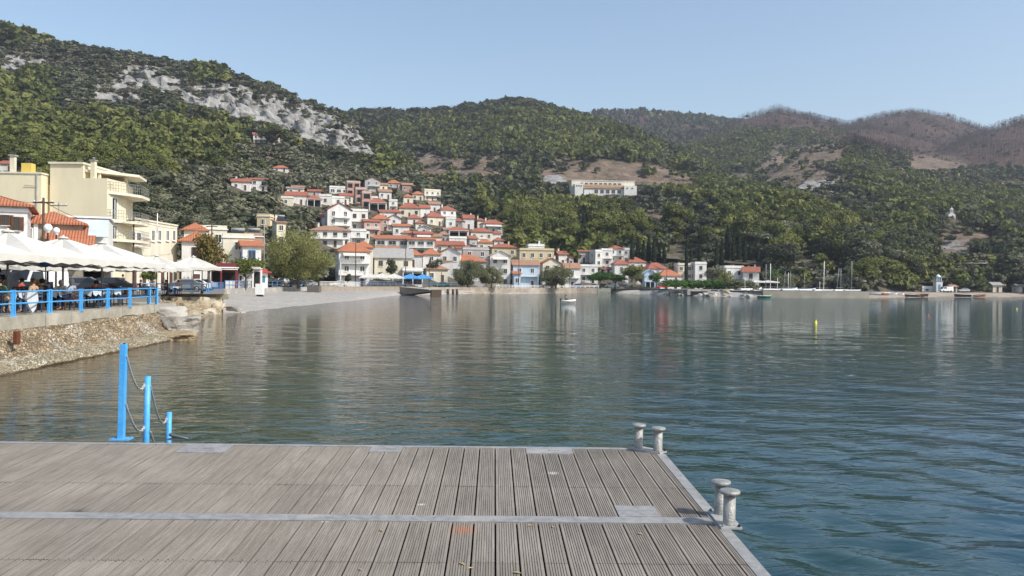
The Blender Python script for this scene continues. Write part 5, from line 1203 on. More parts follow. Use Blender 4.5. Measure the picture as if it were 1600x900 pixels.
def beach():
    M = mat('pebbles', (.44, .42, .385), .95, (.25, .235, .21), 1.7, 12, bump=1, bscale=3, coords='World', col3=(.31, .28, .24))
    us = np.array([349, 352, 365, 383, 400, 430, 455, 480, 520, 560, 600, 628, 650]); yp = np.interp(us, [345, 350, 352, 400, 450, 520, 560, 590, 640], [84, 90, 118, 143, 163, 179, 186, 193, 209])
    def sheet(us, yp, name, zt=1.05, nn=26):
        U = np.linspace(us[0], us[-1], 160); YP = np.interp(U, us, yp); YW = shore_depth(U)
        t = np.linspace(0, 1, nn)[:, None]; Y = (YW - 5) * (1 - t) + YP * t; X = (U - 800) / F * Y
        z = np.interp((Y - YW) / np.maximum(YP - YW, 1), [-.6, -.2, 0, .15, .5, 1], [-.5, -.25, 0, .25, .7, zt]) + (fbm(X / 3, Y / 3, 3, 6) - .5) * .16
        z[-1] -= .0
        o = link(name, npmesh(name, np.stack([X, Y, z], -1).reshape(-1, 3), gridq(*Y.shape), M, None, True)); tag(o, kind='structure')
    sheet(us, yp, 'beach')
    sheet(np.array([640, 715, 800, 870, 932]), np.array([210, 230, 251, 267, 279.]), 'beach', .9)
    sheet(np.array([930, 960, 1000, 1050, 1100, 1150, 1194]), np.array([281, 281, 283, 262, 242, 231, 221.]), 'beach', 1.72)
    us3 = np.array([1352, 1380, 1450, 1530, 1600, 1800, 2000]); 
    M2 = mat('beach_sand', (.38, .33, .26), .95, (.27, .22, .17), .6, 8, bump=.4, coords='World', col3=(.20, .15, .12))
    M = M2; sheet(us3, np.array([274, 277, 294, 304.5, 314, 323, 332.]), 'beach', 1.52)
beach()
def strip_wall(pts, z0, z1, th, M, name, lab, jit=.0):
    b = MB()
    for i in range(len(pts) - 1):
        p, q = Vector((*pts[i], 0)), Vector((*pts[i + 1], 0)); c = (p + q) / 2; L = (q - p).length
        b.box((c.x, c.y, (z0 + z1) / 2), (L + th * .3, th, z1 - z0 + i * .002), M, math.atan2(q.y - p.y, q.x - p.x))
    o = b.build(name); tag(o, lab, 'wall'); return o
def eu(u, Y): return (XY(u, Y), Y)
def edges():
    PR = lambda u: float(np.interp(u, [352, 400, 450, 520, 560, 590, 640, 700, 760, 830, 900, 1000], [117, 142, 162, 178, 185, 192, 208, 228, 240, 258, 276, 281]))
    strip_wall([eu(u, PR(u)) for u in (352, 380, 410, 440, 470, 482)], .2, 1.76, .5, CONC, 'beach_wall', 'low concrete wall between the promenade railing and the upper beach')
    strip_wall([eu(u, PR(u) - .3) for u in (482, 520, 560, 600, 628)], .2, 1.9, .6, mat('brown_wall', (.33, .28, .23), .9, (.25, .21, .17), .8, bump=.3), 'beach_wall', 'brownish concrete wall behind the middle of the beach')
    SM = mat('sea_wall_stone', (.36, .31, .25), .95, (.24, .20, .16), 1.1, 10, bump=.8, bscale=2.5, col3=(.42, .38, .32))
    strip_wall([eu(u, PR(u) - .3) for u in (628, 660, 715, 760, 800, 850, 900, 932)], -.5, 1.75, .8, SM, 'sea_wall', 'long brown stone sea wall in front of the pale blue house')
    strip_wall([eu(u, PR(u) - .9) for u in (640, 700, 762)], -.5, .55, 1.4, SM, 'sea_wall', 'low stone step at the foot of the sea wall by the twin tamarisks')
    C2 = mat('pale_quay', (.29, .275, .235), .9, (.21, .20, .17), .3, 8, bump=.3, col3=(.22, .20, .17))
    strip_wall([eu(1192, 217.5), eu(1250, 219), eu(1310, 222), eu(1354.5, 225)], -.5, 1.72, 1.2, C2, 'breakwater', 'long pale concrete quay in front of the moored masts')
    # little ferry pier with dark piles
    b = MB(); a = Vector((*eu(628, 196), 0)); c = Vector((*eu(676, 186), 0)); d = c - a; an = math.atan2(d.y, d.x); m_ = (a + c) / 2
    t = empty('jetty', (m_.x, m_.y, 0), an, 'short jetty with a sloping brown side and dark piles jutting from the far sea wall', 'jetty')
    b.prism([(-d.length / 2, 1.75), (d.length / 2, 1.25), (d.length / 2, .95), (-d.length / 2 + 1.5, .0), (-d.length / 2, 0)], MT['brown_wall'], axis='y', t0=-.6, t1=2.4)
    b.prism([(-d.length / 2, 1.9), (d.length / 2, 1.4), (d.length / 2, 1.26), (-d.length / 2, 1.76)], CONC, axis='y', t0=-.8, t1=2.6); b.build('ramp', t)
    for x in (0, ): 
        b = MB(); b.box((d.length / 2 + .1, .8, .3), (.5, 2.6, 2.2), DARKWOOD); b.build('pile', t)
    for u in (700, 708, 714):
        p = eu(u, 222); b = MB(); b.tube([(p[0], p[1], -.6), (p[0], p[1], 1.3)], .35, DARKWOOD, 8); tag(b.build('mooring_pile'), 'dark wooden pile standing in the water beside the jetty', 'pile', 'dark piles by the jetty')
    # rocks of the far shore
    r = random.Random(4)
    for i in range(64):
        u = r.uniform(1040, 1190); sh = float(shore_depth(u)); Y = sh + r.uniform(-1.5, 11) ; s = r.uniform(.5, 1.15)
        rock('rock', (XY(u, Y), Y, max(0, min(1.3, (Y - sh) * .16)) + .1), (s * 1.3, s, s * .85), 1, (ROCKL, ROCKL, ROCKM, ROCKY)[i % 4], 40 + i, 'pale boulder in the rock armour along the far shore', 'rock', 'rock armour on the far shore', 1)
    for i in range(14):
        u = r.uniform(960, 1040); Y = float(shore_depth(u)) + r.uniform(5, 9); s = r.uniform(.3, .7)
        rock('rock', (XY(u, Y), Y, .9), (s * 1.5, s, s * .7), 1, (ROCKL, ROCKM)[i % 2], 140 + i, 'stone on the pebble beach left of the rock armour', 'rock', 'stones on the far pebble beach', 1)
    # culvert
    p = eu(1090, 238); b = MB(); b.box((p[0], p[1], 1.0), (6.5, 4, 1.6), CONC); b.box((p[0], p[1] - 2.03, .8), (4.6, .08, 1.0), DARK); b.box((p[0] + 10, p[1] - 1, 1.75), (34, 4, .3), CONC, R(-16)); tag(b.build('culvert'), 'concrete culvert with a dark opening among the far shore rocks', 'culvert')
edges()

# ------------------------------------------------------------------ railings
def railing(pts, lab, h=.85, M=None, step=None, slot=False, name='railing', z=1.6, rails=(1., .52), r=.028, post=.05):
    M = M or BLUE; t = link(name, None); tag(t, lab, 'railing'); b = MB()
    V3 = [Vector((p[0], p[1], z if len(p) < 3 else p[2])) for p in pts]
    for k in rails: b.tube([v + Vector((0, 0, h * k)) for v in V3], r, M, 6)
    b.build('rail', t); pm = MB()
    if slot:
        for x in (-.09, .09): pm.box((0, x, h / 2 + .02), (.07, .07, h + .04), M)
        pm.box((0, 0, h + .03), (.075, .26, .05), M); pm.box((0, 0, .02), (.12, .3, .03), M); pm.box((0, 0, h * .5), (.05, .14, .05), M)
    else: pm.box((0, 0, h / 2), (post, post, h + .02), M)
    me = pm.mesh('post')
    for i in range(len(V3) - 1):
        d = V3[i + 1] - V3[i]; L = d.length; n_ = max(1, round(L / step)) if step else 1
        for k in range(n_ + (i == len(V3) - 2)):
            q = V3[i] + d * (k / n_); link('post', me, t, tuple(q), math.atan2(d.y, d.x) - math.pi / 2)
    return t
railing([(-15.6, 19.5), (-16.1, 23), (-16.45, 26), (-16.8, 28.7), (-17.2, 31.7), (-17.2, 34), (-17.6, 37.1), (-17.8, 39.7), (-18.6, 44.6), (-19.3, 45.3), (-21.6, 46.9)], 'bright blue two-rail railing along the quay wall in front of the diners', slot=True)
railing([(-31.9, 64), (-31.6, 79.8), (-30.0, 79.9), (-28.6, 80)], 'bright blue railing of the second terrace above the rocky ledge', h=.95, slot=True, r=.045)
railing([eu(328, 93), eu(349, 116.5)], 'pale blue railing between the second terrace and the beach', h=1.05, M=BLUE2, step=2.2, z=1.62)
def PRm(u): return float(np.interp(u, [352, 400, 450, 520, 560, 590, 640, 700], [117, 142, 162, 178, 185, 192, 208, 228])) + .1
railing([(*eu(u, PRm(u)), 1.72) for u in (352, 380, 410, 440, 482)], 'faded blue promenade railing under the big tamarisk', h=1.15, M=BLUE2, step=3.0, r=.035, post=.08)
railing([(*eu(u, PRm(u)), 1.92) for u in (556, 590, 628, 660, 715)], 'faded blue promenade railing before the white and blue parasols', h=1.1, M=BLUE2, step=3.0, r=.035, post=.08)
WF = mat('white_fence', (.7, .68, .62), .7)
railing([(*eu(u, PRm(u)), 1.8) for u in (500, 528, 555)], 'white picket barrier right of the big tamarisk', h=1.1, M=WF, step=.45, r=.04, post=.09)
railing([(*eu(u, PRm(u) + 3), 1.72) for u in (352, 366, 382)], 'white picket fence left of the red kiosk', h=1.1, M=WF, step=.5, r=.04, post=.09)
railing([(*eu(u, float(np.interp(u, [760, 830, 900, 1000], [240, 258, 276, 281])) + .3), 1.72) for u in (775, 800, 830, 870, 900, 935)], 'low white balustrade on the far sea wall', h=.7, M=WF, step=1.6, r=.06, post=.16)
# ------------------------------------------------------------------ parasols
def make_parasol(w, eave, rise, M, valance=.28, PM=None):
    PM = PM or METALG; t = link('parasol', None); n_ = 8; b = MB(); h = w / 2
    # square canopy: ridge lines to corners and mid sides, sagging panels
    N = 8; rings = []
    def outline(k):   # 16 points round a square
        pts = []
        for s_ in range(4):
            for q in range(4):
                x = -h + w * q / 4; p = [(x, -h), (h, x), (-x, h), (-h, -x)][s_]; pts.append(p)
        return pts
    OL = outline(0); vs = [(0, 0, eave + rise)]; fs = []
    for r in range(1, N + 1):
        f = r / N
        for i, (x, y) in enumerate(OL):
            rib = 1 if i % 4 == 0 else (.8 if i % 2 == 0 else 0)
            z = eave + rise * (1 - f) + (-.10 * math.sin(math.pi * f) * (1 - rib) - .03 * (1 - rib) * f) + .10 * math.sin(math.pi * f) * .3
            vs.append((x * f, y * f, z))
    for i in range(16):
        j = (i + 1) % 16; fs.append((0, 1 + i, 1 + j))
        for r in range(N - 1): a = 1 + r * 16; fs.append((a + i, a + 16 + i, a + 16 + j, a + j))
    b.add(vs, fs, M, False); b.build('canopy', t)
    b = MB(); vs = []; 
    for k in range(2):
        for i, (x, y) in enumerate(OL):
            nxt = OL[(i + 1) % 16]; 
            for m_ in (0, .5):
                px, py = x + (nxt[0] - x) * m_, y + (nxt[1] - y) * m_
                rib = (1 if i % 2 == 0 else 0) if m_ == 0 else .5
                dz = -.03 * (1 - rib); scal = .07 * (1 - abs(rib - .5) * 2) if k else 0
                vs.append((px * (1.002 + .012 * k), py * (1.002 + .012 * k), eave + dz - k * (valance - scal)))
    b.add(vs, [(i, (i + 1) % 32, 32 + (i + 1) % 32, 32 + i) for i in range(32)], M); b.build('valance', t)
    b = MB(); b.tube([(0, 0, .02), (0, 0, eave + rise - .02)], .045, PM, 10); b.build('pole', t)
    b = MB(); b.box((0, 0, .05), (.8, .8, .1), CONC); b.build('base', t)
    b = MB(); b.lathe((0, 0, eave + rise - .03), [(.24, 0), (.2, .06), (.05, .1), (.03, .16)], M, 12); b.build('vent_cap', t)
    b = MB()
    for i in range(8):
        x, y = OL[i * 2]; top = Vector((x * .97, y * .97, eave - .03)); mid = Vector((x * .45, y * .45, eave + rise * .55 - .08))
        b.tube([(0, 0, eave + rise - .12), tuple(mid), tuple(top)], .016, PM, 4); b.tube([(0, 0, eave + rise * .1 - .2), tuple(mid)], .014, PM, 4)
    b.build('ribs', t)
    return t
par = make_parasol(4.75, 2.15, 1.0, CANVAS)
front = [(-19.5, 23.8, 0), (-19.6, 28.6, 0), (-19.9, 33.6, .02), (-20.3, 38.5, .0), (-20.9, 43.4, .06)]
names = ['first', 'second', 'third', 'fourth', 'fifth']
for i, (x, y, r_) in enumerate(front):
    o = par if i == 0 else copy_tree(par)
    o.location = (x, y, 1.6); o.rotation_euler = (0, 0, r_); tag(o, '%s cream square parasol from the left in the row along the blue railing' % names[i], 'parasol', 'cream parasols over the cafe terrace')
back = [(-25.2, 27.5), (-25.2, 32.5), (-25.8, 38), (-26.3, 43.5), (-26.5, 49.5)]
for i, (x, y) in enumerate(back):
    o = copy_tree(par, (x, y, 1.55 if i > 2 else 1.6), .05, '%s cream parasol from the left in the row behind the railing row' % names[i], sc=(1, 1, .93 if i % 2 else .97)); o['category'] = 'parasol'
for i, (x, y, z, lab) in enumerate([(-27.2, 56.5, 1.6, 'cream parasol just beyond the corner of the blue railing'), (-27.8, 62.5, 1.6, 'cream parasol second beyond the corner of the blue railing'), (-29.0, 69.5, 1.7, 'cream parasol left of the last big one'), (-29.2, 78.0, 1.9, 'last big cream parasol with a high peak above the second terrace'), (-34.5, 72, 1.7, 'cream parasol tucked behind the second terrace railing')]):
    copy_tree(par, (x, y, z), .1 * i, lab)
far = make_parasol(4.6, 2.3, 1.0, CANVAS); o = far
for i, (u, Y, lab) in enumerate([(578, 197, 'white parasol on the promenade, left of the far group'), (597, 200, 'white parasol on the promenade, middle of the far group'), (616, 203, 'white parasol on the promenade, nearest to the blue ones'), ]):
    q = o if i == 0 else copy_tree(far); q.location = (XY(u, Y), Y, 1.7); q.rotation_euler = (0, 0, .1); tag(q, lab, 'parasol', 'parasols on the far promenade')
blu = make_parasol(4.6, 2.3, 1.0, BCANVAS)
for i, (u, Y, lab) in enumerate([(641, 208, 'bright blue parasol on the promenade'), (661, 212, 'duller blue parasol on the promenade, right of the bright one')]):
    q = blu if i == 0 else copy_tree(blu); q.location = (XY(u, Y), Y, 1.7); tag(q, lab, 'parasol', 'parasols on the far promenade')
cv = make_parasol(5.5, 2.5, .5, CANVAS)
for i, (u, Y, lab) in enumerate([(1183, 262, 'broad white cafe canopy by the sailing boats, left one'), (1200, 262, 'broad white cafe canopy by the sailing boats, right one')]):
    q = cv if i == 0 else copy_tree(cv); q.location = (XY(u, Y), Y, 1.7); tag(q, lab, 'parasol', 'white canopies by the sailing boats')
for i, u in enumerate((744, 768, 975, 985, 997, 1100, 1110, 1117)):
    Y = float(np.interp(u, [700, 900, 1000, 1120], [238, 284, 289, 272])); copy_tree(far, (XY(u, Y), Y, 1.6 if u < 900 else 1.0), 0, 'small white parasol on the far shore, %s from the left' % ORD[i], sc=(.42, .42, .9 if u < 900 else 1.0))['group'] = 'small parasols on the far shore'

# ------------------------------------------------------------------ cafe furniture
def make_chair(M):
    t = link('cafe_chair', None); b = MB(); b.box((0, 0, .45), (.44, .44, .04), M); b.build('seat', t)
    b = MB()
    for z in (.62, .74, .86): b.box((0, .21, z), (.42, .025, .07), M)
    for x in (-.2, .2): b.box((x, .2, .68), (.035, .035, .46), M)
    b.build('backrest', t)
    for x in (-.19, .19):
        for y in (-.19, .19): b = MB(); b.box((x, y, .215), (.035, .035, .43), M); b.build('leg', t)
    return t
def make_table():
    t = link('cafe_table', None); b = MB(); b.box((0, 0, .74), (.85, .85, .035), DARKWOOD); b.build('tabletop', t)
    b = MB(); b.tube([(0, 0, .03), (0, 0, .72)], .035, BLACKM, 8); b.box((0, 0, .02), (.5, .5, .03), BLACKM); b.build('pedestal', t)
    b = MB(); CL = mat('pale_blue_cloth', (.55, .64, .74), .85)
    b.box((0, 0, .762), (.9, .9, .008), CL)
    for i in range(4):
        a = i * math.pi / 2; c_, s_ = math.cos(a), math.sin(a)
        pts = [(-.45, -.452, .766), (.45, -.452, .766), (.38, -.47, .5), (.1, -.462, .62), (-.2, -.48, .52), (-.4, -.462, .6)]
        b.add([(x * c_ - y * s_, x * s_ + y * c_, z) for x, y, z in pts], [(0, 1, 2, 3, 4, 5)], CL)
    b.build('tablecloth', t)
    return t
chairM = mat('chair_dark_blue', (.05, .09, .16), .6); chairB = mat('chair_brown', (.10, .06, .04), .6)
ch1, ch2, tb = make_chair(chairM), make_chair(chairB), make_table()
# ------------------------------------------------------------------ people
def skin(chains, sub=1):
    """chains: list of [(point, radius)...]; one continuous surface through Skin + Subdivision"""
    vs, es, rs, idx = [], [], [], {}
    for c in chains:
        prev = None
        for (p, r) in c:
            k = tuple(round(x, 4) for x in p)
            if k not in idx: idx[k] = len(vs); vs.append(p); rs.append(r)
            i = idx[k]
            if prev is not None and prev != i: es.append((prev, i))
            prev = i
    me = bpy.data.meshes.new('tmp'); me.from_pydata(vs, es, []); o = bpy.data.objects.new('tmp', me); S.collection.objects.link(o)
    md = o.modifiers.new('s', 'SKIN'); md.use_smooth_shade = True
    for i, d in enumerate(me.skin_vertices[0].data): d.radius = rs[i] if hasattr(rs[i], '__len__') else (rs[i], rs[i]); d.use_root = (i == 0)
    m2 = o.modifiers.new('u', 'SUBSURF'); m2.levels = sub; m2.render_levels = sub
    dg = bpy.context.evaluated_depsgraph_get(); out = bpy.data.meshes.new_from_object(o.evaluated_get(dg)); bpy.data.objects.remove(o); return out
SKIN = mat('skin', (.42, .25, .17), .6); HAIRS = [mat('hair_%s' % n_, c, .7) for n_, c in (('dark', (.02, .015, .01)), ('brown', (.08, .045, .025)), ('grey', (.35, .34, .33)), ('fair', (.30, .20, .10)))]
def person_parts(pose):
    V = Vector
    if pose == 'sit':
        hip, hz_ = 0, .50; pel = V((0, 0, .52)); ch = V((0, .04 - .06, .86)); nk = V((0, -.02, 1.06)); hd = V((0, -.05, 1.16)); ht = V((0, -.04, 1.27))
        legs = [[(pel, .13), (V((s * .10, -.06, .52)), .095), (V((s * .12, -.42, .54)), .07), (V((s * .12, -.46, .28)), .055), (V((s * .12, -.43, .09)), .04), (V((s * .12, -.47, .04)), .04), (V((s * .12, -.60, .03)), .03)] for s in (-1, 1)]
        arms = [[(ch, .14), (V((s * .19, -.01, .96)), .06), (V((s * .25, -.06, .74)), .045), (V((s * .17, -.30, .76)), .034), (V((s * .14, -.38, .78)), .030)] for s in (-1, 1)]
    elif pose == 'lean':
        pel = V((0, 0, .52)); ch = V((.02, -.12, .84)); nk = V((.03, -.19, 1.02)); hd = V((.04, -.24, 1.11)); ht = V((.04, -.24, 1.22))
        legs = [[(pel, .13), (V((s * .10, -.06, .52)), .095), (V((s * .13, -.40, .54)), .07), (V((s * .14, -.36, .28)), .055), (V((s * .14, -.30, .09)), .04), (V((s * .14, -.34, .04)), .04), (V((s * .14, -.46, .03)), .03)] for s in (-1, 1)]
        arms = [[(ch, .14), (V((s * .19, -.14, .94)), .06), (V((s * .27, -.30, .78)), .045), (V((s * .12, -.46, .80)), .034), (V((s * .06, -.46, .84)), .030)] for s in (-1, 1)]
    else:
        pel = V((0, 0, .93)); ch = V((0, .0, 1.30)); nk = V((0, -.01, 1.50)); hd = V((0, -.03, 1.60)); ht = V((0, -.02, 1.72))
        legs = [[(pel, .13), (V((s * .10, 0, .86)), .095), (V((s * .11, -.04 + s * .05, .48)), .065), (V((s * .11, .02 - s * .06, .10)), .04), (V((s * .11, .0 - s * .06, .04)), .04), (V((s * .12, -.13 - s * .06, .03)), .03)] for s in (-1, 1)]
        arms = [[(ch, .14), (V((s * .20, .0, 1.40)), .06), (V((s * .26, .03, 1.14)), .045), (V((s * .25, -.10, .92)), .034), (V((s * .24, -.14, .84)), .030)] for s in (-1, 1)]
    body = skin([[(pel, .13), (ch, .14), (nk, .055), (hd, .085), (ht, .06)]] + legs + arms, 2)
    hands = []
    # fingers grow from each hand
    fm = MB()
    for a in arms:
        w_ = a[-1][0]; d = (a[-1][0] - a[-2][0]).normalized(); sd_ = d.orthogonal().normalized()
        for k in range(4): q = w_ + d * .015 + sd_ * (k - 1.5) * .017; L = (.062, .075, .07, .055)[k]; fm.tube([q, q + d * L * .6, q + d * L * .9 + Vector((0, 0, -.018))], [.009, .008, .006], SKIN, 5)
        fm.tube([w_ - sd_ * .02, w_ - sd_ * .045 + d * .03], [.010, .007], SKIN, 5)
    # face details
    fm.tube([hd + V((0, -.085, .02)), hd + V((0, -.105, -.005))], [.010, .014], SKIN, 5)
    for s in (-1, 1): fm.lathe(tuple(hd + V((s * .032, -.080, .03))), [(.009, -.006), (.011, 0), (.009, .006)], BLACKM, 6); fm.lathe(tuple(hd + V((s * .088, 0, .01))), [(.01, -.03), (.016, 0), (.01, .03)], SKIN, 6)
    fm.box(tuple(hd + V((0, -.082, -.038))), (.045, .01, .008), PINK)
    det = fm.mesh('features')
    shirt = skin([[(pel + V((0, 0, .05)), (.16, .125)), (ch, (.175, .13)), (nk - V((0, 0, .05)), .075)]] + [[(ch, (.175, .13)), (a[1][0], .078), (a[1][0].lerp(a[2][0], .75), .062)] for a in arms], 2)
    tro = skin([[(pel, .148), (l_[1][0], .112), (l_[2][0], .086), (l_[3][0] if pose != 'stand' else l_[2][0].lerp(l_[3][0], .5), .068)] + ([(l_[4][0] + V((0, 0, .03)), .056)] if pose != 'stand' else [(l_[3][0] + V((0, 0, .02)), .056)]) for l_ in legs], 2)
    hb = MB(); hb.lathe((0, 0, 0), [(.01, .13), (.06, .12), (.095, .07), (.105, .01), (.095, -.05), (.06, -.075)], HAIRS[0], 12)
    hv = [(x + hd.x, y * 1.05 + hd.y + .022, z + hd.z + .02) for x, y, z in hb.v]; hb.v = hv; hair = hb.mesh('hair')
    return body, det, shirt, tro, hair
PP = {k: person_parts(k) for k in ('sit', 'lean', 'stand')}
for k, v in PP.items(): v[0].materials.append(SKIN)
CLC = {}
def cloth(c):
    nm = 'cloth_%d_%d_%d' % tuple(int(x * 99) for x in c)
    return mat(nm, c, .85)
def person(pose, loc, rz, top, bot, hair, lab, group='diners on the cafe terrace'):
    b, d, s_, tr, h = PP[pose]; t = empty('person', loc, rz, lab, 'person', group)
    bo = link('body', b, t); me = d; link('face_and_fingers', me, t)
    for nm, m0, c in (('shirt', s_, top), ('trousers', tr, bot)):
        o = link(nm, m0.copy(), t); o.data.materials.clear(); o.data.materials.append(cloth(c))
    o = link('hair', h.copy(), t); o.data.materials.clear(); o.data.materials.append(HAIRS[hair]); return t
NAVY, DENIM, WHT, TAN, RED, GRN, BLK, PNK, LBL, YEL = (.03, .05, .12), (.10, .16, .28), (.7, .7, .68), (.42, .30, .18), (.45, .06, .05), (.08, .2, .1), (.03, .03, .03), (.5, .2, .25), (.3, .42, .6), (.6, .5, .1)
tbls = [(-18.6, 25.5), (-18.8, 29.3), (-19.0, 32.4), (-19.2, 35.6), (-19.4, 38.9), (-20.0, 42.2), (-21.8, 27.4), (-22.0, 31.0), (-22.4, 34.6), (-22.9, 38.4), (-23.6, 42.4), (-25.4, 30.0), (-26.0, 35.5), (-26.8, 41)]
seats = 0; tfirst = True
tops = [(TAN, DENIM, 1, 'person in a tan top'), (WHT, NAVY, 2, 'grey-haired person in white'), (BLK, BLK, 0, 'person all in black'), (PNK, DENIM, 3, 'fair-haired person in pink'), (LBL, NAVY, 2, 'grey-haired person in light blue'), (RED, BLK, 0, 'person in a red top'), (NAVY, DENIM, 1, 'person in a navy top'), (GRN, TAN, 0, 'person in a green top'), (YEL, DENIM, 1, 'person in a yellow top')]
occ = 0; c1f = c2f = True
where = ['leftmost railing table', 'second railing table from the left', 'third railing table from the left', 'fourth railing table from the left', 'fifth railing table from the left', 'railing table nearest the corner']
for i, (x, y) in enumerate(tbls):
    row = where[i] if i < 6 else '%s table of the %s row' % (ORD[(i - 6) % 5 if i < 11 else i - 11], 'second' if i < 11 else 'third')
    o = tb if tfirst else copy_tree(tb); tfirst = False
    o.location = (x, y, 1.604); o.rotation_euler = (0, 0, .04); tag(o, 'cloth-covered cafe table, the ' + row, 'table', 'cafe tables on the terrace')
    for k, (dx, dy, rz) in enumerate([(0, .82, 0), (0, -.82, math.pi), (-.82, 0, math.pi / 2), (.82, 0, -math.pi / 2)]):
        if i >= 6 and k == 3: continue
        M_ = i % 2
        if M_: src, fst = ch2, c2f
        else: src, fst = ch1, c1f
        c = src if fst else copy_tree(src)
        if M_: c2f = False
        else: c1f = False
        c.location = (x + dx, y + dy, 1.604); c.rotation_euler = (0, 0, rz); side = ('far', 'near', 'inland', 'seaward')[k]
        tag(c, '%s cafe chair, %s side of the %s' % ('brown' if M_ else 'dark blue', side, row), 'chair', 'cafe chairs on the terrace')
        busy = (i * 7 + k * 3) % 5
        if (i in (4, 5) and k != 2): continue
        if busy < 3 or (i < 4 and k in (1, 3)):
            tp = tops[occ % 9]; occ += 1
            person('lean' if occ % 2 else 'sit', (x + dx, y + dy - 0, 1.604), rz, tp[0], tp[1], tp[2], '%s, %s side of the %s' % (tp[3], side, row))
person('stand', (-22.3, 37.0, 1.604), R(200), BLK, BLK, 0, 'waiter in black standing between the tables by the blue disc')
person('stand', (-34.5, 75.5, 1.62), R(150), LBL, TAN, 1, 'person in light blue standing on the second terrace')
for i, (x, y, lab) in enumerate([(-30.4, 76.8, 'front table on the second terrace'), (-30.8, 72.5, 'rear table on the second terrace')]):
    copy_tree(tb, (x, y, 1.604), .2, 'cloth-covered cafe ' + lab)
    for k, (dx, dy, rz) in enumerate([(0, .82, 0), (0, -.82, math.pi), (-.82, 0, math.pi / 2)]):
        copy_tree(ch1, (x + dx, y + dy, 1.604), rz, 'dark blue chair, %s side of the %s' % (('far', 'near', 'inland')[k], lab))
        if k != 1: tp = tops[(i * 4 + k) % 9]; person('sit', (x + dx, y + dy, 1.604), rz, tp[0], tp[1], tp[2], '%s, %s side of the %s' % (tp[3], ('far', 'near', 'inland')[k], lab))
# jacket hanging on the railing side
b = MB(); b.prism([(-.2, 0), (.2, 0), (.24, -.3), (.12, -.62), (0, -.75), (-.16, -.5), (-.25, -.25)], mat('pale_cloth', (.55, .58, .60), .9, (.45, .48, .5), 6), axis='y', t0=-.05, t1=.05)
o = b.build('jacket', None, (-17.25, 30.6, 2.42), R(70)); tag(o, 'pale jacket hanging over a chair back behind the blue railing', 'jacket')
for i, (u, v, c) in enumerate(((71, 408, BLUE2), )):
    p = P(u, v, 36); b = MB(); b.tube([(0, -.03, 0), (0, .03, 0)], .26, c, 20); b.tube([(0, 0.02, -.25), (0, .02, -2)], .025, METALG, 6)
    tag(b.build('sign', None, (p[0], p[1], p[2])), 'round plain blue sign under the parasols', 'sign')

# ------------------------------------------------------------------ lamps, poles, wires
def globe_lamp(x, y, z, h, r, lab, arms=1, M=None):
    t = empty('street_lamp', (x, y, z), 0, lab, 'street lamp'); M = M or BLACKM; b = MB(); b.lathe((0, 0, 0), [(.14, 0), (.13, .3), (.06, .4), (.045, h)], M, 10); b.build('pole', t)
    if arms == 1: b = MB(); b.lathe((0, 0, h), [(.07, 0), (.12, .04)] + [(r * math.sin(a), .06 + r - r * math.cos(a)) for a in np.linspace(.5, 3.0, 9)], WPAINT, 16); b.build('globe', t)
    else:
        b = MB(); b.tube([(-.5, 0, h - .1), (.5, 0, h - .1)], .03, M, 6); b.build('arm', t)
        for s_ in (-.5, .5): b = MB(); b.lathe((s_, 0, h - .08), [(r * math.sin(a), r - r * math.cos(a)) for a in np.linspace(.3, 3.0, 9)], WPAINT, 14); b.build('globe', t)
def at(u, vtop, Y): p = P(u, vtop, Y); return p
Y = 50; p = at(75, 352, Y); globe_lamp(p[0], Y, 1.6, p[2] - 1.6 - .45, .24, 'street lamp with a large white globe above the parasols, left of the pair')
p = at(88, 356, 53); globe_lamp(p[0], 53, 1.6, p[2] - 1.6 - .45, .21, 'street lamp with a white globe above the parasols, right of the pair')
p = at(316, 419, 84); globe_lamp(-30.2, 83, 1.6, at(316, 419, 83)[2] - 1.75, .18, 'black street lamp with twin white globes behind the second terrace', 2)
p = at(262, 416, 70); globe_lamp(p[0], 70, 1.6, p[2] - 1.75, .17, 'black street lamp with twin white globes beyond the railing corner', 2)
for (u, vt, Y, lab) in [(433, 408, 166, 'thin street lamp with a white globe in front of the big tamarisk'), ]:
    p = at(u, vt, 158); globe_lamp(p[0], 158, 1.7, p[2] - 2.4, .32, lab)
def pole(u, vt, Y, lab, M, cross=True, z=1.6, r=.12, name='utility_pole', lean=0):
    p = at(u, vt, Y); t = empty(name, (p[0], Y, z), 0, lab, 'pole'); h = p[2] - z; b = MB(); b.tube([(lean, 0, -.5), (0, 0, h)], [r, r * .7], M, 8); b.build('shaft', t)
    if cross: b = MB(); b.box((0, 0, h - .35), (1.5, .1, .1), M); b.box((0, 0, h - .9), (1.1, .1, .1), M) if cross > 1 else None; b.build('crossarm', t); b = MB(); [b.lathe((x, 0, h - .3), [(.03, 0), (.05, .04), (.03, .12)], WPAINT, 6) for x in (-.65, -.25, .25, .65)]; b.build('insulator', t)
    return Vector((p[0], Y, z + h - .25))
POLEW = mat('creosoted_pole', (.10, .065, .045), .85, (.07, .045, .03), 4)
w1 = pole(68, 309, 62, 'dark wooden utility pole in front of the stone house', POLEW)
w2 = pole(92, 315, 76, 'thin pole with crossarm on the stone house roof', METALG, r=.06)
w3 = pole(209, 339, 92, 'dark wooden utility pole in front of the cream building', POLEW)
pole(331, 350, 118, 'dark utility pole behind the small plane tree', POLEW, 1)
pole(413, 342, 150, 'tall pale metal lamp mast left of the big tamarisk', METALG, 0, r=.1, name='lamp_mast')
pole(556, 372, 190, 'dark utility pole in front of the white waterfront house', POLEW, 1)
pole(634, 388, 212, 'dark utility pole before the orange hip roofs', POLEW, 0)
pole(671, 405, 222, 'dark utility pole by the ochre roofed house', POLEW, 0); pole(690, 425, 226, 'short dark pole by the far sea wall', POLEW, 0)
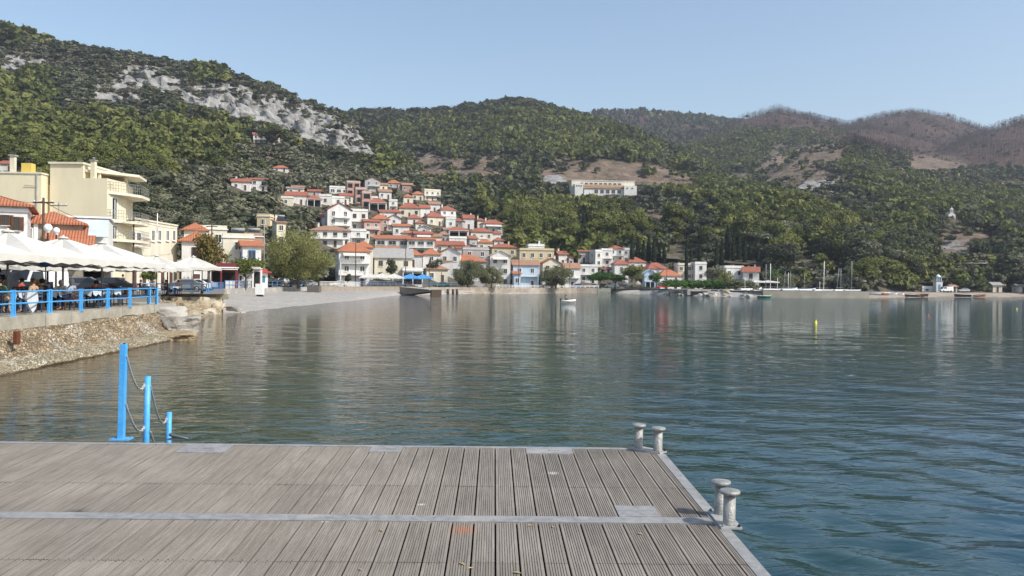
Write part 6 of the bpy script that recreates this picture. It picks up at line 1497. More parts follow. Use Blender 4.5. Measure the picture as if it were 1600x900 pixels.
pole(811, 402, 255, 'dark utility pole in front of the pale blue house', POLEW, 0); pole(890, 410, 276, 'dark pole before the salmon roofed house', POLEW, 0, r=.08); pole(1042, 415, 279, 'dark pole before the broad orange hip roof', POLEW, 0, r=.1)
pole(246, 333, 101, 'white roof mast on the cream building', WPAINT, 0, z=9, r=.07, name='roof_mast')
def wire(a, b_, sag, lab, r=.012):
    b = MB(); b.tube([tuple(a.lerp(b_, k / 16) - Vector((0, 0, sag * 4 * (k / 16) * (1 - k / 16)))) for k in range(17)], r, BLACKM, 4); tag(b.build('wire'), lab, 'wire', 'overhead wires')
wire(Vector(P(-30, 291, 50)), w1, .4, 'overhead wire from the left edge to the dark pole by the stone house', .018)
wire(w1, w3, 1.0, 'overhead wire sagging across the yellow apartment building', .02); wire(w1, w2, .2, 'short overhead wire above the stone house roof', .02)
wire(w3, Vector(P(335, 352, 118)), .8, 'overhead wire in front of the cream building', .02)

# ------------------------------------------------------------------ cars
def car_mesh(kind, paint):
    t = link('parked_car', None)
    L, Wd, H = {'car': (4.2, 1.7, 1.45), 'van': (4.6, 1.8, 1.95), 'pickup': (4.8, 1.8, 1.7)}[kind]
    if kind == 'car': prof = [(-2.1, .35), (-2.1, .72), (-1.95, .88), (-1.1, .96), (-.45, 1.40), (.9, 1.45), (1.65, 1.0), (2.05, .93), (2.1, .40)]
    elif kind == 'van': prof = [(-2.3, .35), (-2.3, .85), (-1.7, 1.1), (-1.2, 1.85), (2.2, 1.95), (2.3, 1.7), (2.3, .4)]
    else: prof = [(-2.4, .4), (-2.4, .95), (-1.3, 1.1), (-.8, 1.68), (.4, 1.7), (.55, 1.1), (2.4, 1.08), (2.4, .45)]
    b = MB(); b.prism(prof, paint, axis='y', t0=-Wd / 2, t1=Wd / 2)
    # tuck the roof in
    b.v = [(x, y * (1 if z < 1.0 else 1 - .16 * (z - 1.0) / .5 * (1 if kind == 'car' else .5)), z) for x, y, z in b.v]; b.build('body', t)
    zt = prof[3][1] if kind == 'car' else 1.15; b = MB()
    wn_ = {'car': [(-.95, 1.0), (-.42, 1.34), (.85, 1.38), (1.4, 1.02)], 'van': [(-1.5, 1.2), (-1.15, 1.75), (-.2, 1.78), (-.2, 1.2)], 'pickup': [(-1.15, 1.15), (-.75, 1.6), (.32, 1.62), (.42, 1.15)]}[kind]
    for s_ in (-1, 1): b.add([(x, s_ * (Wd / 2 * (1 - .16 * max(0, z - 1) / .5 * (1 if kind == 'car' else .5)) + .012), z) for x, z in wn_], [(0, 1, 2, 3)], GLASS)
    b.build('side_windows', t)
    i0 = 3 if kind == 'car' else 2; a, c = prof[i0], prof[i0 + 1]; b = MB(); o = .02; w_ = Wd * .43
    b.add([(a[0] + .06 - o, -w_, a[1] + .05 + o), (a[0] + .06 - o, w_, a[1] + .05 + o), (c[0] - .04 - o, w_ * .88, c[1] - .05 + o), (c[0] - .04 - o, -w_ * .88, c[1] - .05 + o)], [(0, 1, 2, 3)], GLASS); b.build('windscreen', t)
    for x in (-L * .31, L * .31):
        for s_ in (-1, 1):
            b = MB(); b.tube([(x, s_ * (Wd / 2 - .18), .32), (x, s_ * (Wd / 2 + .02), .32)], .32, BLACKM, 14); w = b.build('wheel', t)
            b = MB(); b.tube([(x, s_ * (Wd / 2 + .0), .32), (x, s_ * (Wd / 2 + .035), .32)], .19, METALG, 10); b.build('rim', w)
    for s_ in (-1, 1):
        b = MB(); b.box((prof[0][0] - .01, s_ * Wd * .36, .70), (.05, .3, .14), WPAINT); b.build('headlight', t)
        b = MB(); b.box((prof[-1][0] + .01, s_ * Wd * .38, .78), (.05, .2, .14), mat('tail_red', (.4, .02, .02), .4)); b.build('tail_light', t)
    return t
PC = {n_: mat('car_paint_' + n_, c, .3, spec=.6) for n_, c in dict(white=(.75, .75, .74), black=(.02, .02, .025), blue=(.05, .12, .30), silver=(.42, .43, .45), red=(.5, .03, .03), grey=(.12, .13, .15), green=(.04, .12, .06)).items()}
cars = [('van', 'white', 54, 58, 'white van parked behind the diners on the left', 80), ('pickup', 'black', 14, 56, 'black pickup parked behind the parasols at the left edge', 10), ('car', 'grey', 120, 62, 'dark grey car in the shade behind the middle parasols', 20), ('car', 'black', 165, 66, 'black car in the shade behind the right parasols', 15),
        ('car', 'white', 300, 100, 'white car behind the second terrace', 20), ('car', 'grey', 286, 96, 'dark grey car behind the second terrace, left of the white one', 30), ('car', 'silver', 313, 110, 'silver car behind the twin globe lamp', 15), ('car', 'white', 378, 150, 'white car left of the red kiosk', 30),
        ('car', 'grey', 432, 172, 'dark car under the left side of the big tamarisk', 10), ('van', 'white', 445, 178, 'white van under the big tamarisk', 15), ('car', 'black', 462, 176, 'black car under the middle of the big tamarisk', 0), ('car', 'silver', 480, 180, 'silver car under the right side of the big tamarisk', 5), ('car', 'white', 530, 192, 'white car in front of the white waterfront house', 20),
        ('car', 'blue', 856, 268, 'dark blue car on the seafront before the single tamarisk', 5), ('car', 'black', 872, 274, 'black car on the seafront right of the dark blue one', 5), ('car', 'blue', 902, 281, 'blue car before the salmon roofed house', 5), ('car', 'white', 926, 285, 'white car on the seafront below the green trees', 10), ('car', 'black', 941, 287, 'black car on the seafront below the green trees', 0), ('van', 'silver', 955, 287, 'silver van on the seafront below the green trees', 5), ('car', 'grey', 972, 288, 'grey car at the right end of the seafront row', 5),
        ('car', 'red', 1035, 288, 'red car beside the round dark tree', 10), ('van', 'white', 1478, 300, 'white van by the beach under the trees', 5), ('car', 'silver', 1505, 303, 'silver car by the beach at the right', 10), ('pickup', 'white', 1352, 285, 'white pickup behind the boats on the sand', 5), ('car', 'green', 690, 236, 'green car behind the far sea wall, left of the twin tamarisks', 10)]
CK = {}
for (k, c, u, Y, lab, rz) in cars:
    if (k, c) in CK: o = copy_tree(CK[(k, c)])
    else: o = car_mesh(k, PC[c]); CK[(k, c)] = o
    o.location = (XY(u, Y), Y, T1.height(u, Y) + .01 if Y > 240 else T1.zf(u) + .01); o.rotation_euler = (0, 0, R(rz)); tag(o, lab, 'car', 'cars parked along the seafront')

# ------------------------------------------------------------------ kiosk and small things
def kiosk():
    Y = 141; x = XY(402, Y); t = empty('kiosk', (x, Y, 1.7), R(12), 'small kiosk with a red pyramid roof and a red panel by the beach', 'kiosk')
    b = MB(); b.box((0, 1.2, 1.3), (3.0, 2.4, 2.6), WPAINT); b.build('wall', t); b = MB(); roof_mesh(b, 'hip', 3.2, 2.6, 2.6, .8, .5, mat('red_sheet', (.40, .05, .04), .7)); b.build('roof', t, (0, 1.2, 0))
    b = MB(); b.box((-1.0, -.05, 1.2), (1.2, .1, 2.0), mat('red_panel', (.55, .02, .03), .5)); b.build('panel', t); b = MB(); b.box((.6, -.03, 1.5), (1.3, .06, 1.1), mat('teal_glass', (.06, .22, .28), .3)); b.build('window', t)
    Y = 118; p = (XY(406, Y), Y); b = MB(); b.box((p[0], Y, 1.0 + .75), (1.0, .8, 1.5), WPAINT); b.prism([(p[0] - .5, .75), (p[0] + .5, .75), (p[0] + .3, 1.0), (p[0] - .3, 1.0)], BLACKM, axis='y', t0=Y - .35, t1=Y + .35)
    z = 1.0; o = b.build('litter_bin'); tag(o, 'white box-shaped bin with a dark base on the upper beach', 'bin')
    Y = 158; b = MB(); b.box((XY(491, Y), Y, 1.35), (2.2, 2.0, 1.5), mat('dark_stone', (.13, .12, .11), .9)); tag(b.build('block'), 'dark square stone block against the beach wall right of the tamarisk', 'block')
kiosk()
# ------------------------------------------------------------------ boats, buoys
def small_boat(L, col, rim, lab, loc, rz, tilt=0):
    n_ = 12; b = MB(); vs = []; H = L * .14
    for i in range(n_ + 1):
        t_ = i / n_; w = L * .19 * (math.sin(math.pi * min(1, t_ * .62 + .38)) ** .7 if t_ < .999 else 0); w = L * .19 * (1 - max(0, (t_ - .35) / .65) ** 2.2) * (.75 + .25 * min(1, t_ * 3)); zt = H * (1 + .55 * max(0, t_ - .4) ** 2 * 2); x = -L / 2 + L * t_
        vs += [(x, -w, zt), (x * .97, -w * .72, H * .25), (x * .94, 0, 0), (x * .97, w * .72, H * .25), (x, w, zt)]
    fs = [(i * 5 + k, i * 5 + k + 1, i * 5 + k + 6, i * 5 + k + 5) for i in range(n_) for k in range(4)] + [(4, 3, 2, 1, 0)]
    b.add(vs, fs, col)
    for s_ in (0, 4): b.tube([vs[i * 5 + s_] for i in range(n_ + 1)], L * .011, rim, 5)
    t = empty('rowing_boat', loc, rz, lab, 'boat', 'small boats along the shore'); h = b.build('hull', t)
    for x in (-.2, .12):
        q = MB(); q.box((x * L, 0, H * .75), (L * .07, L * .3, .04), rim); q.build('thwart', t)
    t.rotation_euler = (tilt, 0, rz); return t
WH, OR, BR, GR, BL = WPAINT, mat('orange_hull', (.55, .22, .06), .5), BROWNW, mat('green_hull', (.05, .2, .12), .5), BLUE2
for i, (u, Y, L, c, rm, rz, ti, lab) in enumerate([(1364, 250, 4.5, WH, BL, 170, .25, 'white boat pulled up just right of the concrete quay'), (1378, 252, 3.9, OR, WH, 172, .15, 'orange and white boat on the sand'), (1392, 262, 4.2, WH, BL, 5, .2, 'small white boat right of the orange one'), (1405, 266, 4, WH, BR, 20, .1, 'white boat behind the small white one'), (1425, 255, 4.2, BR, WH, 175, .1, 'long brown boat on the sand by the water'), (1441, 268, 4.2, BR, BR, 10, .3, 'dark boat tipped on its side on the sand'), (1504, 272, 5.0, BR, WH, 170, .1, 'long dark brown boat lying on the beach below the bell tower trees'), (1524, 285, 4.5, WH, BL, 15, .1, 'white boat on the right beach near the trees'), (1531, 280, 4.0, OR, BR, 0, .2, 'rust coloured boat on the right beach'), (1195, 212, 3.6, GR, WH, 10, 0, 'green dinghy moored by the dark quay blocks'), (1232, 262, 5.5, WH, BL, 0, .0, 'white motor boat behind the concrete quay'), (1160, 238, 5, WH, BL, 12, .05, 'white boat behind the rock armour, left'), (1176, 240, 5, WH, WH, 0, .05, 'white boat behind the rock armour, right'), (1262, 258, 5, WH, BL, 5, .0, 'white boat behind the middle of the concrete quay')]):
    z = 0 if (u == 1195) else max(.1, float(np.interp(Y, [shore_depth(u), shore_depth(u) + 40], [.15, 1.3]))) if u > 1300 else 1.55
    small_boat(L, c, rm, lab, (XY(u, Y), Y, z), R(rz), ti)
# rubber dinghy out on the water with a person
def dinghy():
    Y = 2.9 * F / (472.5 - vh(887)); x = XY(887, Y); t = empty('inflatable_dinghy', (x, Y, .0), R(8), 'white inflatable dinghy with an outboard out on the bay', 'dinghy')
    b = MB(); pts = [(-1.5, -.65, .3), (.6, -.65, .32), (1.35, -.4, .42), (1.65, 0, .5), (1.35, .4, .42), (.6, .65, .32), (-1.5, .65, .3)]; b.tube(pts, .23, WPAINT, 10); b.build('tube', t)
    b = MB(); b.box((-.2, 0, .12), (2.6, 1.1, .08), GREYW); b.build('floor', t); b = MB(); b.box((-1.55, 0, .65), (.3, .3, .5), BLACKM); b.box((-1.6, 0, .1), (.12, .12, .8), BLACKM); b.build('outboard', t); t.scale = (.72, .72, .72)
    person('sit', (x - .3, Y, -.05), R(60), BLK, NAVY, 0, 'person in black sitting in the white dinghy on the bay', 'boaters')
dinghy()
def buoy(u, v, r, h, c, lab):
    Y = 2.9 * F / (v - vh(u)); t = empty('buoy', (XY(u, Y), Y, 0), 0, lab, 'buoy'); b = MB(); b.lathe((0, 0, -.1), [(r * .5, -.1), (r, .05), (r, h * .35), (r * .75, h * .45), (r * .25, h), (.02, h + .02)], c, 14); b.build('float', t); t.rotation_euler = (.06, .12, 0)
YB = mat('buoy_yellow', (.78, .72, .03), .45); buoy(1275, 505, .13, .34, YB, 'yellow conical buoy in the middle of the bay'); buoy(1589, 483, .12, .3, YB, 'tiny yellow buoy near the right edge'); buoy(1451, 493, .12, .22, mat('buoy_red', (.55, .06, .03), .5), 'small red buoy right of the yellow one')
# sailing boats behind the quay
for i, (u, vt, vb, lean, M_) in enumerate([(1288, 408, 455, -.012, WPAINT), (1331, 408, 456, 0, METALG), (1197, 413, 452, 0, METALG), (1204, 412, 452, 0, WPAINT), (1215, 434, 452, 0, WPAINT), (1227, 424, 452, -.08, METALG), (1232, 426, 452, 0, WPAINT), (1235, 424, 452, .03, METALG), (1257, 430, 452, 0, METALG), (1281, 440, 453, 0, WPAINT), (1311, 419, 455, -.12, METALG), (1314, 419, 455, 0, METALG), (1164, 433, 452, .02, WPAINT)]):
    Y = 232 + (i % 3) * 4; p = P(u, vt, Y); z0 = 1.75 if u < 1356 else 1.4; h = p[2] - z0; lab = '%s sailing boat mast from the left above the far quay' % ORD[sorted([1288, 1331, 1197, 1204, 1215, 1227, 1232, 1235, 1257, 1281, 1311, 1314, 1164]).index(u)]
    t = empty('sailing_boat', (p[0], Y, z0), R(-5 + i * 3), ('tall bare ' if h > 6.5 else 'short bare ') + lab, 'sailing boat', 'sailing boats laid up behind the far quay')
    b = MB(); b.tube([(lean * h, 0, 0.3), (0, 0, h)], .085 if h > 6 else .06, M_, 6); b.build('mast', t)
    b = MB(); b.box((0, 0, .95), (2.2, .06, .06), METALG); b.build('boom', t)
    b = MB(); b.tube([(0, 0, h * .96), (1.9, 0, .4)], .012, METALG, 3); b.tube([(0, 0, h * .96), (-1.9, 0, .4)], .012, METALG, 3); b.build('stays', t)
    b = MB(); b.prism([(-2.0, .1), (2.2, .1), (2.5, .5), (-2.1, .45)], WPAINT, axis='y', t0=-.6, t1=.6); b.build('hull', t)
# ------------------------------------------------------------------ TREES
LEAF = {
 'pine': leafmat('pine_needles', (.085, .100, .032), (.150, .168, .046), (.200, .205, .065)),
 'dark': leafmat('dark_foliage', (.062, .072, .042), (.090, .100, .056), (.120, .130, .068)),
 'olive': leafmat('olive_foliage', (.145, .145, .098), (.205, .205, .140), (.225, .225, .145)),
 'shrub': leafmat('scrub_foliage', (.115, .105, .066), (.175, .160, .105), (.195, .195, .110)),
 'bright': leafmat('bright_foliage', (.045, .105, .020), (.080, .150, .030)),
 'cypress': leafmat('cypress_foliage', (.018, .032, .016), (.028, .042, .020)),
 'tamarisk': leafmat('tamarisk_foliage', (.155, .195, .050), (.220, .235, .075), (.230, .225, .095)),
 'tamgrey': leafmat('grey_tamarisk_foliage', (.150, .160, .078), (.205, .205, .105)),
 'plane': leafmat('plane_leaves', (.085, .125, .030), (.130, .155, .040), (.17, .13, .045)),
 'burnt': leafmat('scorched_needles', (.065, .050, .046), (.095, .070, .062), (.115, .080, .070)),
}
BARK = mat('bark', (.10, .075, .055), .95, (.06, .045, .035), 6); BARKG = mat('grey_bark', (.14, .125, .115), .95, (.09, .08, .075), 6)
def quads(c, nrm, size, rg, asp=1.0, align=None):
    """leaf clumps: one quad each at c, facing about nrm"""
    n_ = len(c); a = np.cross(nrm, rg.normal(size=(n_, 3))) if align is None else align
    a /= np.linalg.norm(a, axis=1)[:, None] + 1e-9; b = np.cross(nrm, a); b /= np.linalg.norm(b, axis=1)[:, None] + 1e-9
    s = (size * rg.uniform(.6, 1.4, n_))[:, None]; a = a * s; b = b * s * asp
    k = rg.uniform(.6, 1.1, (4, n_, 1))
    V = np.stack([c - a * k[0], c - b * k[1], c + a * k[2], c + b * k[3]], 1).reshape(-1, 3)
    return V, np.arange(len(V)).reshape(-1, 4)
def crown(kind, n_, seed):
    """unit tree: height 1, width about .8; returns leaf vertices and quads"""
    rg = np.random.default_rng(seed)
    def dirs(k): d = rg.normal(size=(k, 3)); return d / np.linalg.norm(d, axis=1)[:, None]
    if kind == 'cypress':
        t = rg.uniform(.03, 1, n_); r = .105 * np.sin(np.pi * np.clip(t * .92 + .08, 0, 1)) ** .6 * (1 - .35 * t); a = rg.uniform(0, 6.28, n_); r = r * rg.uniform(.55, 1.08, n_)
        c = np.stack([r * np.cos(a), r * np.sin(a), t], -1); nr = np.stack([np.cos(a), np.sin(a), rg.uniform(-.2, .5, n_)], -1) + rg.normal(size=(n_, 3)) * .35
        return quads(c, nr, .028, rg, 1.0)
    if kind == 'shrub':
        nb = 6; ce = np.stack([rg.uniform(-.42, .42, nb), rg.uniform(-.42, .42, nb), rg.uniform(.22, .62, nb)], -1); rad = rg.uniform(.26, .42, nb)
    elif kind == 'conepine':
        nb = 11; tt = np.linspace(.18, .93, nb); a = rg.uniform(0, 6.28, nb); o = (1 - tt) * .20; ce = np.stack([o * np.cos(a), o * np.sin(a), tt], -1); rad = .30 * (1 - tt) ** .75 + .055
    elif kind == 'pine':
        nb = 11; a = rg.uniform(0, 6.28, nb); o = rg.uniform(.02, .27, nb); tt = rg.uniform(.33, .88, nb); ce = np.stack([o * np.cos(a), o * np.sin(a), tt], -1); rad = rg.uniform(.10, .20, nb) * (1.25 - .5 * np.abs(tt - .55))
    elif kind == 'burnt':
        t = rg.uniform(.15, 1, n_); a = rg.uniform(0, 6.28, n_); r = .14 * (1 - t) * rg.uniform(.3, 1, n_) + .012
        c = np.stack([r * np.cos(a), r * np.sin(a), t], -1); al = np.stack([np.cos(a), np.sin(a), rg.uniform(.0, .6, n_)], -1)
        al = np.stack([np.cos(a) * .25, np.sin(a) * .25, np.ones(n_)], -1); return quads(c, dirs(n_), .10, rg, .13, al)
    else:    # round broadleaf
        nb = 12; d = dirs(nb); ce = d * rg.uniform(.12, .30, (nb, 1)) * (1.1, 1.1, .75) + (0, 0, .60); rad = rg.uniform(.13, .22, nb)
    w = rad ** 2; bi = rg.choice(nb, n_, p=w / w.sum()); d = dirs(n_); d[:, 2] = np.where(d[:, 2] < -.35, -d[:, 2] * .6, d[:, 2])
    c = ce[bi] + d * (rad[bi] * rg.uniform(.55, 1.22, n_))[:, None] * (1, 1, .8)
    sz = math.sqrt((4 * math.pi * (rad ** 2).sum()) / n_) * .62
    return quads(c, d + rg.normal(size=(n_, 3)) * .55, sz, rg)
def tree_mesh(name, kind, n_, seed, leaf, bark=BARK, trunk=True):
    V, Q = crown(kind, n_, seed); me_v = [V]; me_q = [Q]; mats = [leaf, bark]; base = len(V); tq = 0
    if trunk:
        b = MB(); r = random.Random(seed); top = {'shrub': .3, 'cypress': .3}.get(kind, .8)
        b.tube([(0, 0, -.12), (r.uniform(-.02, .02), .01, top * .5), (r.uniform(-.03, .03), 0, top)], [.026, .018, .006], bark, 5, False)
        if kind in ('pine', 'round', 'burnt'):
            for k in range(5): a = r.uniform(0, 6.28); z = r.uniform(.3, .7); b.tube([(0, 0, z), (.2 * math.cos(a), .2 * math.sin(a), z + .1)], [.009, .003], bark, 3, False)
        q4 = [f for f in b.f if len(f) == 4]; me_v.append(np.array(b.v)); me_q.append(np.array(q4) + base); tq = len(q4)
    V = np.concatenate(me_v); Q = np.concatenate(me_q); me = npmesh(name, V, Q, mats); mi = np.zeros(len(Q), np.int32)
    if tq: mi[-tq:] = 1
    me.polygons.foreach_set('material_index', mi); return me

# ---- specimen trees near the water, with trunk and crown as parts
def specimen(name, label, u, vt, Y, wid, leaf, kind='round', n_=2600, z=None, group=None, seed=1, base=None, droop=False, cat='tree', trunk_r=.05):
    z = T1.zf(u) if z is None else z; p = P(u, vt, Y); H = p[2] - z; Wm = wid * Y / F
    t = empty(name, (p[0], Y, float(z)), 0, label, cat, group); rg = np.random.default_rng(seed)
    if droop:   # dense mass hanging almost to the ground
        nb = 46; d = rg.normal(size=(nb, 3)); d /= np.linalg.norm(d, axis=1)[:, None]
        ce = d * rg.uniform(.3, 1, (nb, 1)) ** .5 * (.42, .38, .38) + (0, 0, .50); ce[:, 2] = np.clip(ce[:, 2], .13, .86); rad = rg.uniform(.09, .16, nb)
        bi = rg.integers(0, nb, n_); dd = rg.normal(size=(n_, 3)); dd /= np.linalg.norm(dd, axis=1)[:, None]
        c = ce[bi] + dd * (rad[bi] * rg.uniform(.5, 1.12, n_))[:, None]; al = np.stack([dd[:, 0] * .5, dd[:, 1] * .5, -np.ones(n_)], -1) + rg.normal(size=(n_, 3)) * .35
        V, Q = quads(c, dd + rg.normal(size=(n_, 3)) * .6, .026 * math.sqrt(9000 / n_), rg, .45, al)
    else: V, Q = crown(kind, n_, seed)
    V = V * (Wm / (.30 if kind == 'cypress' else .85 if not droop else 1.0), Wm / (.30 if kind == 'cypress' else .85 if not droop else 1.0), H)
    link('crown', npmesh('crown', V, Q, leaf), t)
    b = MB(); r = random.Random(seed); tr = max(.08, H * trunk_r * .6)
    b.tube([(0, 0, -.2), (r.uniform(-.1, .1), 0, H * .3), (r.uniform(-.2, .2), 0, H * .7)], [tr, tr * .75, tr * .3], BARKG, 9)
    for k in range(9): a = r.uniform(0, 6.28); zz = H * r.uniform(.25, .5); b.tube([(0, 0, zz), (Wm * .12 * math.cos(a), Wm * .12 * math.sin(a), zz + H * .14), (Wm * .34 * math.cos(a), Wm * .34 * math.sin(a), zz + H * .3)], [tr * .4, tr * .3, tr * .08], BARKG, 6)
    b.build('trunk', t); HB_BOX.append((u - wid / 2, u + wid / 2, vt, hz(u, z, Y), Y)); return t
TM, TG, PL_, DK, BRT = LEAF['tamarisk'], LEAF['tamgrey'], LEAF['plane'], LEAF['dark'], LEAF['bright']
specimen('tamarisk_tree', 'huge rounded green tamarisk on the promenade, the biggest tree by the water', 467, 357, 160, 112, TM, n_=46000, droop=True, seed=3)
specimen('tamarisk_tree', 'left and larger of the twin grey-green tamarisks on the far sea wall', 731, 403, 236, 58, TG, n_=16000, droop=True, seed=4)
specimen('tamarisk_tree', 'right and smaller of the twin grey-green tamarisks on the far sea wall', 768, 410, 240, 44, TG, n_=13000, droop=True, seed=5)
specimen('tamarisk_tree', 'single grey-green tamarisk in front of the orange roofed seafront house', 869, 411, 264, 54, TG, n_=14000, droop=True, seed=6)
specimen('tamarisk_tree', 'yellow-green tamarisk bush left of the white hotel', 1135, 422, 262, 28, TM, n_=4000, droop=True, seed=7)
specimen('tamarisk_tree', 'grey tamarisk behind the cluster of short masts', 1228, 424, 268, 44, TG, n_=6000, droop=True, seed=8)
specimen('plane_tree', 'thin plane tree with rusty autumn leaves behind the last parasol', 327, 360, 106, 66, PL_, 'round', 2600, seed=9)
specimen('plane_tree', 'low spreading green plane tree left of the big tamarisk', 384, 395, 132, 62, PL_, 'round', 4200, seed=10)
specimen('plane_tree', 'small plane tree seen under the parasols near the railing corner', 236, 412, 84, 30, PL_, 'round', 1500, seed=11)
specimen('broadleaf_tree', 'bright green round tree by the white flat-roofed house, left', 938, 421, 285, 46, BRT, 'round', 2600, seed=12)
specimen('broadleaf_tree', 'bright green round tree by the white flat-roofed house, right', 962, 425, 286, 34, BRT, 'round', 2200, seed=13)
specimen('broadleaf_tree', 'bushy olive-green tree beside the small blue pavilion', 988, 412, 288, 44, LEAF['pine'], 'round', 3600, seed=14)
specimen('broadleaf_tree', 'small round dark green tree in front of the pale blue pavilion', 1025, 423, 286, 19, LEAF['bright'], 'round', 1800, seed=15)
specimen('broadleaf_tree', 'dark tree behind the cream warehouse wall', 612, 400, 222, 22, DK, 'round', 1200, seed=16)
specimen('broadleaf_tree', 'dark green tree behind the blue parasols', 679, 400, 243, 32, DK, 'round', 1600, seed=17)
specimen('broadleaf_tree', 'grey-green rounded tree beside the white cube house', 1114, 410, 284, 38, LEAF['olive'], 'round', 3200, seed=18)
specimen('broadleaf_tree', 'thin bluish tree in front of the white waterfront house', 544, 424, 190, 14, DK, 'round', 900, seed=19)
specimen('broadleaf_tree', 'bright green dome of a tree beside the far masts', 1212, 418, 272, 30, BRT, 'round', 2200, seed=20)
for i, (u, w, vt, lab) in enumerate([(1054, 34, 434, 'dark green shore shrub left of the bright shrub bank'), (1086, 50, 430, 'bright green shrub bank on the far shore, left part'), (1116, 46, 434, 'bright green shrub bank on the far shore, right part'), (1150, 44, 434, 'dark green hedge below the white hotel, left'), (1166, 30, 436, 'dark green hedge below the white hotel, right'), (938, 30, 446, 'yellow-green bush spilling over the far sea wall'), (1008, 22, 447, 'low grey-green bush on the stony shore')]):
    Y = float(shore_depth(u)) + 16; Y = max(Y, 240); specimen('shrub', lab, u, vt, Y, w, BRT if 'bright' in lab else (LEAF['pine'] if 'yellow' in lab else LEAF['olive'] if 'grey' in lab else DK), 'shrub', 1500, z=1.4, seed=30 + i, cat='shrub', trunk_r=.02)
# cypresses
cyp = [(988, 366, 318, 8), (997, 372, 320, 8), (1006, 376, 319, 8), (1014, 370, 322, 9), (1022, 375, 320, 9), (1030, 380, 324, 8), (1038, 384, 322, 8), (1073, 367, 304, 6.5), (1080, 384, 310, 7), (1093, 380, 312, 7), (1120, 378, 310, 8), (1128, 374, 312, 8), (1137, 353, 318, 10), (1146, 366, 316, 8), (1155, 362, 318, 9), (1164, 374, 314, 8), (1172, 380, 318, 9), (1185, 386, 316, 8), (912, 330, 420, 7)]
cypm = [tree_mesh('cypress_tree', 'cypress', 1300, 60 + k, LEAF['cypress']) for k in range(3)]
for i, (u, vt, Y, w) in enumerate(cyp):
    z = (HB if u == 912 else T1).height(u, Y); p = P(u, vt, Y); H = p[2] - z; s = w * Y / F / .21
    o = link('cypress_tree', cypm[i % 3], None, (p[0], Y, z), i * 1.3, (s, s, H))
    HB_BOX.append((u - w * .55, u + w * .55, vt, vt + (p[2] - z) * F / Y * .9, Y))
    where_ = 'in the dense dark row behind the red pyramid roofs' if u < 1045 else ('beside the lone white house with the terrace' if u < 1100 else 'in the dark group above the white hotel')
    if u == 912: where_ = 'alone in the pine wood below the long white building'
    tag(o, '%s cypress from the left, %s' % (ORD[i % 20], where_), 'tree', 'cypresses along the far shore')

# ---- natural cover on the hills
KIND = {'pine': [('pine', 34), ('conepine', 34)], 'olive': [('round', 26)], 'shrub': [('shrub', 20)], 'dark': [('round', 28)], 'burnt': [('burnt', 12)]}
LOW = {(k, L): [crown(kk, int(n_ * (4.5, 2.2, 1.1)[L]) if k != 'burnt' else n_, 90 + i * 7 + j) for j in range(3) for (i, (kk, n_)) in enumerate(v)] for k, v in KIND.items() for L in range(3)}
pool = {k: [] for k in KIND}      # arrays of (x, y, z, height, width, u, v, hill)
BOX = None
def scatter(sheet, hid, N, fn, seed, umin=-120, umax=1720):
    rg = np.random.default_rng(seed); u0, u1 = max(sheet.us[0], umin), min(sheet.us[-1], umax)
    U = np.arange(u0, u1, 3.0); T = np.linspace(0, sheet.K - 1 - .75, 240); p = sheet.pts(U, T)
    e1 = p[1:, :-1] - p[:-1, :-1]; e2 = p[:-1, 1:] - p[:-1, :-1]; ar = np.linalg.norm(np.cross(e1, e2), axis=-1)
    # nearer ground matters more in the picture, keep an even cover per square metre otherwise
    Yc = p[:-1, :-1, 1]; w = ar.copy(); w[T[:-1] < sheet.flat] = 0; w = w / w.sum()
    idx = rg.choice(w.size, N, p=w.ravel()); i, j = np.unravel_index(idx, w.shape); a, b = rg.random((2, N))[..., None]
    q = p[i, j] + e1[i, j] * a + e2[i, j] * b; uu, vv = proj(q); z = zones(uu, vv); z[:2] = np.clip(z[:2] * (.35 + 1.3 * fbm(q[:, 0] / 16, q[:, 1] / 16 + q[:, 2] / 9, 4, 41)), 0, 1.1)
    return q, uu, vv, z, rg, T[i]
def occl_v(u, hid):   # highest nearer ridge at each column
    tops = np.full(len(u), 1e9)
    for h, sh in RIDGES:
        if h < hid: tops = np.minimum(tops, np.interp(u, sh[0], sh[1], left=1e9, right=1e9))
    return tops
SHEETS = [(1, T1), (2, HG), (3, HF), (4, HB), (5, HE), (6, HD), (7, HC)]
RIDGES = []
for h, s in SHEETS:
    U = np.arange(s.us[0], s.us[-1], 12.); p = s.pts(U, np.linspace(0, s.K - 1, 160)); RIDGES.append((h, (U, proj(p)[1].min(0))))
NEARHID = {2: 1, 3: 1, 4: 1, 5: 3, 6: 3, 7: 4}
FB = np.array(HFOOT); BX = list(HB_BOX)
for (u_, v_, ru_, rv_, k_, st_) in BLOBS:       # nothing tall stands in front of the bare crags and cuts
    if k_ > 1 or st_ < .7 or (k_ == 0 and u_ > 840): continue
    kf = .85 if (st_ > 1.1 and u_ < 1100) else .5
    for h_, s_ in SHEETS:
        if s_.us[0] < u_ < s_.us[-1]:
            c_ = s_.column(u_); vv_ = proj(c_)[1]
            if vv_[:int(len(vv_) * .9)].min() < v_:
                BX.append((u_ - ru_ * kf, u_ + ru_ * kf, v_ - rv_ * kf, v_ + rv_ * (kf * .8 if st_ > 1.1 else .35), s_.hit(u_, v_)[1] - 12)); break
BX = np.array(BX)
PINES = [(700, 215, 110, 26), (830, 212, 80, 30), (905, 225, 70, 28), (970, 245, 60, 18), (1130, 228, 62, 26), (1110, 258, 60, 12), (1345, 262, 34, 22), (1270, 215, 80, 10), (1120, 308, 80, 18), (1200, 330, 50, 20), (1230, 352, 60, 14), (1290, 365, 40, 22), (1480, 318, 60, 22), (1400, 300, 50, 20), (870, 370, 70, 45), (1400, 360, 40, 25), (1560, 320, 40, 25), (1180, 350, 30, 15)]
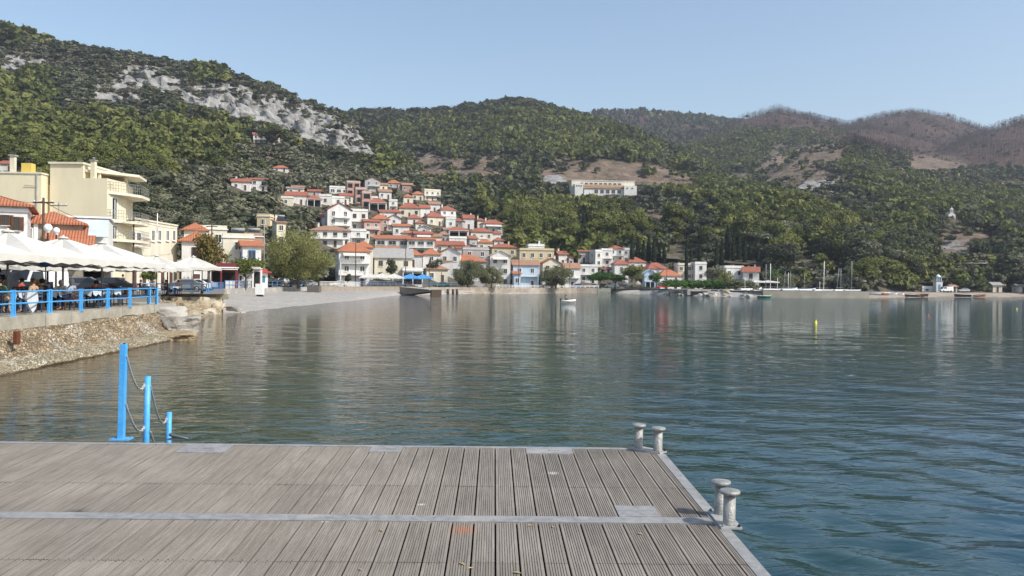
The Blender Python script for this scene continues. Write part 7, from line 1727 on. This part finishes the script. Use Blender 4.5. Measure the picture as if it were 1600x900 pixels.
def grove(u, v):
    g = np.zeros(u.shape)
    for a, b, c, d in PINES: g = np.maximum(g, np.clip(1.7 - ((u - a) / c) ** 2 - ((v - b) / d) ** 2, 0, 1))
    return g
def grow(sheet, hid, N, chooser, seed, hfac=1.0):
    q, u, v, z, rg, T = scatter(sheet, hid, N, None, seed)
    oc = occl_v(u, NEARHID.get(hid, 0) + 1); keep = (v < oc + 8) & (u > -90) & (u < 1690)
    patch = fbm(q[:, 0] / 45, q[:, 1] / 45, 4, 13); fine = fbm(q[:, 0] / 14, q[:, 1] / 14, 3, 17)
    kinds, H, Wd, dens = chooser(q, u, v, z, rg, patch, fine)
    keep &= rg.random(N) < dens; sv = .62 + .85 * fbm(q[:, 0] / 28 + 3, q[:, 1] / 28, 3, 57); H = H * sv; Wd = Wd * sv
    ph = H * F / q[:, 1]; pw = Wd * F / q[:, 1] * .42
    for (x, y, r) in FB: keep &= (q[:, 0] - x) ** 2 + (q[:, 1] - y) ** 2 > r * r
    for (a, b, t_, bt, Y) in BX: keep &= ~((u + pw > a) & (u - pw < b) & (v - ph < bt - 2) & (v > t_ + 1) & (q[:, 1] < Y + 2))
    for k in KIND:
        s_ = keep & (kinds == k)
        if s_.any(): pool[k].append(np.stack([q[s_, 0], q[s_, 1], q[s_, 2], H[s_], Wd[s_], u[s_], v[s_], np.full(s_.sum(), hid)], -1))
def pick(rg, n_, probs):    # probs: dict kind -> array
    ks = list(probs); A = np.stack([np.broadcast_to(probs[k], (n_,)) for k in ks]); A = A / A.sum(0); c = np.cumsum(A, 0); r = rg.random(n_); return np.array(ks)[np.clip((r[None] > c).sum(0), 0, len(ks) - 1)]
def ch_left(q, u, v, z, rg, patch, fine):
    n_ = len(u); t = (442 - v)
    pineband = np.clip(1.3 - ((v - 235 - np.clip(u - 200, 0, 400) * .10) / 48) ** 2, 0, 1.2) * np.clip((430 - u) / 120, 0, 1)
    pineband = np.maximum(pineband, np.clip(1.2 - ((u - 600) / 42) ** 2 - ((v - 255) / 34) ** 2, 0, 1) * 1.3)
    pineband = np.maximum(pineband, ((u > 780) * 1.0)); pineband = np.maximum(pineband, .35 * np.clip((90 - u) / 60, 0, 1))
    pineband = np.maximum(pineband, np.clip(1 - ((u - 330) / 30) ** 2 - ((v - 120) / 18) ** 2, 0, 1)); pineband *= (.3 + 1.4 * (patch > .45))
    olive = .9 * (v > 262) + .25; shrub = .9 * (v < 300) + .3 * (v >= 300)
    k = pick(rg, n_, {'pine': pineband * .8, 'olive': olive * .55 + 0 * u, 'shrub': shrub * .9 + 0 * u, 'dark': .12 + .2 * (u > 560)})
    H = np.select([k == 'pine', k == 'olive', k == 'shrub', k == 'dark'], [rg.uniform(5, 10, n_), rg.uniform(3.2, 5.6, n_), rg.uniform(1.2, 2.8, n_), rg.uniform(3.5, 7, n_)]); W_ = H * np.where(k == 'shrub', 1.35, np.where(k == 'pine', .95, 1.15)) * rg.uniform(.85, 1.2, n_)
    dens = 1 - .93 * np.clip(z[0] * 1.6, 0, 1) - .75 * np.clip(z[1], 0, 1) * (fine > .42) - .9 * np.clip(z[3], 0, 1); dens = np.where((k == 'pine'), dens * .42, dens) * (.42 + .5 * (patch > .42) + .2 * (fine > .5)); vil = (u > 480) & (u < 800) & (v > 305 + .18 * np.abs(u - 600)) & (v < 452); dens = dens * np.where(vil, .35, 1); H = np.where(vil, H * .7, H); W_ = np.where(vil, W_ * .8, W_); return k, H, W_, dens
def ch_green(q, u, v, z, rg, patch, fine):
    n_ = len(u); b = np.clip(z[2], 0, 1); dark = (u < 760) & (v < 250)
    k = pick(rg, n_, {'pine': (1.1 - b) * (.12 + 1.7 * grove(u, v)) + .02, 'burnt': b * 1.4 + .03 * (v < 260), 'dark': .35 + .5 * dark * (1 - b) + .3 * (patch < .42), 'shrub': .45 + 0 * u, 'olive': .18 + 0 * u})
    H = np.select([k == 'pine', k == 'olive', k == 'shrub', k == 'dark', k == 'burnt'], [rg.uniform(4.5, 9.5, n_), rg.uniform(3, 6, n_), rg.uniform(1.6, 3.2, n_), rg.uniform(5, 9, n_), rg.uniform(5, 9.5, n_)]); W_ = H * np.select([k == 'shrub', k == 'pine', k == 'burnt'], [1.5, .72, .6], .95) * rg.uniform(.85, 1.2, n_)
    dens = 1 - .8 * np.clip(z[1] * 1.1, 0, 1) - .95 * np.clip(z[0] * 1.3, 0, 1); dens *= (.5 + .6 * (fine > .42)) * np.clip(.32 + .85 * grove(u, v) + .3 * (q[:, 1] < 430) + .8 * b, 0, 1); H = np.where((q[:, 1] < 450) & (k == 'pine'), H * 1.4, H); W_ = np.where((q[:, 1] < 450) & (k == 'pine'), W_ * 1.4, W_); return k, H, W_, dens
def ch_right(q, u, v, z, rg, patch, fine):
    n_ = len(u); b = np.clip(np.maximum(z[2], (q[:, 1] > 950) * burnt_high('D', u, v)), 0, 1) * (v < 262)
    k = pick(rg, n_, {'pine': (1.05 - b).clip(0, 1) * (.10 + 1.6 * grove(u, v)) + .004, 'burnt': b * 1.2 + .02, 'dark': .28 * (1 - b) + .02, 'shrub': .6 * (1 - .85 * b) , 'olive': .16 * (1 - b)})
    H = np.select([k == 'pine', k == 'olive', k == 'shrub', k == 'dark', k == 'burnt'], [rg.uniform(4.5, 9, n_), rg.uniform(3, 6, n_), rg.uniform(1.6, 3.4, n_), rg.uniform(5, 9, n_), rg.uniform(5, 11, n_)]); W_ = H * np.select([k == 'shrub', k == 'pine', k == 'burnt'], [1.5, .72, .6], .95) * rg.uniform(.85, 1.2, n_)
    dens = 1 - .8 * np.clip(z[1], 0, 1) - .95 * np.clip(z[0] * 1.2, 0, 1); dens *= .45 + .6 * (fine > .45); gv = grove(u, v); far_ = q[:, 1] > 500; dens *= np.where(b > .5, np.where(k == 'burnt', 1.0, .25), np.clip(.2 + .95 * gv + .4 * (q[:, 1] < 430), 0, 1)); H = np.where(far_ & (k != 'burnt'), H * .78, H); W_ = np.where(far_ & (k != 'burnt'), W_ * .78, W_); return k, H, W_, dens
def ch_burnt(q, u, v, z, rg, patch, fine):
    n_ = len(u); k = pick(rg, n_, {'burnt': 1 + 0 * u, 'dark': .3 + 0 * u, 'pine': .03 + 0 * u}); H = rg.uniform(8, 15, n_); W_ = H * .62; return k, H, W_, np.ones(n_) * .9
grow(T1, 1, 52000, ch_left, 101); grow(HB, 4, 50000, ch_green, 102); grow(HF, 3, 62000, ch_right, 103); grow(HG, 2, 9000, ch_right, 104)
grow(HD, 6, 70000, ch_right, 105); grow(HE, 5, 22000, ch_right, 106); grow(HC, 7, 12000, ch_burnt, 107)
# belt of taller trees along the far shore at the foot of the hills
rg = np.random.default_rng(77); rows = []
for u in np.concatenate([rg.uniform(965, 1640, 250), rg.uniform(1180, 1640, 170)]):
    Y = rg.uniform(296, 345) if u < 1340 else rg.uniform(308, 350)
    if 1430 < u < 1500 and Y < 316: continue
    h = rg.uniform(6, 11) if u < 1180 else rg.uniform(8, 14.5)
    if 1430 < u < 1565: h = rg.uniform(4, 7)
    if 1030 < u < 1110: h = rg.uniform(4, 7)
    x = XY(u, Y); z = T1.height(u, Y) if Y > 300 else 1.6
    k = rg.random(); uu, vv = proj((x, Y, z)); ph = h * F / Y; pw = h * .35 * F / Y
    if any((uu + pw > a and uu - pw < b and vv - ph < bt - 2 and vv > t_ and Y < YY + 3) for (a, b, t_, bt, YY) in BX): continue
    if any((x - a) ** 2 + (Y - b) ** 2 < r * r for a, b, r in HFOOT): continue
    kd = 'dark' if k < .55 else ('pine' if k < .82 else 'olive'); pool[kd].append(np.array([[x, Y, z, h, h * (1.0 if kd != 'pine' else .85), uu, vv, 1.0]]))
# skyline pines over the crags
for (u, vt, h) in [(388, 116, 6), (418, 124, 6), (441, 134, 5.5), (452, 137, 5), (318, 102, 10), (330, 104, 10), (345, 108, 9), (537, 172, 6), (14, 42, 18), (2, 38, 20), (-8, 40, 18), (25, 58, 12), (100, 66, 6), (430, 214, 17), (466, 222, 8), (300, 115, 8)]:
    p = T1.hit(u, vt + h * F / 680 * .95 if u != 430 else 234); pool['pine'].append(np.array([[p[0], p[1], p[2] - .3, h, h * 1.1, u, vt + 10, 1.0]]))
NM = {'pine': 'pine_tree', 'olive': 'olive_tree', 'shrub': 'scrub_bush', 'dark': 'evergreen_tree', 'burnt': 'burnt_tree'}
CAT = {'pine': 'tree', 'olive': 'tree', 'shrub': 'bush', 'dark': 'tree', 'burnt': 'tree'}
ADJ = {'pine': 'green pine', 'olive': 'grey-green olive tree', 'shrub': 'low brown-green scrub bush', 'dark': 'dark evergreen tree', 'burnt': 'bare scorched tree'}
def place_name(u, v, hid, Y):
    if hid == 1 and u < 600:
        if v < 150 and u < 470: return 'on the ridge above the white crags'
        if v < 262: return 'on the slope below the crags, left of the pale rock' if u < 330 else 'on the slope below the crags by the long red-roofed house'
        return ('on the %s left hillside behind the yellow apartments' % ('upper' if v < 300 else 'lower')) if u < 300 else ('in the grove between the plane trees and the village' if u < 480 else 'between the houses of the upper village')
    if hid == 1 and u < 790: return 'between the houses of the lower village'
    if hid == 1 and u < 960: return 'in the wood above the seafront houses'
    if hid == 1 and u < 1190: return 'in the wood behind the red pyramid roofs'
    if hid == 1: return 'in the tree belt behind the masts' if u < 1360 else 'in the tree belt behind the right-hand beach'
    if hid == 4:
        if v < 240: return 'on the top of the central hill'
        if v < 300: return 'on the slope left of the long white building' if u < 890 else 'on the slope right of the long white building'
        return ('in the wood below the long white building, %s part' % ('left' if u < 850 else 'right')) if u < 1000 else 'on the central hill above the cypresses'
    if hid == 2: return 'on the chapel knoll'
    if hid == 3: return 'on the spur behind the far masts' if u < 1360 else 'on the slope behind the chapel'
    return 'on the far ridges'
stuffcount = 0
for k, L_ in pool.items():
    if not L_: continue
    A = np.concatenate(L_); app = A[:, 3] / A[:, 1]; app[(A[:, 5] < -10) | (A[:, 5] > 1610)] = 0; order = np.argsort(-app); top = order[:290]; rest = order[290:]
    nn = {'pine': 2400, 'olive': 1500, 'shrub': 700, 'dark': 1800, 'burnt': 60}[k]; kk = {'pine': ['pine', 'conepine', 'pine'], 'olive': ['round'], 'shrub': ['shrub'], 'dark': ['round', 'conepine'], 'burnt': ['burnt']}[k]
    ms = [tree_mesh(NM[k], kk[j % len(kk)], nn, 200 + j * 3, LEAF[k], BARKG if k in ('olive', 'burnt') else BARK) for j in range(6)]
    for c_, i in enumerate(top):
        x, y, z, h, w, u, v, hid = A[i]; pn = place_name(u, v, hid, y)
        o = link(NM[k], ms[c_ % 6], None, (x, y, z), float(x * 7 % 6.28), (w / .82, w / .82, h))
        sz_ = ('small', 'middling', 'tall')[int(np.digitize(h, np.quantile(A[top, 3], [.33, .67])))]; tag(o, '%s %s %s' % (sz_, ADJ[k], pn), CAT[k], '%s %ss %s' % (sz_, ADJ[k], pn))
    if len(rest):
        B = A[rest]; VV = []; QQ = []; TT = []; off = 0; rgk = np.random.default_rng(5); lows = LOW[(k, 0)] + LOW[(k, 1)] + LOW[(k, 2)]; nl = len(lows) // 3; lev = np.digitize(B[:, 1], [430, 760]); which = rgk.integers(0, nl, len(B)) + lev * nl
        for j, (V0, Q0) in enumerate(lows):
            C = B[which == j]
            if not len(C): continue
            an = rgk.uniform(0, 6.28, len(C)); c_, s_ = np.cos(an)[:, None], np.sin(an)[:, None]; sc = (C[:, 4] / .82)[:, None]
            X = (V0[None, :, 0] * c_ - V0[None, :, 1] * s_) * sc + C[:, 0:1]; Yq = (V0[None, :, 0] * s_ + V0[None, :, 1] * c_) * sc + C[:, 1:2]; Z = V0[None, :, 2] * C[:, 3:4] + C[:, 2:3]
            VV.append(np.stack([X, Yq, Z], -1).reshape(-1, 3)); QQ.append((Q0[None] + (np.arange(len(C)) * len(V0))[:, None, None]).reshape(-1, 4) + off); TT.append(np.repeat(rgk.random(len(C)), len(V0))); off += len(C) * len(V0)
        V_, Q_, T_ = np.concatenate(VV), np.concatenate(QQ), np.concatenate(TT); stuffcount += len(Q_)
        o = link({'pine': 'pine_forest', 'olive': 'olive_grove', 'shrub': 'scrubland', 'dark': 'evergreen_wood', 'burnt': 'burnt_forest'}[k], npmesh('cover', V_, Q_, LEAF[k], {'tint': ('FLOAT', T_)}))
        tag(o, {'pine': 'green pine forest covering the hills round the bay', 'olive': 'grey-green olive groves on the lower hillsides', 'shrub': 'brown-green scrub covering the hillsides', 'dark': 'dark evergreen wood scattered over the hills', 'burnt': 'grey-brown scorched forest along the far ridges'}[k], 'vegetation', None, 'stuff')
    print(k, len(A), 'placed')
print('cover quads', stuffcount)
HAZE = True
# ------------------------------------------------------------------ HAZE
def haze():
    M = bpy.data.materials.new('haze_air'); M.use_nodes = True; n = M.node_tree.nodes; l = M.node_tree.links
    n.remove(n['Principled BSDF']); v = n.new('ShaderNodeVolumePrincipled'); v.inputs['Color'].default_value = (.82, .88, 1.0, 1); v.inputs['Density'].default_value = .00015; v.inputs['Anisotropy'].default_value = .3
    l.new(v.outputs[0], n['Material Output'].inputs['Volume'])
    b = MB(); b.box((200, 1000, 215), (3800, 2600, 440), M); o = b.build('haze'); tag(o, kind='stuff'); o['label'] = 'thin pale haze in the air over the bay'
if HAZE: haze()
